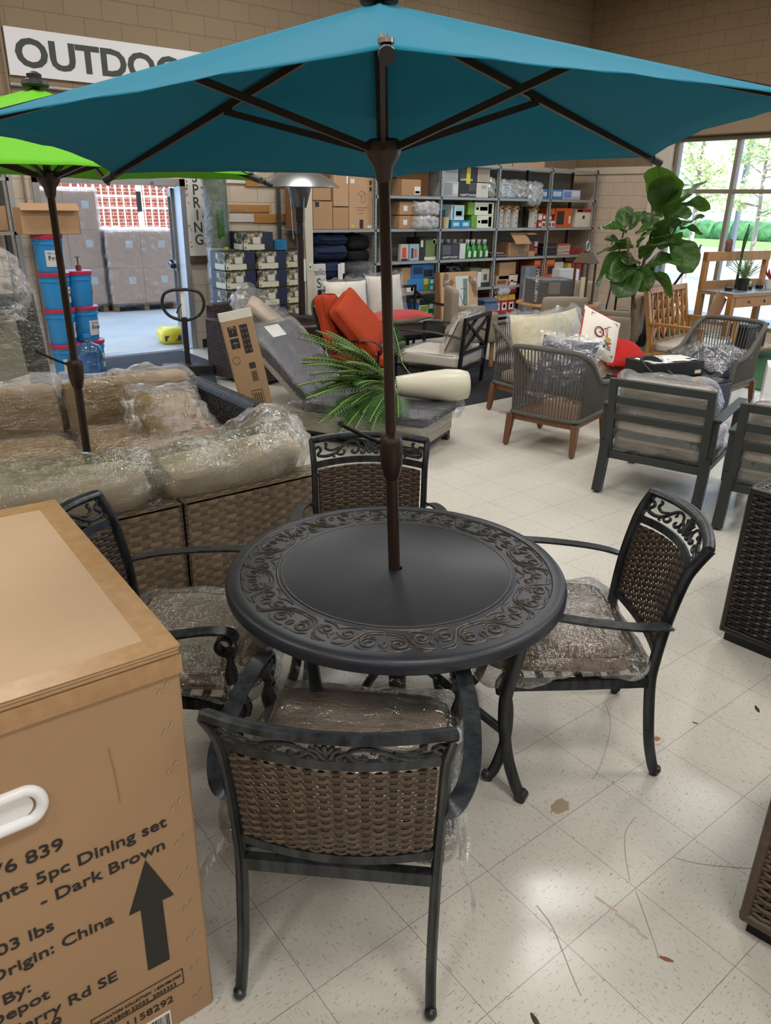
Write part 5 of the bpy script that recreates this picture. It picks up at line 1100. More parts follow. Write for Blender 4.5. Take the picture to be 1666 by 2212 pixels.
crinkle('shiny black bag on top of the open carton', (8.24, 9.0, L['b']+.27), (.30, .2, .14), 4, M('shiny_black_film', '1E2026', .2, .2, bump=.8, bscale=20), 'shiny bags')
pbox('black and white lantern box on the fourth shelf', 8.46, 8.80, L['b']+u, .23, '3A3B3C', [(.75, 1, 0, 1, 'D8D8DA'), (.1, .6, .4, .8, '6A6C6A')], txt=[('HAMPTON BAY', .05, .75, .03, 'LEFT')])
pbox('solar light box with a lamp picture on the fourth shelf', 8.80, 8.98, L['b']+u, .27, 'B9B8A6', [(.3, .7, .35, .7, '5A4434'), (0, 1, 0, .25, '2E3032')])
pbox('tan speckled box behind the lantern box', 8.55, 8.78, L['b']+.24, .06, '6E6A50')
pbox('orange picture box on the bottom shelf by the fern carton', 8.62, 8.82, L['a']+u, .26, 'C07A2C', [(.1, .9, .3, .9, '6A4A2A')])
co_ = thing('cooler', 'blue grey cooler with a pink panel on the floor by the fern carton', 'cooler', (8.82, 8.72, 0)); MB().bx(-.16, .16, -.12, .12, 0, .40, r=.03).build('cooler_body', M('blue_grey_plastic', '5A6E8C', .4), co_); MB().bx(-.17, .17, -.13, .13, .40, .45, r=.02).build('lid', M('blue_grey_plastic', '5A6E8C', .4), co_); MB().bx(-.06, .08, -.124, -.118, .15, .28, r=.002).build('pink_panel', M('pink_plastic', 'C8546A', .4), co_)
# fern carton
fc = thing('fern_print_carton', 'tall flat carton printed with ferns, taped and leaning on the shelves', 'carton', (7.98, 8.42, 0), rot=(radians(-8), 0, radians(-4)))
MB().bx(-.37, .33, -.06, .06, 0, .90, r=.004).build('box_body', m_cb3, fc); MB().bx(-.39, -.37, -.06, .06, 0, .90).build('box_end', cardboard('dark_cardboard', '8A6444', 2), fc)
MB().bx(-.09, .15, -.0625, -.0600, .14, .84).build('picture_label', pm_('C9D0CC'), fc); MB().bx(-.085, -.06, -.0640, -.0620, .15, .62).bx(.05, .13, -.064, -.062, .4, .8).build('label_print', pm_('6E8478'), fc)
mb = MB()
for (a, b) in (((.0, .46), (.05, .56)), ((.0, .46), (-.05, .58)), ((.0, .46), (.06, .42)), ((.0, .46), (-.05, .38)), ((.02, .30), (.02, .60)), ((-.05, .28), (.1, .28)), ((-.03, .66), (.08, .66))): mb.tube([(a[0]+.03, -.065, a[1]), (b[0]+.03, -.065, b[1])], .003, 4)
mb.build('label_drawing', pm_('2A2E30'), fc)
mb = MB()
for cx_, cz, an in ((-.22, .72, .6), (.24, .74, 2.4), (-.25, .25, .9), (.25, .25, 2.2), (-.28, .78, 1.3), (.27, .62, 1.9)):
    for i in range(9):
        q = Vector((cx_+cos(an)*(i-4)*.022, 0, cz+sin(an)*(i-4)*.022)); ln = .055-.004*abs(i-4)
        for s in (-1, 1):
            e = q+Vector((cos(an+s*1.0)*ln, 0, sin(an+s*1.0)*ln)); mb.tube([(q.x, -.0605, q.z), (e.x, -.0605, e.z)], .005, 4)
mb.build('fern_print', pm_('5A4232'), fc)
mb = MB(); mb.bx(-.3, -.2, -.0612, -.0602, .74, .79).bx(.2, .29, -.0612, -.0602, .76, .80).bx(-.33, -.18, -.0612, -.0602, .42, .46).bx(.18, .3, -.0612, -.0602, .38, .42); mb.build('tape', pm_('BFC6D0'), fc)
# fourth bay
for i, (sx_, dd, lab) in enumerate(((9.25, .4, 'crinkled silver bag slumped at the left of the birdhouse bay'), (9.55, .28, 'crinkled silver bag in the middle above the birdhouses'), (9.86, .3, 'crinkled silver bag spilling over the shelf edge above the birdhouses'))): crinkle(lab, (sx_, 8.98-.06*(i == 2), L['e']+.13-.05*(i == 2)), (dd, .24, .26+.06*(i == 2)), 11+i)
pbox('blue pack at the right end of the silver bags', 10.02, 10.19, L['e']+u, .15, '4A7FB8', [(.1, .9, .3, .7, 'C8D8E8')], name='wipes_pack', cat='pack', group='blue packs on the top shelf')
m_bh = M('whitewashed_wood', 'C4C2BA', .6); m_bhr = wood('birdhouse_roof_wood', 'B48A5C', '94693F', 0)
def birdhouse(label, loc, rz):
    t = thing('birdhouse', label, 'birdhouse', loc, rz, 'narrow white birdhouses')
    MB().bx(-.05, .05, -.05, .05, 0, .27).build('body', m_bh, t); MB().prism([(-.085, .26), (0, .315), (.085, .26), (.085, .272), (0, .328), (-.085, .272)], -.065, .065, mat=RX(pi/2)).build('roof', m_bhr, t)
    mb = MB()
    for z in (.07, .15, .22): mb.tube([(0, -.0515, z), (0, -.049, z)], .014, 12)
    mb.build('entrance_hole', m_blk, t); MB().tube([(0, 0, .32), (-.01, 0, .36), (.02, 0, .37)], .002, 5).build('hook', m_iron, t)
    return t
b0 = birdhouse('narrow white birdhouse at the left end of the row', (9.14, 8.90, L['d']+u), .3)
for lab, x in (('narrow white birdhouse second from the left upright', 9.30), ('narrow white birdhouse left of the wide gap', 9.48), ('narrow white birdhouse standing alone right of the gap', 9.93)): copy_thing(b0, lab, (x, 8.90, L['d']+u), .3)
pbox('brown wooden block behind the birdhouses', 9.56, 9.74, L['d']+u, .18, '8A6A4A', yf=9.05, d=.15)
for i, (x, z, c) in enumerate(((10.03, 0, 'B8302C'), (10.12, 0, 'D8D4CC'), (10.03, .11, 'C8B8A8'), (10.12, .11, 'B8302C'), (10.27, 0, 'D8D4CC'), (10.36, 0, 'D8D4D4'), (10.27, .10, '9A3A34'))): pbox('small mug box, '+('red in the lower row at the left', 'white in the lower row left of the upright', 'tan and red in the upper row at the left', 'red in the upper row left of the upright', 'white in the lower row right of the upright', 'pale in the lower row beside the orange box', 'dark red in the upper row right of the upright')[i], x, x+.085, L['d']+u+z, .10, c, [(.2, .8, .2, .7, 'E6E2D8' if c[0] != 'D' else '8A3430')], group='mug boxes', d=.1)
pbox('open brown carton on the third shelf with its flap up', 9.42, 9.86, L['c']+u, .22, '', [(.45, .75, .15, .8, '8A7458')], mat=m_cb2, name='carton', cat='carton', group='cartons in the birdhouse bay', rz=radians(-6))
fl_ = MB().box((0, 0, 0), (.36, .005, .22), rot=RX(radians(-42))).box((.24, .06, .08), (.2, .2, .005), rot=RX(radians(12))).build('box_flap', m_cb2, bpy.data.objects['carton'] if False else None, loc=(9.58, 8.80, L['c']+.29)); tag(fl_, 'loose brown cardboard flap over the open carton', 'cardboard')
pbox('black box printed with red fruit on the third shelf', 9.86, 10.08, L['c']+u, .25, '2A1C1E', [(.1, .45, .1, .9, '7A3438'), (.55, .9, .15, .5, 'C84A3A'), (.55, .9, .6, .9, 'D8A8A0')])
pbox('small tan carton in front of the black fruit box', 9.80, 9.95, L['c']+u, .08, '', mat=m_cb3, name='carton', cat='carton', group='cartons in the birdhouse bay', yf=8.81, d=.05)
for i in range(4): pbox(('lowest', 'second', 'third', 'topmost')[i]+' flat book in the pile beside the open flap carton', 9.06, 9.36-.02*i, L['c']+u+i*.018, .016, ('3A3230', '8A7A6A', '2A2A30', 'A89888')[i], name='book', cat='book', group='flat books in the birdhouse bay', d=.2, rz=.1*i)
pbox('plain carton standing on the bigger carton in the fourth bay', 9.20, 9.58, L['b']+.10, .26, '', mat=m_cb2, name='carton', cat='carton', group='cartons in the birdhouse bay')
pbox('tall carton with printed text in the fourth bay', 9.14, 9.43, L['a']+.33, .28, '', [(.1, .8, .55, .75, '6A4E38'), (.1, .7, .2, .45, '8A6A4E')], mat=m_cb3, name='carton', cat='carton', group='cartons in the birdhouse bay')
pbox('red tool box with white and yellow pictures beside the tall carton', 9.44, 9.64, L['a']+.33, .30, 'A8242C', [(0, 1, .62, .95, 'E0D4C8'), (.1, .9, .2, .55, 'E8E0DC'), (.2, .5, .55, .7, 'E0B838')])
for i in range(3): pbox(('left', 'middle', 'right')[i]+' of three red and yellow boxes on the bottom shelf', 9.13+i*.165, 9.285+i*.165, L['a']+u, .30, 'B02A2A', [(0, 1, .72, 1, 'E8C040'), (.15, .85, .2, .6, 'E8DCD8'), (.35, .65, .3, .5, 'E0A838')], group='red and yellow boxes')
tag(wrap_box((.25, .2, .1), .04, 12, 3, .03, (0, 0, 0)).build('plastic_heap', plastic_wrap('milky_wrap'), None, 180, loc=(9.29, 8.88, .52)), 'small heap of crumpled white plastic on the red and yellow boxes', 'plastic')
pbox('tall grey banded panel box standing on the floor', 9.64, 9.90, .005, .90, '6E737C', [(.05, .4, .02, .98, '7E838C'), (0, 1, .3, .32, '4A4E56'), (0, 1, .7, .72, '4A4E56')], yf=8.70, d=.1)
pbox('pink and green toy box behind the dark cooler carton', 9.93, 10.16, L['a']+.2, .42, '3A3A3E', [(.1, .9, .6, .95, 'C84A7A'), (.1, .6, .1, .5, '7FA83A')])
# fifth bay
pbox('blue wipes pack next to the right hand upright gap', 10.30, 10.56, L['e']+u, .15, '3A78B8', [(.1, .9, .3, .8, 'BCD2E6')], name='wipes_pack', cat='pack', group='blue packs on the top shelf')
pbox('lilac and white wipes pack at the right end of the top shelf', 10.58, 11.02, L['e']+u, .15, 'A8B4D8', [(.05, .45, .2, .8, '7A8AC8'), (.5, .95, .3, .9, 'D4DAE8')], name='wipes_pack', cat='pack', group='blue packs on the top shelf')
pbox('orange and black heater box on the second shelf', 10.45, 10.86, L['d']+u, .30, 'CC5A20', [(.05, .5, .15, .85, '2A2422'), (.8, .92, .2, .6, 'D8D4CC')])
pbox('dark orange narrow box left of the heater box', 10.24, 10.42, L['d']+.21, .09, 'B85A28')
t = pbox('white and red file box with an oval hole on the second shelf', 10.98, 11.36, L['d']+u, .29, 'DCD4C4', [(0, 1, .82, 1, 'B02838'), (.05, .4, .86, .95, 'E6D8D0')])
MB().tube([(0, -.1625, .16), (0, -.1602, .16)], .03, 14).build('oval_hole', m_blk, t)
for i in range(5): pbox('dark magazine stack item on the third shelf, '+('lowest', 'second lowest', 'middle', 'second highest', 'highest')[i]+' of five', 10.26, 10.56, L['c']+u+i*.036, .034, ('2A2A30', '3A3434', '26262A', '4A4A50', '2E2A2A')[i], name='magazine', cat='magazine', group='dark magazines on the third shelf', d=.25, rz=.06*(i % 3-1))
for i in range(6): pbox('pale pink folded tablecloth pack, '+('lowest', 'second lowest', 'third lowest', 'third highest', 'second highest', 'highest')[i]+' of six by the dark magazines', 10.58, 10.90+.01*(i % 2), L['c']+u+i*.030, .028, ('C8B4A4', 'B89E90', 'CDBCAE', 'BFA598', 'C6B2A6', 'B2504A')[i], name='tablecloth_pack', cat='pack', group='folded tablecloth packs', d=.25, rz=.08*(i % 2))
pbox('red holiday pack at the right end of the third shelf', 10.96, 11.24, L['c']+u, .09, 'A8302C', [(.1, .6, .2, .8, '7A2A24')])
for i in (0, 1): pbox(('left', 'right')[i]+' of two orange tool boxes on the fourth shelf', 10.02+i*.27 if i == 0 else 10.32, 10.19 if i == 0 else 10.54, L['b']+u, .37, 'D2581C', [(.2, .9, .35, .7, '2A2422'), (.1, .9, .8, .95, 'E08A50')], group='orange tool boxes')
pbox('orange and white tool box right of the two orange ones', 10.54, 10.76, L['b']+u, .32, 'D2582C', [(0, 1, .7, 1, 'D8D4D0'), (.4, .9, .1, .6, '8A2A24')], group='orange tool boxes')
pbox('yellow and green diagonal striped box on the fourth shelf', 10.77, 10.98, L['b']+u, .29, 'D8C048', [(0, .4, 0, 1, '5A9A3C'), (.4, .6, .2, 1, 'E08A2C')])
pbox('plain red box at the right end of the fourth shelf', 11.0, 11.25, L['b']+u, .30, 'C02A2C')
for i, (a, b, h) in enumerate(((8.50, 8.88, .07), (8.90, 9.32, .12), (9.34, 10.06, .17))): pbox('carton lying on top of the shelving, '+('left one mostly behind the canopy', 'middle one', 'right and longest one')[i], a, b, L['f']+u, h, '', mat=m_cb3, name='carton', cat='carton', group='cartons on top of the shelving', d=.4)

# ---------------------------------------------------------------- pot boxes, signs, turf roll, heater
m_photo = NT('planter_photo_print'); _v = m_photo.coord(); _n = m_photo.noise(_v, 18, 4, .65)
m_photo.set(m_photo.b.inputs['Base Color'], m_photo.ramp(_n, [(.36, srgb('1E2418')), (.48, srgb('4A5238')), (.56, srgb('8A8272')), (.66, srgb('C8C0B0'))])); m_photo.b.inputs['Roughness'].default_value = .45
m_navyp = M('navy_print', '1F2746', .45); m_crl = M('cream_print', 'CFCDB4', .5); m_dk = M('dark_carton_print', '25262A', .5); m_yel = M('yellow_sticker', 'E0CC30', .5); m_pot = M('pale_pot_print', 'CFCBC2', .5); m_potb = M('blue_pot_print', '3A6A9C', .5)
def potbox_build():
    t = thing('planter_box', 'planter carton', 'box', group='planter cartons with navy panels'); w, d, h = .40, .38, .212
    MB().bx(-w/2, w/2, -d/2, d/2, 0, h, r=.002).build('box_body', m_dk, t)
    MB().bx(-w/2+.004, w*.14, -d/2-.0016, -d/2, .004, h-.004).bx(-w/2-.0016, -w/2, -d/2+.004, d*.14, .004, h-.004).build('photo_panel', m_photo.m, t)
    MB().bx(w*.14, w/2-.004, -d/2-.0016, -d/2, .05, h-.004).build('navy_panel', m_navyp, t); MB().bx(-w/2-.0016, -w/2, d*.14, d/2-.004, .004, h-.004).build('navy_side_panel', m_navyp, t)
    MB().bx(-w/2+.004, w*.2, -d/2-.0026, -d/2-.0015, .012, .075).bx(-w/2-.0026, -w/2-.0015, -d/2+.02, d*.2, .012, .075).build('cream_label', m_crl, t)
    MB().prism([(-.05, .08), (.045, .08), (.05, .155), (-.055, .155)], .0, .0022, mat=T(-.02, -d/2-.0006, 0) @ RX(pi/2)).build('pot_picture', m_pot, t)
    MB().bx(-w/2+.02, -w/2+.035, -d/2-.0034, -d/2-.0024, .022, .045).bx(w/2-.05, w/2-.02, -d/2-.0025, -d/2-.0012, .008, .03).build('small_print', m_dk, t)
    return t
p0 = potbox_build(); rows = [0.005, .222, .439, .656, .873]; COLS = (('left column', 4.42), ('middle column', 4.86), ('right column', 5.27)); ORD = ('bottom', 'second lowest', 'middle', 'second highest', 'top'); first = True
for cn, x in COLS:
    for r, z in enumerate(rows):
        lab = 'planter carton with photo and navy panel, '+ORD[r]+' of the '+cn
        if first: p0.location = (x, 8.72, z+.17); p0['label'] = lab; first = False; q = p0
        else: q = copy_thing(p0, lab, (x, 8.72+(.05 if cn[0] == 'r' else 0), z+.17), radians(random.uniform(-1.5, 1.5)))
        q.location.z = z+.17
pal = MB()
for i in range(5): pal.bx(4.15, 5.5, 8.54+i*.09, 8.6+i*.09, .145, .165)
for y in (8.55, 8.72, 8.88): pal.bx(4.15, 5.5, y, y+.06, 0.0, .145)
tag(pal.build('wooden_pallet', wood('pallet_wood', '8A6A4C', '6A4E36', 0)), 'wooden pallet under the stacked planter cartons', 'pallet')
copy_thing(p0, 'single planter carton lying across the top of the stack', (4.72, 8.78, .17+.873+.217), radians(-3))
tag(MB().lathe([(.085, 0), (.098, .005), (.098, .115), (.088, .12), (.085, .02), (.0, .02)], 28, caps=False).build('blue_planter', M('blue_knurled_ceramic', '1F6A94', .3, bump=1.0, bscale=70), None, 40, loc=(5.02, 8.62, .17+.873+.218)), 'small blue textured planter on the planter cartons', 'planter')
# hello SPRING sign
def leaf_blob(mb, x, z, r, mi, y): mb.prism([(x+r*cos(a)*(1+.25*sin(3*a)), z+r*sin(a)*(1+.25*sin(3*a))) for a in [2*pi*i/12 for i in range(12)]], 0, .001, mi, T(0, y, 0) @ RX(pi/2))
m_wood_w = M('white_painted_board', 'CFCDC8', .6, var=.05); m_ltr = M('charcoal_paint', '3A3836', .6)
def spring_sign(label, loc, rot, letters, h):
    t = thing('spring_sign', label, 'sign', loc, rot=rot)
    MB().bx(-.125, .125, -.012, .012, 0, h, r=.003).build('board', m_wood_w, t)
    mb = MB(); n = 6
    for i, c in enumerate('SPRING'): mb.text(c, .175, T(.012, -.0125, h-.30-i*.145) @ RX(pi/2), 0, 'CENTER', .012, .0008, .95)
    for i, c in enumerate('SPRING'):
        z = h-.30-i*.145
    mb.text('hello', .12, T(.02, -.0125, h-.14) @ RX(pi/2), 0, 'CENTER', .0, .0008, .85); mb.build('lettering', m_ltr, t)
    mb = MB(); random.seed(5)
    for k in range(34):
        sd = random.choice((-1, 1)); leaf_blob(mb, sd*random.uniform(.085, .112), random.uniform(.1, h-.18), random.uniform(.008, .017), random.choice((0, 1, 1, 2)), -.0126)
    mb.build('flower_print', [M('flower_red', 'A0403C', .6), M('leaf_sage', '7A8A68', .6), M('flower_pink', 'C8908A', .6)], t)
    MB().bx(-.125, .125, -.02, .02, -.09, 0, r=.002).build('base_board', wood('dark_stain', '5A4638', '42322A', 0), t)
    return t
spring_sign('tall white hello SPRING porch sign fixed beside the open door', (4.31, YB-.03, 1.16), (radians(-1), 0, 0), 6, 1.16)
cab = thing('white_cabinet', 'narrow pale post with a latch hiding part of a second sign behind the heater', 'cabinet', (5.36, 8.52, 0)); MB().bx(-.055, .055, -.06, .06, 0, 1.98, r=.004).build('post', M('cream_post', 'C6C0AC', .5), cab); MB().bx(-.02, .02, -.066, -.06, 1.02, 1.10).bx(-.008, .008, -.07, -.066, 1.045, 1.07, 1).build('latch', [m_cap, m_blk], cab)
spring_sign('second hello SPRING porch sign leaning behind the patio heater', (5.56, 8.55, .0), (radians(-3), 0, 0), 6, 1.08)
# rolled artificial turf in plastic
tr_ = thing('turf_roll', 'tall roll of artificial turf wrapped in clear plastic beside the door', 'roll', (4.42, 9.05, 0), rot=(0, radians(-.5), 0))
m_turf = M('dark_turf_backing', '4A5A48', .8, var=.3, vscale=10); m_turfg = M('green_turf', '2F5A24', .95, var=.3, vscale=60, bump=.8, bscale=300)
MB().lathe([(.13, .02), (.14, .05), (.142, 1.0), (.138, 2.06), (.12, 2.10)], 28).build('turf_body', m_turf, tr_, 60)
for z, a, hh in ((1.55, -100, .16), (.80, -85, .10)):
    mb = MB(); mb.rbox((.09, .03, hh*2), .014, 8, mat=T(.138*cos(radians(a)), .138*sin(radians(a)), z) @ RZ(radians(a+90))); mb.build('turf_patch', m_turfg, tr_, 180)
MB().lathe([(.1435, .92), (.1435, 1.28)], 28, caps=False).build('paper_band', M('grey_green_paper', '9BA596', .6, var=.1, vscale=20), tr_, 60)
MB().bx(.0, .05, -.1475, -.144, 1.25, 1.29).build('yellow_sticker', m_yel, tr_)
mb = MB(); mb.grid(lambda a, v: Vector(((.155+.03*crumple((cos(2*pi*a)*.2, sin(2*pi*a)*.2, v*2.1), 8, 2)-.01+.10*max(0, .12-v)/.12*(.5+noise.noise(Vector((a*8, v*6, 1)))))*cos(2*pi*a), (.155+.03*crumple((cos(2*pi*a)*.2, sin(2*pi*a)*.2, v*2.1), 8, 2)-.01+.10*max(0, .12-v)/.12)*sin(2*pi*a), .02+v*2.12)), 48, 60, wrapu=True); mb.build('plastic_sleeve', m_wrap_soft, tr_, 180)
# boards on the wall
m_pine = wood('pine_board', 'BE8A50', '9A6A38', 0); m_wpaint = M('white_painted_wood', 'D4CEC2', .6, var=.05)
for lab, x0, x1, z0, z1, m in (('white wall board right of the turf roll, upper pair', 4.55, 5.02, 2.02, 2.10, m_wpaint), ('bare pine wall board at the end of the upper white one', 5.02, 5.62, 1.99, 2.10, m_pine), ('bare pine wall board in the middle of the wall', 4.60, 5.36, 1.68, 1.77, m_pine), ('white wall board below the pine one', 4.62, 5.12, 1.56, 1.66, m_wpaint), ('bare pine wall board at the end of the lower white one', 5.12, 5.66, 1.55, 1.66, m_pine)): tag(MB().bx(x0, x1, YB-.025, YB-.001, z0, z1, r=.002).build('wall_board', m), lab, 'board')
# patio heater
m_stain = M('brushed_stainless', 'B2B4B6', .28, .9); m_brown = M('dark_hammered_bronze', '2A201C', .4, .3)
ph = thing('patio_heater', 'stainless patio heater with a wide domed reflector and dark post', 'heater', (4.535, 7.34, 0))
MB().lathe([(.23, 0), (.235, .01), (.235, .54), (.22, .60), (.10, .625), (.03, .64)], 32).build('tank_base', m_brown, ph, 40); MB().lathe([(.236, .545), (.24, .555), (.236, .575)], 32, caps=False).build('trim_ring', m_stain, ph, 40)
MB().lathe([(.038, .62), (.038, 1.62), (.05, 1.63), (.055, 1.80)], 18).build('post', m_brown, ph, 40)
MB().lathe([(.062, 1.76), (.075, 1.77), (.13, 1.98), (.13, 2.0), (.02, 2.0)], 24).build('burner_cage', M('perforated_steel', '6A6E74', .35, .7), ph, 40)
MB().lathe([(.43, 1.965), (.42, 1.975), (.34, 2.04), (.22, 2.10), (.13, 2.125), (.12, 2.15), (.0, 2.152), (.0, 2.12), (.2, 2.09), (.33, 2.03), (.43, 1.965)], 48, caps=False).build('reflector', m_stain, ph, 25)
for a in range(3): MB().tube([(.07*cos(a*2.1+.5), .07*sin(a*2.1+.5), 1.45), (.085*cos(a*2.1+.5), .085*sin(a*2.1+.5), 1.8), (.12*cos(a*2.1+.5), .12*sin(a*2.1+.5), 2.03)], .006, 6).build('support_rod', m_stain, ph, 60)
MB().tube([(.04, -.03, 1.55), (.05, -.035, .9), (.045, -.03, .66)], .007, 6).build('gas_hose', m_stain, ph, 60); MB().bx(-.075, -.03, -.06, -.02, 1.50, 1.60, r=.008).build('valve', m_blk, ph); MB().bx(.01, .035, -.045, -.039, 1.02, 1.25).build('label', m_cap, ph)

# ================================================================== SIGN, LEFT SHELF, BUCKETS, PALLET JACK
sg = thing('department_sign', 'white OUTDOOR department sign hung high on the back wall', 'sign', (3.60, YB-.02, 2.985))
MB().bx(-1.235, 1.235, -.01, .01, 0, .435, r=.002).build('panel', M('white_sign_panel', 'DCDCE0', .5), sg)
MB().text('OUTDOOR', .36, T(-1.16, -.0115, .095) @ RX(pi/2), 0, 'LEFT', .032, .001, 1.13, 1.0).build('lettering', M('dark_green_grey_letter', '3A403A', .6), sg)
mb = MB(); mb.tube([(2.33, YB-.03, 0.0), (2.33, YB-.03, 4.9)], .014, 8); tag(mb.build('conduit', M('taupe_conduit', '85745E', .6), None, 60), 'thin painted conduit running up the wall left of the sign', 'conduit')
mb = MB(); mb.tube([(2.35, YB-.021, 2.90), (3.3, YB-.021, 2.90)], .02, 10); tag(mb.build('curtain_rail', m_steel, None, 60), 'grey rail under the sign above the door', 'rail')
ls = thing('shelving_unit', 'grey steel shelving left of the open door, mostly out of frame', 'shelving', (1.1, 8.95, 0))
for x in (.0, .98):
    for y, m in ((0, m_steel), (.42, m_steel_d)): MB().bx(x-.03, x+.03, y, y+.006, 0, 2.35).bx(x-.03, x-.024, y, y+.05, 0, 2.35).build('upright', m, ls)
for z in (.6, 1.48, 2.0): MB().bx(0, .98, 0, .45, z-.03, z+.004).build('shelf', m_steel, ls)
pbox('plain carton on the left steel shelf by the door', 1.6, 2.02, 1.49, .24, '', mat=m_cb2, name='carton', cat='carton', yf=9.02, d=.3)
m_bkt = M('sky_blue_plastic', '2484C4', .35); m_lid = M('crimson_lid', 'B02A48', .35); m_blab = M('grey_bucket_label', 'C6C8CC', .45)
def bucket_build(fresh):
    t = thing('bucket', 'bucket', 'bucket', group='blue detergent buckets by the door')
    MB().lathe([(.128, 0), (.132, .01), (.143, .27), (.152, .275), (.152, .30), (.146, .302), (.148, .345)], 32).build('bucket_body', m_bkt, t, 40)
    MB().lathe([(.158, .33), (.160, .34), (.160, .362), (.15, .368), (.0, .366)], 32).build('lid', m_lid, t, 40)
    mb = MB(); mb.grid(lambda a, v: Vector(((.139+.006*v)*cos(radians(-140+a*95)), (.139+.006*v)*sin(radians(-140+a*95)), .06+.16*v)), 14, 2); mb.build('label', m_blab, t, 60)
    mb = MB()
    for i, c in enumerate('Fresh'):
        a = radians(-124+i*13); mb.text(c, .062, T(.1475*cos(a), .1475*sin(a), .125) @ RZ(a+pi/2) @ RX(pi/2), 0, 'CENTER', .02, .0004)
    for i, c in enumerate('Ultra'):
        a = radians(-126+i*8); mb.text(c, .030, T(.1482*cos(a), .1482*sin(a), .182) @ RZ(a+pi/2) @ RX(pi/2), 0, 'CENTER', .01, .0004)
    mb.build('lettering', m_ink, t)
    MB().tube([(.153*cos(a), .153*sin(a)-.0, .28-.06*sin(pi*(a/pi))) for a in [pi*1.1+pi*.8*i/14 for i in range(15)]], .003, 5).build('wire_handle', m_stain, t, 60)
    return t
bk = bucket_build(True); k0 = True
for lab, x, y, z, rz in (('blue bucket at the bottom of the taller stack by the door', 2.30, 8.58, 0, .3), ('blue bucket second from the bottom of the taller stack', 2.29, 8.59, .368, 1.6), ('blue bucket third from the bottom of the taller stack', 2.28, 8.58, .736, 1.0), ('blue bucket with a silver label on top of the taller stack', 2.27, 8.59, 1.104, .35), ('blue bucket at the bottom of the shorter stack', 2.60, 8.72, 0, .5), ('blue bucket with a white text label in the middle of the shorter stack', 2.57, 8.70, .368, .9), ('blue bucket on top of the shorter stack under the pump', 2.55, 8.70, .736, 1.9)):
    if k0: bk.location = (x, y, z); bk.rotation_euler = (0, 0, rz); bk['label'] = lab; k0 = False
    else: copy_thing(bk, lab, (x, y, z), rz)
tag(MB().lathe([(.03, 0), (.03, .05), (.02, .055), (.008, .06), (.008, .13), (.03, .132), (.03, .14)], 14).build('hand_pump', M('brown_pump', '6A4A34', .4), None, 40, loc=(2.58, 8.70, 1.104)), 'small brown hand pump standing on the shorter bucket stack', 'pump')
ob = thing('carton', 'open topped brown carton sitting on the taller bucket stack', 'carton', (2.30, 8.60, 1.474), radians(-4)); mb = MB(); mb.bx(-.28, .28, -.16, -.155, 0, .25).bx(-.28, .28, .155, .16, 0, .25).bx(-.28, -.275, -.16, .16, 0, .25).bx(.275, .28, -.16, .16, 0, .25).bx(-.28, .28, -.16, .16, 0, .006); mb.build('box_body', m_cb2, ob)
MB().box((0, -.20, .26), (.55, .004, .1), rot=RX(radians(-50))).build('flap', m_cb2, ob)
wj = thing('water_bottle', 'clear blue water cooler bottle on the floor before the buckets', 'bottle', (2.44, 8.26, 0)); MB().lathe([(.12, 0), (.135, .015), (.135, .09), (.128, .10), (.135, .11), (.135, .20), (.128, .21), (.135, .22), (.135, .32), (.11, .38), (.04, .41), (.028, .42), (.028, .48)], 32).build('bottle_body', M('blue_water_plastic', '6FA8DC', .08, trans=.85), wj, 60); MB().lathe([(.032, .46), (.032, .495)], 16).build('cap', m_bkt, wj, 40)
# tall wrapped panel leaning with white sheet at the left edge
m_glit = M('black_speckled_foam', '2A312E', .5, bump=.8, bscale=260, var=.7, vscale=160)
wp = thing('upholstered_screen', 'tall dark upholstered panel with a white sheet, wrapped in plastic at the left edge', 'panel', (1.02, 6.1, 0), rot=(radians(-6), radians(-3), radians(-6)))
MB().bx(-.75, .50, -.07, .07, .02, 1.16, r=.02).build('panel_body', m_glit, wp); MB().bx(-.72, .34, -.076, -.071, .32, .98).build('white_sheet', M('ivory_foam_sheet', 'BEBFA8', .6), wp)
mb = MB(); mb.grid(lambda a, v: Vector((-.77+1.29*a, -.088-.012*crumple((a*2, v*2, 0), 6, 3), .1+1.08*v)), 40, 40); mb.build('plastic_sheet', m_wrap, wp, 180)
hp = thing('wrapped_cushion', 'plastic wrapped brown cushion heaped on the dark panel at the left edge', 'cushion', (.86, 6.05, 1.29), rot=(radians(6), radians(4), radians(-8))); cushion_mb((.72, .34, .18), .08, 12, .02, 3).build('cushion_cover', m_tan, hp, 180); wrap_box((.80, .4, .26), .09, 30, 8, .09, (.05, .05, .05), .10).build('plastic_bag', m_wrap_soft, hp, 180)
wrap_box((.30, .26, .34), .09, 22, 15, .10, (.02, .02, .02), .05).build('plastic_tuft', m_wrap_soft, hp, 180, loc=(-.12, .0, .22))
# pallet jack handle and its truck
pj_ = thing('pallet_jack', 'black pallet jack with an upright loop handle by the doorway mat', 'pallet jack', (3.31, 7.72, 0), radians(157))
MB().bx(-.27, -.11, 0.0, 1.0, .05, .085).bx(.11, .27, 0.0, 1.0, .05, .085).bx(-.27, .27, -.12, .06, .05, .17, r=.01).build('fork', m_blk, pj_); MB().tube([(-.05, -.1, .09), (.05, -.1, .09)], .09, 16).build('steer_wheel', m_blk, pj_, 40)
MB().bx(-.028, .028, -.11, -.07, .15, .66, r=.004).build('handle_shaft', m_blk, pj_)
lp = [(0, .60), (-.10, .64), (-.15, .70), (-.165, .78), (-.14, .855), (-.08, .885), (0, .89), (.08, .885), (.14, .855), (.165, .78), (.15, .70), (.10, .64)]
MB().tube(spline([(x*1.3, -.09, .62+(z-.60)*1.12) for x, z in lp]+[(0, -.09, .62)], 4), .017, 8).build('loop_grip', m_blk, pj_, 60)
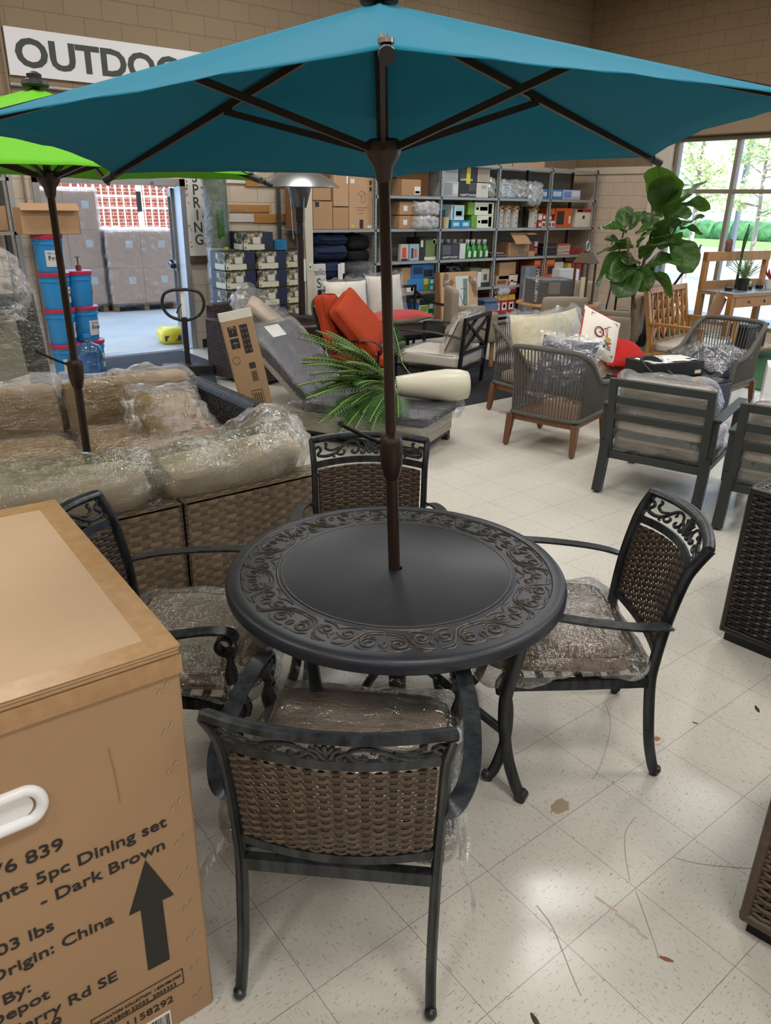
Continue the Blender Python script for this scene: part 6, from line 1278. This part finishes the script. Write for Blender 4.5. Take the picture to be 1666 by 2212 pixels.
MB().bx(-.022, .022, -.112, -.1, .62, .92).build('label_plate', M('white_paper', 'E4E3DE', .7), pj_); MB().tube([(.02, -.10, .80), (.06, -.11, .74), (.075, -.11, .70)], .008, 6).build('release_lever', m_blk, pj_, 60)
mb = MB()
for i in range(5): mb.bx(-.014, .014, -.1135, -.112, .63+i*.045, .655+i*.045)
mb.build('plate_marks', m_blk, pj_)
tag(MB().bx(2.65, 3.95, 8.0, 9.38, .001, .009).build('door_mat', M('charcoal_mat', '2E3036', .95, var=.15, bump=.4, bscale=150)), 'charcoal entrance mat inside the open door', 'mat')
# ================================================================== TABLE GROUP, PLANT, BENCH, CONSOLE AT THE RIGHT
m_lw = wood('light_teak', 'B48C5A', '92683C', 0); m_acacia = wood('honey_acacia', 'B8874C', '956532', 2)
rt_ = thing('round_wood_table', 'round pale wood table behind the rope loveseat', 'table', (7.42, 6.15, 0))
MB().lathe([(.02, .715), (.46, .715), (.49, .725), (.49, .74), (.48, .745), (.40, .745), (.395, .742), (.39, .745), (.02, .745)], 40).build('table_top', m_lw, rt_, 40); MB().lathe([(.20, 0), (.20, .03), (.07, .06), (.06, .70), (.16, .714)], 24).build('pedestal', m_lw, rt_, 40)
m_linen = fabric('linen_grey_fabric', '9A8E7E', .9)
def uph_chair(label, loc, rz):
    t = thing('upholstered_dining_chair', label, 'chair', loc, rz, 'linen dining chairs round the wood table')
    cushion_mb((.52, .09, .50), .035, 10, 0, 1).build('backrest', m_linen, t, 180, loc=(0, -.26, .66)); cushion_mb((.54, .54, .16), .04, 10, .01, 2).build('seat', m_linen, t, 180, loc=(0, 0, .40))
    for s in (-1, 1): cushion_mb((.07, .50, .36), .03, 8, 0, 3).build('arm', m_linen, t, 180, loc=(s*.29, .0, .48))
    for sx in (-.22, .22):
        for sy in (-.22, .22): MB().bx(sx-.022, sx+.022, sy-.022, sy+.022, 0, .33).build('leg', m_lw, t)
    return t
uc = uph_chair('linen dining chair with its back to us in front of the round wood table', (6.90, 5.73, 0), radians(-28))
copy_thing(uc, 'linen dining chair at the left side of the round wood table', (6.55, 6.72, 0), radians(-120)); copy_thing(uc, 'linen dining chair right of the round wood table behind the tree', (7.76, 5.52, 0), radians(29)); copy_thing(uc, 'linen dining chair at the far right side of the round wood table', (8.25, 6.55, 0), radians(118))
db = pbox('black cooler carton wrapped in plastic on the round wood table', 7.08, 7.58, .747, .27, '2C3038', [(.02, .12, .05, .95, '3E434C'), (.35, .65, .4, .9, '7A7468'), (.7, .98, .45, .95, '1E2A3C')], yf=6.08, d=.28, rz=radians(-22))
MB().text('HAMPTON BAY', .055, T(-.215, -.1425, .02) @ RX(pi/2) @ RZ(pi/2), 0, 'LEFT', .01, .0005).build('lettering', pm_('C8C8C6'), db); wrap_box((.50, .28, .26), .02, 18, 4, .02, (.01, .01, .006)).build('plastic_wrap', m_wrap_soft, db, 180, loc=(0, 0, .135))
m_brass = M('aged_brass', '54432A', .5, .5)
ln = thing('lantern', 'tall brass lantern with a white candle on the round wood table', 'lantern', (7.60, 5.92, .746), radians(8))
MB().bx(-.10, .10, -.10, .10, 0, .025, r=.004).build('base', m_brass, ln)
for sx in (-.085, .085):
    for sy in (-.085, .085): MB().bx(sx-.011, sx+.011, sy-.011, sy+.011, .025, .46).build('post', m_brass, ln)
MB().bx(-.11, .11, -.11, .11, .455, .47).add([(-.11, -.11, .47), (.11, -.11, .47), (.11, .11, .47), (-.11, .11, .47), (-.05, -.05, .58), (.05, -.05, .58), (.05, .05, .58), (-.05, .05, .58)], [(0, 1, 5, 4), (1, 2, 6, 5), (2, 3, 7, 6), (3, 0, 4, 7), (4, 5, 6, 7)]).bx(-.03, .03, -.03, .03, .58, .595).build('roof', m_brass, ln)
MB().tube([(.04*cos(a), 0, .65+.055*sin(a)) for a in [2*pi*i/24 for i in range(24)]], .005, 6, closed=True).build('ring_handle', m_stain, ln, 60)
MB().lathe([(.04, .026), (.042, .03), (.042, .30), (.0, .302)], 20).build('candle', M('ivory_wax', 'DAD2BC', .5), ln, 40)
# fiddle leaf fig
ft = thing('fiddle_leaf_fig', 'tall artificial fiddle leaf fig in front of the window', 'artificial tree', (7.02, 4.78, 0))
MB().lathe([(.15, 0), (.16, .01), (.18, .28), (.17, .285), (.16, .24), (.0, .24)], 24, caps=False).build('pot', m_brown, ft, 40)
m_bark = M('brown_bark', '6A5442', .8, var=.3, vscale=30); m_fig = NT('fig_leaf_green')
_n = m_fig.noise(m_fig.coord(), 5, 3); m_fig.set(m_fig.b.inputs['Base Color'], m_fig.ramp(_n, [(.35, srgb('1F3A1E')), (.6, srgb('3C5F28'))])); m_fig.b.inputs['Roughness'].default_value = .38
_t = m_fig.new('ShaderNodeBsdfTranslucent'); _t.inputs[0].default_value = srgb('6A9A2C'); _m = m_fig.new('ShaderNodeMixShader'); _m.inputs[0].default_value = .22; m_fig.set(_m.inputs[1], m_fig.b.outputs[0]); m_fig.set(_m.inputs[2], _t.outputs[0]); m_fig.set(m_fig.out.inputs[0], _m.outputs[0])
m_vein = M('pale_leaf_vein', '7F9A50', .5)
tk = spline([(0, 0, .2), (.02, -.01, .6), (.0, .03, .95), (.05, .0, 1.3), (.08, -.02, 1.6), (.06, .02, 1.95)], 6); tk2 = spline([(.02, .0, .85), (-.08, .04, 1.12), (-.16, .03, 1.35), (-.24, .05, 1.55)], 5)
MB().tube(tk, [lerp(.026, .010, i/(len(tk)-1)) for i in range(len(tk))], 8).tube(tk2, [lerp(.02, .008, i/(len(tk2)-1)) for i in range(len(tk2))], 8).build('trunk', m_bark, ft, 60)
mbl = MB()
def fig_leaf(p, az, el, L, curl=.25, roll=0.0):
    d = Vector((cos(az)*cos(el), sin(az)*cos(el), sin(el))); sd = d.cross(Vector((0, 0, 1))).normalized(); nm = sd.cross(d).normalized(); R_ = Matrix.Rotation(roll, 3, d); sd = R_ @ sd; nm = R_ @ nm; P = Vector(p)
    def f(u, v):
        a = 2*u-1; w = L*.46*(sin(pi*v)**.55)*(.55+.55*v)*(1-.10*sin(pi*v*2.5)**2)+.002
        q = P+d*(L*v)+sd*(a*w)+nm*(-curl*L*v*v+.10*L*abs(a)*sin(pi*v)+.015*sin(9*v+3*a)); return q
    mbl.grid(f, 8, 12, 0)
    for v0 in (None, .2, .35, .5, .65, .8):
        pts = [f(.5, i/10)+nm*.003 for i in range(11)] if v0 is None else None
        if pts: mbl.tube(pts, .0028, 4, 1)
        else:
            for s in (0.08, .92): mbl.tube([f(.5, v0)+nm*.002, f(lerp(.5, s, .55), min(1, v0+.07))+nm*.002, f(s, min(1, v0+.13))+nm*.002], .0014, 3, 1)
random.seed(21)
UR, UT = Vector((.786, -.618, 0)), Vector((-.618, -.786, 0))
LEAF = [(740,760,670,490,.2),(750,790,720,540,.3),(830,700,1030,570,0),(870,700,1060,700,.2),(800,820,830,640,.6),(890,850,1045,800,-.2),(900,860,1040,870,.3),(860,930,990,1130,.2),(760,1000,780,810,.5),(700,1180,890,1290,.3),(690,1180,880,1190,-.1),(660,1130,880,1080,.3),(470,880,470,740,-.2),(480,890,300,860,0),(500,980,360,930,.3),(520,880,590,770,.1),(560,900,670,850,.3),(540,1010,320,1030,0),(530,1030,320,1230,.2),(600,1110,410,1200,.3),(620,1130,490,1290,.4),(580,1000,600,900,.4),(620,1080,700,950,.5),(640,1090,760,930,.4),(820,960,840,800,.4),(740,1000,880,940,.3),(640,1120,500,1090,.3),(620,1140,640,1260,.5),(780,780,900,760,.5),(700,900,640,780,-.3),(780,900,900,900,-.5),(560,1000,440,960,-.3)]
for bx0, by0, tx0, ty0, w in LEAF:
    c = .00128; base = UR*((bx0-640)*c)+Vector((0, 0, 2.14-(by0-490)*c*1.05))+UT*random.uniform(-.05, .10)
    tip = UR*((tx0-640)*c)+Vector((0, 0, 2.14-(ty0-490)*c*1.05))+UT*(w*.35+random.uniform(-.05, .05)); d = tip-base; Ln = d.length*1.2
    fig_leaf(base, atan2(d.y, d.x), math.asin(max(-1, min(1, d.z/d.length)))+.12, max(.22, Ln), random.uniform(.1, .3), random.uniform(-.9, .9))
mbl.build('foliage', [m_fig.m, m_vein], ft, 180)
ca = thing('carton', 'open brown carton on the floor between the rope loveseat and the tree', 'carton', (6.75, 4.42, 0), radians(-20)); mb = MB(); mb.bx(-.25, .25, -.2, -.195, 0, .42).bx(-.25, .25, .195, .2, 0, .42).bx(-.25, -.245, -.2, .2, 0, .42).bx(.245, .25, -.2, .2, 0, .42); mb.build('box_body', m_cb2, ca)
# acacia bench
bn = thing('garden_bench', 'honey coloured wooden bench with a branching lattice back', 'bench', (8.24, 4.80, 0), radians(9)); bw_ = .50
mb = MB(); lb_ = T(0, .0, 0) @ T(0, .26, .40) @ RX(radians(-12)) @ T(0, -.26, -.40)
for s in (-1, 1): mb.bx(s*bw_-.03, s*bw_+.03, .235, .285, .26, 1.0, mat=lb_)
mb.bx(-bw_, bw_, .235, .285, .94, 1.0, mat=lb_).bx(-bw_, bw_, .24, .28, .36, .41, mat=lb_); mb.build('back_frame', m_acacia, bn)
mb = MB(); n = 7
for i in range(n):
    x = -bw_+.09+i*(2*bw_-.18)/(n-1); mb.bx(x-.012, x+.012, .245, .275, .40, .95, mat=lb_)
    for z in ((.44, .64, .83) if i % 2 == 0 else (.53, .74)):
        for s in (-1, 1): mb.sweep([lb_ @ Vector((x, .26, z)), lb_ @ Vector((x+s*.075, .26, z+.11))], [(-.012, -.012), (.012, -.012), (.012, .012), (-.012, .012)])
mb.build('lattice', m_acacia, bn)
MB().bx(-bw_-.02, bw_+.02, -.28, .26, .27, .31).build('seat', m_acacia, bn); cushion_mb((.92, .5, .09), .03, 8, .01, 2).build('seat_cushion', m_creamw, bn, 180, loc=(0, -.02, .355)); wrap_box((.94, .54, .1), .04, 22, 5, .03, (.02, .02, .01)).build('plastic_bag', m_wrap_soft, bn, 180, loc=(0, -.02, .355))
for s in (-1, 1):
    MB().bx(s*(bw_+.02)-.035, s*(bw_+.02)+.035, -.34, .28, .60, .628).build('arm', m_acacia, bn)
    for y in (-.3, .26): MB().bx(s*(bw_+.02)-.025, s*(bw_+.02)+.025, y-.025, y+.025, 0, .60).build('leg', m_acacia, bn)
# potting console
cs = thing('potting_bench', 'wooden potting bench with an overhead rail near the window', 'potting bench', (9.75, 5.02, 0), radians(-8)); cw, cd = .62, .26
MB().bx(-cw, cw, -cd, cd, .86, .885, r=.004).build('top', M('zinc_top', '9A9CA0', .3, .5), cs); MB().bx(-cw, cw, -cd-.01, cd, .835, .86).build('top_frame', m_acacia, cs); dr = MB().bx(-cw+.05, cw-.05, -cd, -cd+.02, .71, .83).build('drawer', m_acacia, cs)
for x in (-.3, .0, .3): MB().tube([(x-.012, -cd-.012, .78), (x+.012, -cd-.012, .76)], .008, 6).build('pull', m_blk, dr)
for sx in (-1, 1):
    for sy in (-1, 1): MB().bx(sx*(cw-.035)-.035, sx*(cw-.035)+.035, sy*(cd-.035)-.035, sy*(cd-.035)+.035, 0, .84).build('leg', m_acacia, cs)
    MB().bx(sx*(cw-.03)-.03, sx*(cw-.03)+.03, cd-.06, cd, .885, 1.32).build('upright', m_acacia, cs)
MB().bx(-cw, cw, cd-.07, cd, 1.22, 1.33).build('top_rail', m_acacia, cs); MB().bx(-cw, cw, cd-.03, cd, .885, .98).build('back_board', m_acacia, cs); MB().bx(-cw, cw, -cd, cd, .14, .165).build('lower_shelf', m_acacia, cs)
MB().box((-cw-.12, -cd+.10, .72), (.30, .012, .30), 0, 0, RY(radians(24)) @ RZ(radians(12))).build('drop_leaf', wood('oak_leaf_board', 'A87C54', '8A623E', 2), cs)
mbx = Matrix.LocRotScale(cs.location, cs.rotation_euler, None)
pp = thing('potted_fern', 'small spiky fern in a black pot with a yellow sticker on the potting bench', 'potted plant', mbx @ Vector((-.18, -.06, .886))); MB().lathe([(.06, 0), (.065, .005), (.075, .14), (.068, .142), (.06, .12), (0, .12)], 20, caps=False).build('pot', m_blk, pp, 40); MB().bx(.0, .05, -.0735, -.071, .08, .115).build('sticker', m_yel, pp)
mb = MB(); random.seed(9)
for k in range(26):
    a = random.uniform(0, 2*pi); el = random.uniform(.5, 1.45); Ln = random.uniform(.22, .34); e = Vector((cos(a)*cos(el)*Ln, sin(a)*cos(el)*Ln, .12+sin(el)*Ln)); frond(mb, (0, 0, .12), e, .06, .045, 12)
mb.build('foliage', [M('fern_green', '3F6A3C', .5, var=.25, vscale=20), m_palm2], pp)
for k, (x, lab) in enumerate(((-.42, 'glass bottle with dark filling at the left end of the potting bench'), (.0, 'glass bottle with dark filling right of the black fern pot'), (.26, 'small clear jar with a tag at the right of the potting bench'))):
    t = thing('glass_jar', lab, 'jar', mbx @ Vector((x, -.04+.03*k, .886)), 0, 'glass jars on the potting bench'); MB().lathe([(.045, 0), (.05, .01), (.05, .06), (.02, .10), (.016, .14)], 18).build('jar_body', m_glass, t, 40); MB().lathe([(.044, .002), (.047, .01), (.047, .04), (0, .045)], 16).build('filling', m_brown, t, 40)
rf = thing('red_leaf_plant', 'small red leaved plant in a white pot at the right edge', 'potted plant', mbx @ Vector((.36, -.04, .886))); MB().lathe([(.045, 0), (.06, .11), (.05, .11), (0, .1)], 16, caps=False).build('pot', m_cap, rf, 40); mb = MB()
for k in range(16):
    a = k*.8; mb.add([(0, 0, .1), (.05*cos(a+.4), .05*sin(a+.4), .16), (.09*cos(a), .09*sin(a), .22+.03*(k % 3)), (.05*cos(a-.4), .05*sin(a-.4), .16)], [(0, 1, 2, 3)])
mb.build('foliage', M('red_leaf', 'A84040', .5), rf)
t = thing('grass_stalks', 'tall dark bamboo stalks standing behind the fern pot', 'artificial plant', mbx @ Vector((-.12, .10, .886))); mb = MB()
for k in range(6): mb.tube([(.01*k, 0, 0), (.012*k+.02, .01*(k % 3), .45+.07*(k % 4)), (.014*k+.05, .01, .62+.05*(k % 4))], .008, 5)
mb.build('stalks', M('bamboo_dark_green', '2C4A2C', .5), t, 60)
ow = thing('carved_figurine', 'small reddish brown carved figurine behind the potting bench rail', 'figurine', mbx @ Vector((-.22, .22, 1.33))); MB().lathe([(.035, 0), (.045, .02), (.04, .06), (.045, .10), (.035, .14), (.01, .155)], 16).build('body', M('red_brown_wood', '6E4636', .6, bump=.5, bscale=40), ow, 60); mb = MB()
bx_ = thing('storage_box', 'black storage box on the lower shelf of the potting bench', 'box', mbx @ Vector((.1, .0, .166))); MB().bx(-.25, .25, -.18, .18, 0, .26, r=.01).build('box_body', m_blk, bx_); MB().bx(-.26, .26, -.19, .19, .26, .30, r=.01).build('lid', M('grey_lid', '4A4C50', .4), bx_); MB().bx(-.03, .03, -.186, -.18, .12, .2).build('latch', m_stain, bx_)
# lawn mower by the window
lm_ = thing('lawn_mower', 'lawn mower with a tall curved black handle in front of the window', 'lawn mower', (9.46, 6.61, 0), radians(30)); MB().bx(-.25, .25, -.35, .35, .10, .32, r=.06).build('deck', m_blk, lm_); MB().lathe([(.13, .32), (.14, .42), (.08, .46)], 20).build('engine', M('dark_grey_cover', '3A3C40', .4), lm_, 40)
for sx in (-.27, .27):
    for sy in (-.28, .28): MB().tube([(sx-.025, sy, .10), (sx+.025, sy, .10)], .10, 18).build('wheel', m_blk, lm_, 40)
MB().tube(spline([(-.29, -.3, .3), (-.30, -.62, .85), (-.28, -.78, 1.15), (-.15, -.86, 1.32), (0, -.88, 1.37), (.15, -.86, 1.32), (.28, -.78, 1.15), (.30, -.62, .85), (.29, -.3, .3)], 6), .013, 8).build('handle', m_blk, lm_, 60); MB().bx(-.02, .03, -.885, -.875, 1.26, 1.34).build('blue_tag', M('blue_tag', '2A5AA8', .5), lm_); MB().bx(-.05, .05, -.80, -.79, .92, 1.06, mat=T(.22, .05, 0)).build('hang_tag', m_cap, lm_)
bg_ = MB().rbox((.55, .10, .62), .04, 10); tag(bg_.build('grass_bag', M('black_fabric_bag', '1C1D20', .8), None, 180, loc=(9.0, 5.75, .55)), 'black fabric grass catcher bag standing beside the bench', 'bag')
tag(MB().bx(8.2, 11.3, 3.4, 6.9, .001, .02).build('turf_mat', M('green_turf_mat', '2F5A24', .95, var=.35, vscale=50, bump=.9, bscale=300)), 'green artificial turf laid under the bench and potting bench', 'turf', kind='stuff')
wb = pbox('white carton with handwritten OAKWOOD at the right edge', 6.40, 6.85, .0, .62, 'E0E0E2', [(.2, .7, .6, .85, 'B8B8B6')], yf=2.68, d=.35, rz=radians(-62)); MB().text('OAKWOOD', .07, T(-.19, -.177, .22) @ RX(pi/2), 0, 'LEFT', .0, .0005, .9).build('handwriting', m_ink, wb)
fb = pbox('tall white flat box standing by the window pilaster', 9.25, 9.60, .0, .95, 'C9CACC', [(.75, 1, 0, 1, 'D8DCE2'), (.12, .2, .1, .3, '5A5A5E')], yf=7.6, d=.2, rz=radians(-14))
tb = thing('folding_table', 'low display table with flat goods in front of the window', 'table', (10.4, 6.9, 0)); MB().bx(-.45, .55, -.3, .3, .70, .73).build('table_top', m_lw, tb)
for sx in (-.4, .5):
    for sy in (-.25, .25): MB().tube([(sx, sy, 0), (sx, sy, .70)], .018, 8).build('leg', m_iron, tb, 60)
for i in range(4): pbox('flat tan package on the display table by the window, '+('lowest', 'second', 'third', 'top')[i]+' of the pile', 10.05+.02*i, 10.75-.03*i, .732+i*.035, .033, ('B8A488', 'C8B898', 'A8967C', 'D0C4AC')[i], yf=6.75, d=.35, name='flat_package', cat='package', group='flat packages by the window', rz=.05*i)
tw_ = thing('string_trimmer', 'orange string trimmer leaning on the window wall behind the fig', 'trimmer', (10.9, 8.0, 0), rot=(0, radians(10), 0)); MB().tube([(0, 0, .05), (.0, 0, 1.5)], .013, 8).build('shaft', m_iron, tw_, 60); MB().bx(-.05, .05, -.05, .05, .75, .95, r=.02).build('motor', M('orange_plastic', 'D8642C', .4), tw_)

# ================================================================== OUTSIDE
m_conc = M('outdoor_concrete', 'A8A6A2', .85, var=.08, vscale=1.2, bump=.1, bscale=20)
struct('ground', MB().bx(-10, 60, YB+.2, 60, -.12, -.02).bx(XR+.2, 90, -40, YB+.2, -.12, -.02), m_conc)
m_brk = NT('red_brick'); _b = m_brk.new('ShaderNodeTexBrick'); m_brk.set(_b.inputs['Vector'], m_brk.coord('UV')); _b.offset = .5
for k_, v_ in (('Scale', 1.0), ('Brick Width', .22), ('Row Height', .075), ('Mortar Size', .006), ('Bias', 0.0)): _b.inputs[k_].default_value = v_
_b.inputs['Color1'].default_value = srgb('6E3428'); _b.inputs['Color2'].default_value = srgb('622C22'); _b.inputs['Mortar'].default_value = srgb('A08678'); m_brk.set(m_brk.b.inputs['Base Color'], _b.outputs[0]); m_brk.b.inputs['Roughness'].default_value = .85
bd = MB().bx(5.2, 8.1, 19.0, 22, 0, 2.75).build('brick_enclosure', m_brk.m); tag(bd, 'red brick enclosure behind the outdoor gate', 'building')
gt = thing('metal_gate', 'white metal picket gate with spear tips in front of the red brick', 'gate', (5.0, 17.0, 0)); m_wm = M('white_painted_metal', 'CFC6C2', .5)
mb = MB()
for i in range(15): mb.bx(.1+i*.15-.012, .1+i*.15+.012, -.012, .012, .1, 1.98).lathe([(.02, 1.97), (.028, 2.02), (.004, 2.10)], 6, mat=T(.1+i*.15, 0, 0))
mb.build('picket', m_wm, gt)
for z in (.2, 1.62, 1.85): MB().bx(0, 2.3, -.02, .02, z-.02, z+.02).build('rail', m_wm, gt)
for x in (1.50, 2.35): MB().bx(x-.045, x+.045, -.045, .045, 0, 2.15).build('post', m_wm, gt)
MB().bx(1.42, 1.52, -.05, -.03, 1.55, 1.95).build('chain_lock', m_iron, gt)
m_strw = plastic_wrap('stretch_film', 'E4EAF4', .10, 5)
def pallet_load(label, loc, nx, nz, bw2, bh, bd2, rz):
    t = thing('pallet_load', label, 'pallet load', loc, rz, 'shrink wrapped pallet loads outside'); W_ = nx*bw2
    mb = MB()
    for i in range(6): mb.bx(-W_/2, W_/2, -bd2/2+i*bd2/6, -bd2/2+i*bd2/6+.09, .11, .13)
    for x in (-W_/2+.04, 0, W_/2-.04): mb.bx(x-.04, x+.04, -bd2/2, bd2/2, 0, .11)
    mb.build('pallet', wood('pallet_wood', '8A6A4C', '6A4E36', 0), t)
    for i in range(nx):
        for j in range(nz):
            x = -W_/2+(i+.5)*bw2; b = MB().bx(x-bw2/2+.004, x+bw2/2-.004, -bd2/2, bd2/2, .135+j*bh, .135+(j+1)*bh-.004, r=.004).build('carton', cardboard('outdoor_cardboard', 'D8A478', 4.0), t); MB().bx(x+.02, x+.14, -bd2/2-.003, -bd2/2, .135+j*bh+bh*.55, .135+j*bh+bh*.75).build('label', M('white_paper', 'E4E3DE', .7), b)
    wrap_box((W_, bd2, nz*bh), .03, 40, loc[0], .05, (.02, .02, .02), .0).build('stretch_wrap', m_strw, t, 180, loc=(0, 0, .135+nz*bh/2)); return t
pallet_load('shrink wrapped pallet load of tall cartons outside left of the doorway', (3.95, 14.05, -.02), 2, 3, .52, .60, .9, radians(-3))
pallet_load('shrink wrapped pallet load of square cartons outside in the doorway centre', (5.10, 13.85, -.02), 2, 2, .56, .59, .9, radians(-4))
yb = thing('yellow_bag', 'yellow printed sack lying on the concrete outside the door', 'sack', (4.20, 10.12, -.02), radians(-8)); cushion_mb((.50, .34, .19), .07, 12, .03, 3, .02).build('sack_body', M('yellow_film', 'D8C832', .35), yb, 180, loc=(0, 0, .10)); MB().bx(-.2, .06, -.172, -.168, .05, .12).build('printed_panel', M('dark_print', '4A3A5A', .5), yb)
# trees, hedge, lawn and tarmac beyond the window
m_lawn = M('bright_lawn', '7FAF4A', .9, var=.2, vscale=3); m_tarm = M('pale_asphalt', 'B8B4B0', .9, var=.05)
struct('street', MB().bx(XR+3, 38, 0, 80, -.02, -.012), m_tarm)
tag(MB().bx(38, 46.5, -5, 80, -.012, .02).build('lawn_strip', m_lawn), 'sunlit strip of lawn beyond the parking lot', 'lawn', kind='stuff')
m_lf = [M('spring_leaf', 'CDD88A', .7), M('pale_leaf', 'DDE2A8', .7)]; m_hedge = M('hedge_green', '4A7A48', .8, var=.4, vscale=3); m_trunk = M('grey_bark', 'A89C8E', .8)
random.seed(3)
def street_tree(label, x, y, h):
    t = thing('street_tree', label, 'tree', (x, y, 0), 0, 'young trees beyond the window'); MB().tube(spline([(0, 0, 0), (.05, 0, h*.3), (0, .05, h*.6), (.05, 0, h)], 4), [lerp(.075, .015, i/12) for i in range(13)], 8).build('trunk', m_trunk, t, 60)
    br = MB(); lf = MB()
    for k in range(26):
        z = random.uniform(h*.32, h*.95); a = random.uniform(0, 6.28); L_ = random.uniform(.6, 1.5)*(1.2-.6*z/h); e = Vector((cos(a)*L_, sin(a)*L_, z+random.uniform(.1, .6))); br.tube([(0, 0, z), e*.5+Vector((0, 0, z*.5)), e], [.02, .013, .006], 5)
        for q in range(70):
            c = Vector((0, 0, z)).lerp(e, random.uniform(.35, 1.05))+Vector((random.gauss(0, .16), random.gauss(0, .16), random.gauss(0, .12))); s_ = random.uniform(.05, .10); d1_ = Vector((random.uniform(-1, 1), random.uniform(-1, 1), random.uniform(-1, 1))).normalized(); d2_ = d1_.orthogonal().normalized(); lf.add([c-d1_*s_, c+d2_*s_*.5, c+d1_*s_, c-d2_*s_*.5], [(0, 1, 2, 3)], q % 2)
    br.build('branches', m_trunk, t, 60); lf.build('crown', m_lf, t)
street_tree('young leafy tree seen through the left window pane', 16.6, 10.1, 5.2); street_tree('young leafy tree straddling the window mullion', 20.0, 10.4, 5.0); street_tree('young leafy tree at the right edge of the window', 19.0, 8.4, 5.4)
mb = MB()
for k in range(26):
    y = 4+k*1.2; mb.rbox((1.6, 1.7, 1.3), .6, 7, lambda w, d, p, k=k: w+d*.25*noise.noise(Vector((w.x*2+k, w.y*2, w.z*2))), mat=T(48, y+6, .40))
tag(mb.build('hedge', m_hedge, None, 60), 'clipped green hedge beyond the lawn strip', 'hedge', kind='stuff')
mb = MB(); mb.tube([(26.0, 14.2, 0), (26.0, 14.2, 9)], .09, 10); tag(mb.build('lamp_post', M('grey_lamp_post', '5A6066', .5), None, 60), 'grey lamp post beyond the right window pane', 'lamp post')
# floor debris
for lab, x, y, s, c in (('dark leaf scrap on the tiles right of the dining chair', 2.70, 1.02, .022, '3A2E26'), ('brown leaf scrap on the tiles near the bottom of the picture', 1.46, .62, .018, '8A5A38'), ('dark twig scrap on the tiles beside the front chair leg', 1.06, .72, .02, '4A3828'), ('small rusty crumb on the tiles behind the dark twig', 2.42, 1.12, .010, '7A5A40')):
    mb = MB(); mb.grid(lambda u, v: Vector(((u-.5)*s*2, (v-.5)*s*.7*sin(pi*(.1+.8*u)), .001+.003*sin(pi*v))), 6, 3); tag(mb.build('leaf_scrap', M('scrap_'+c, c, .8), None, loc=(x, y, 0), rz=random.uniform(0, 3)), lab, 'debris', 'scraps on the floor')
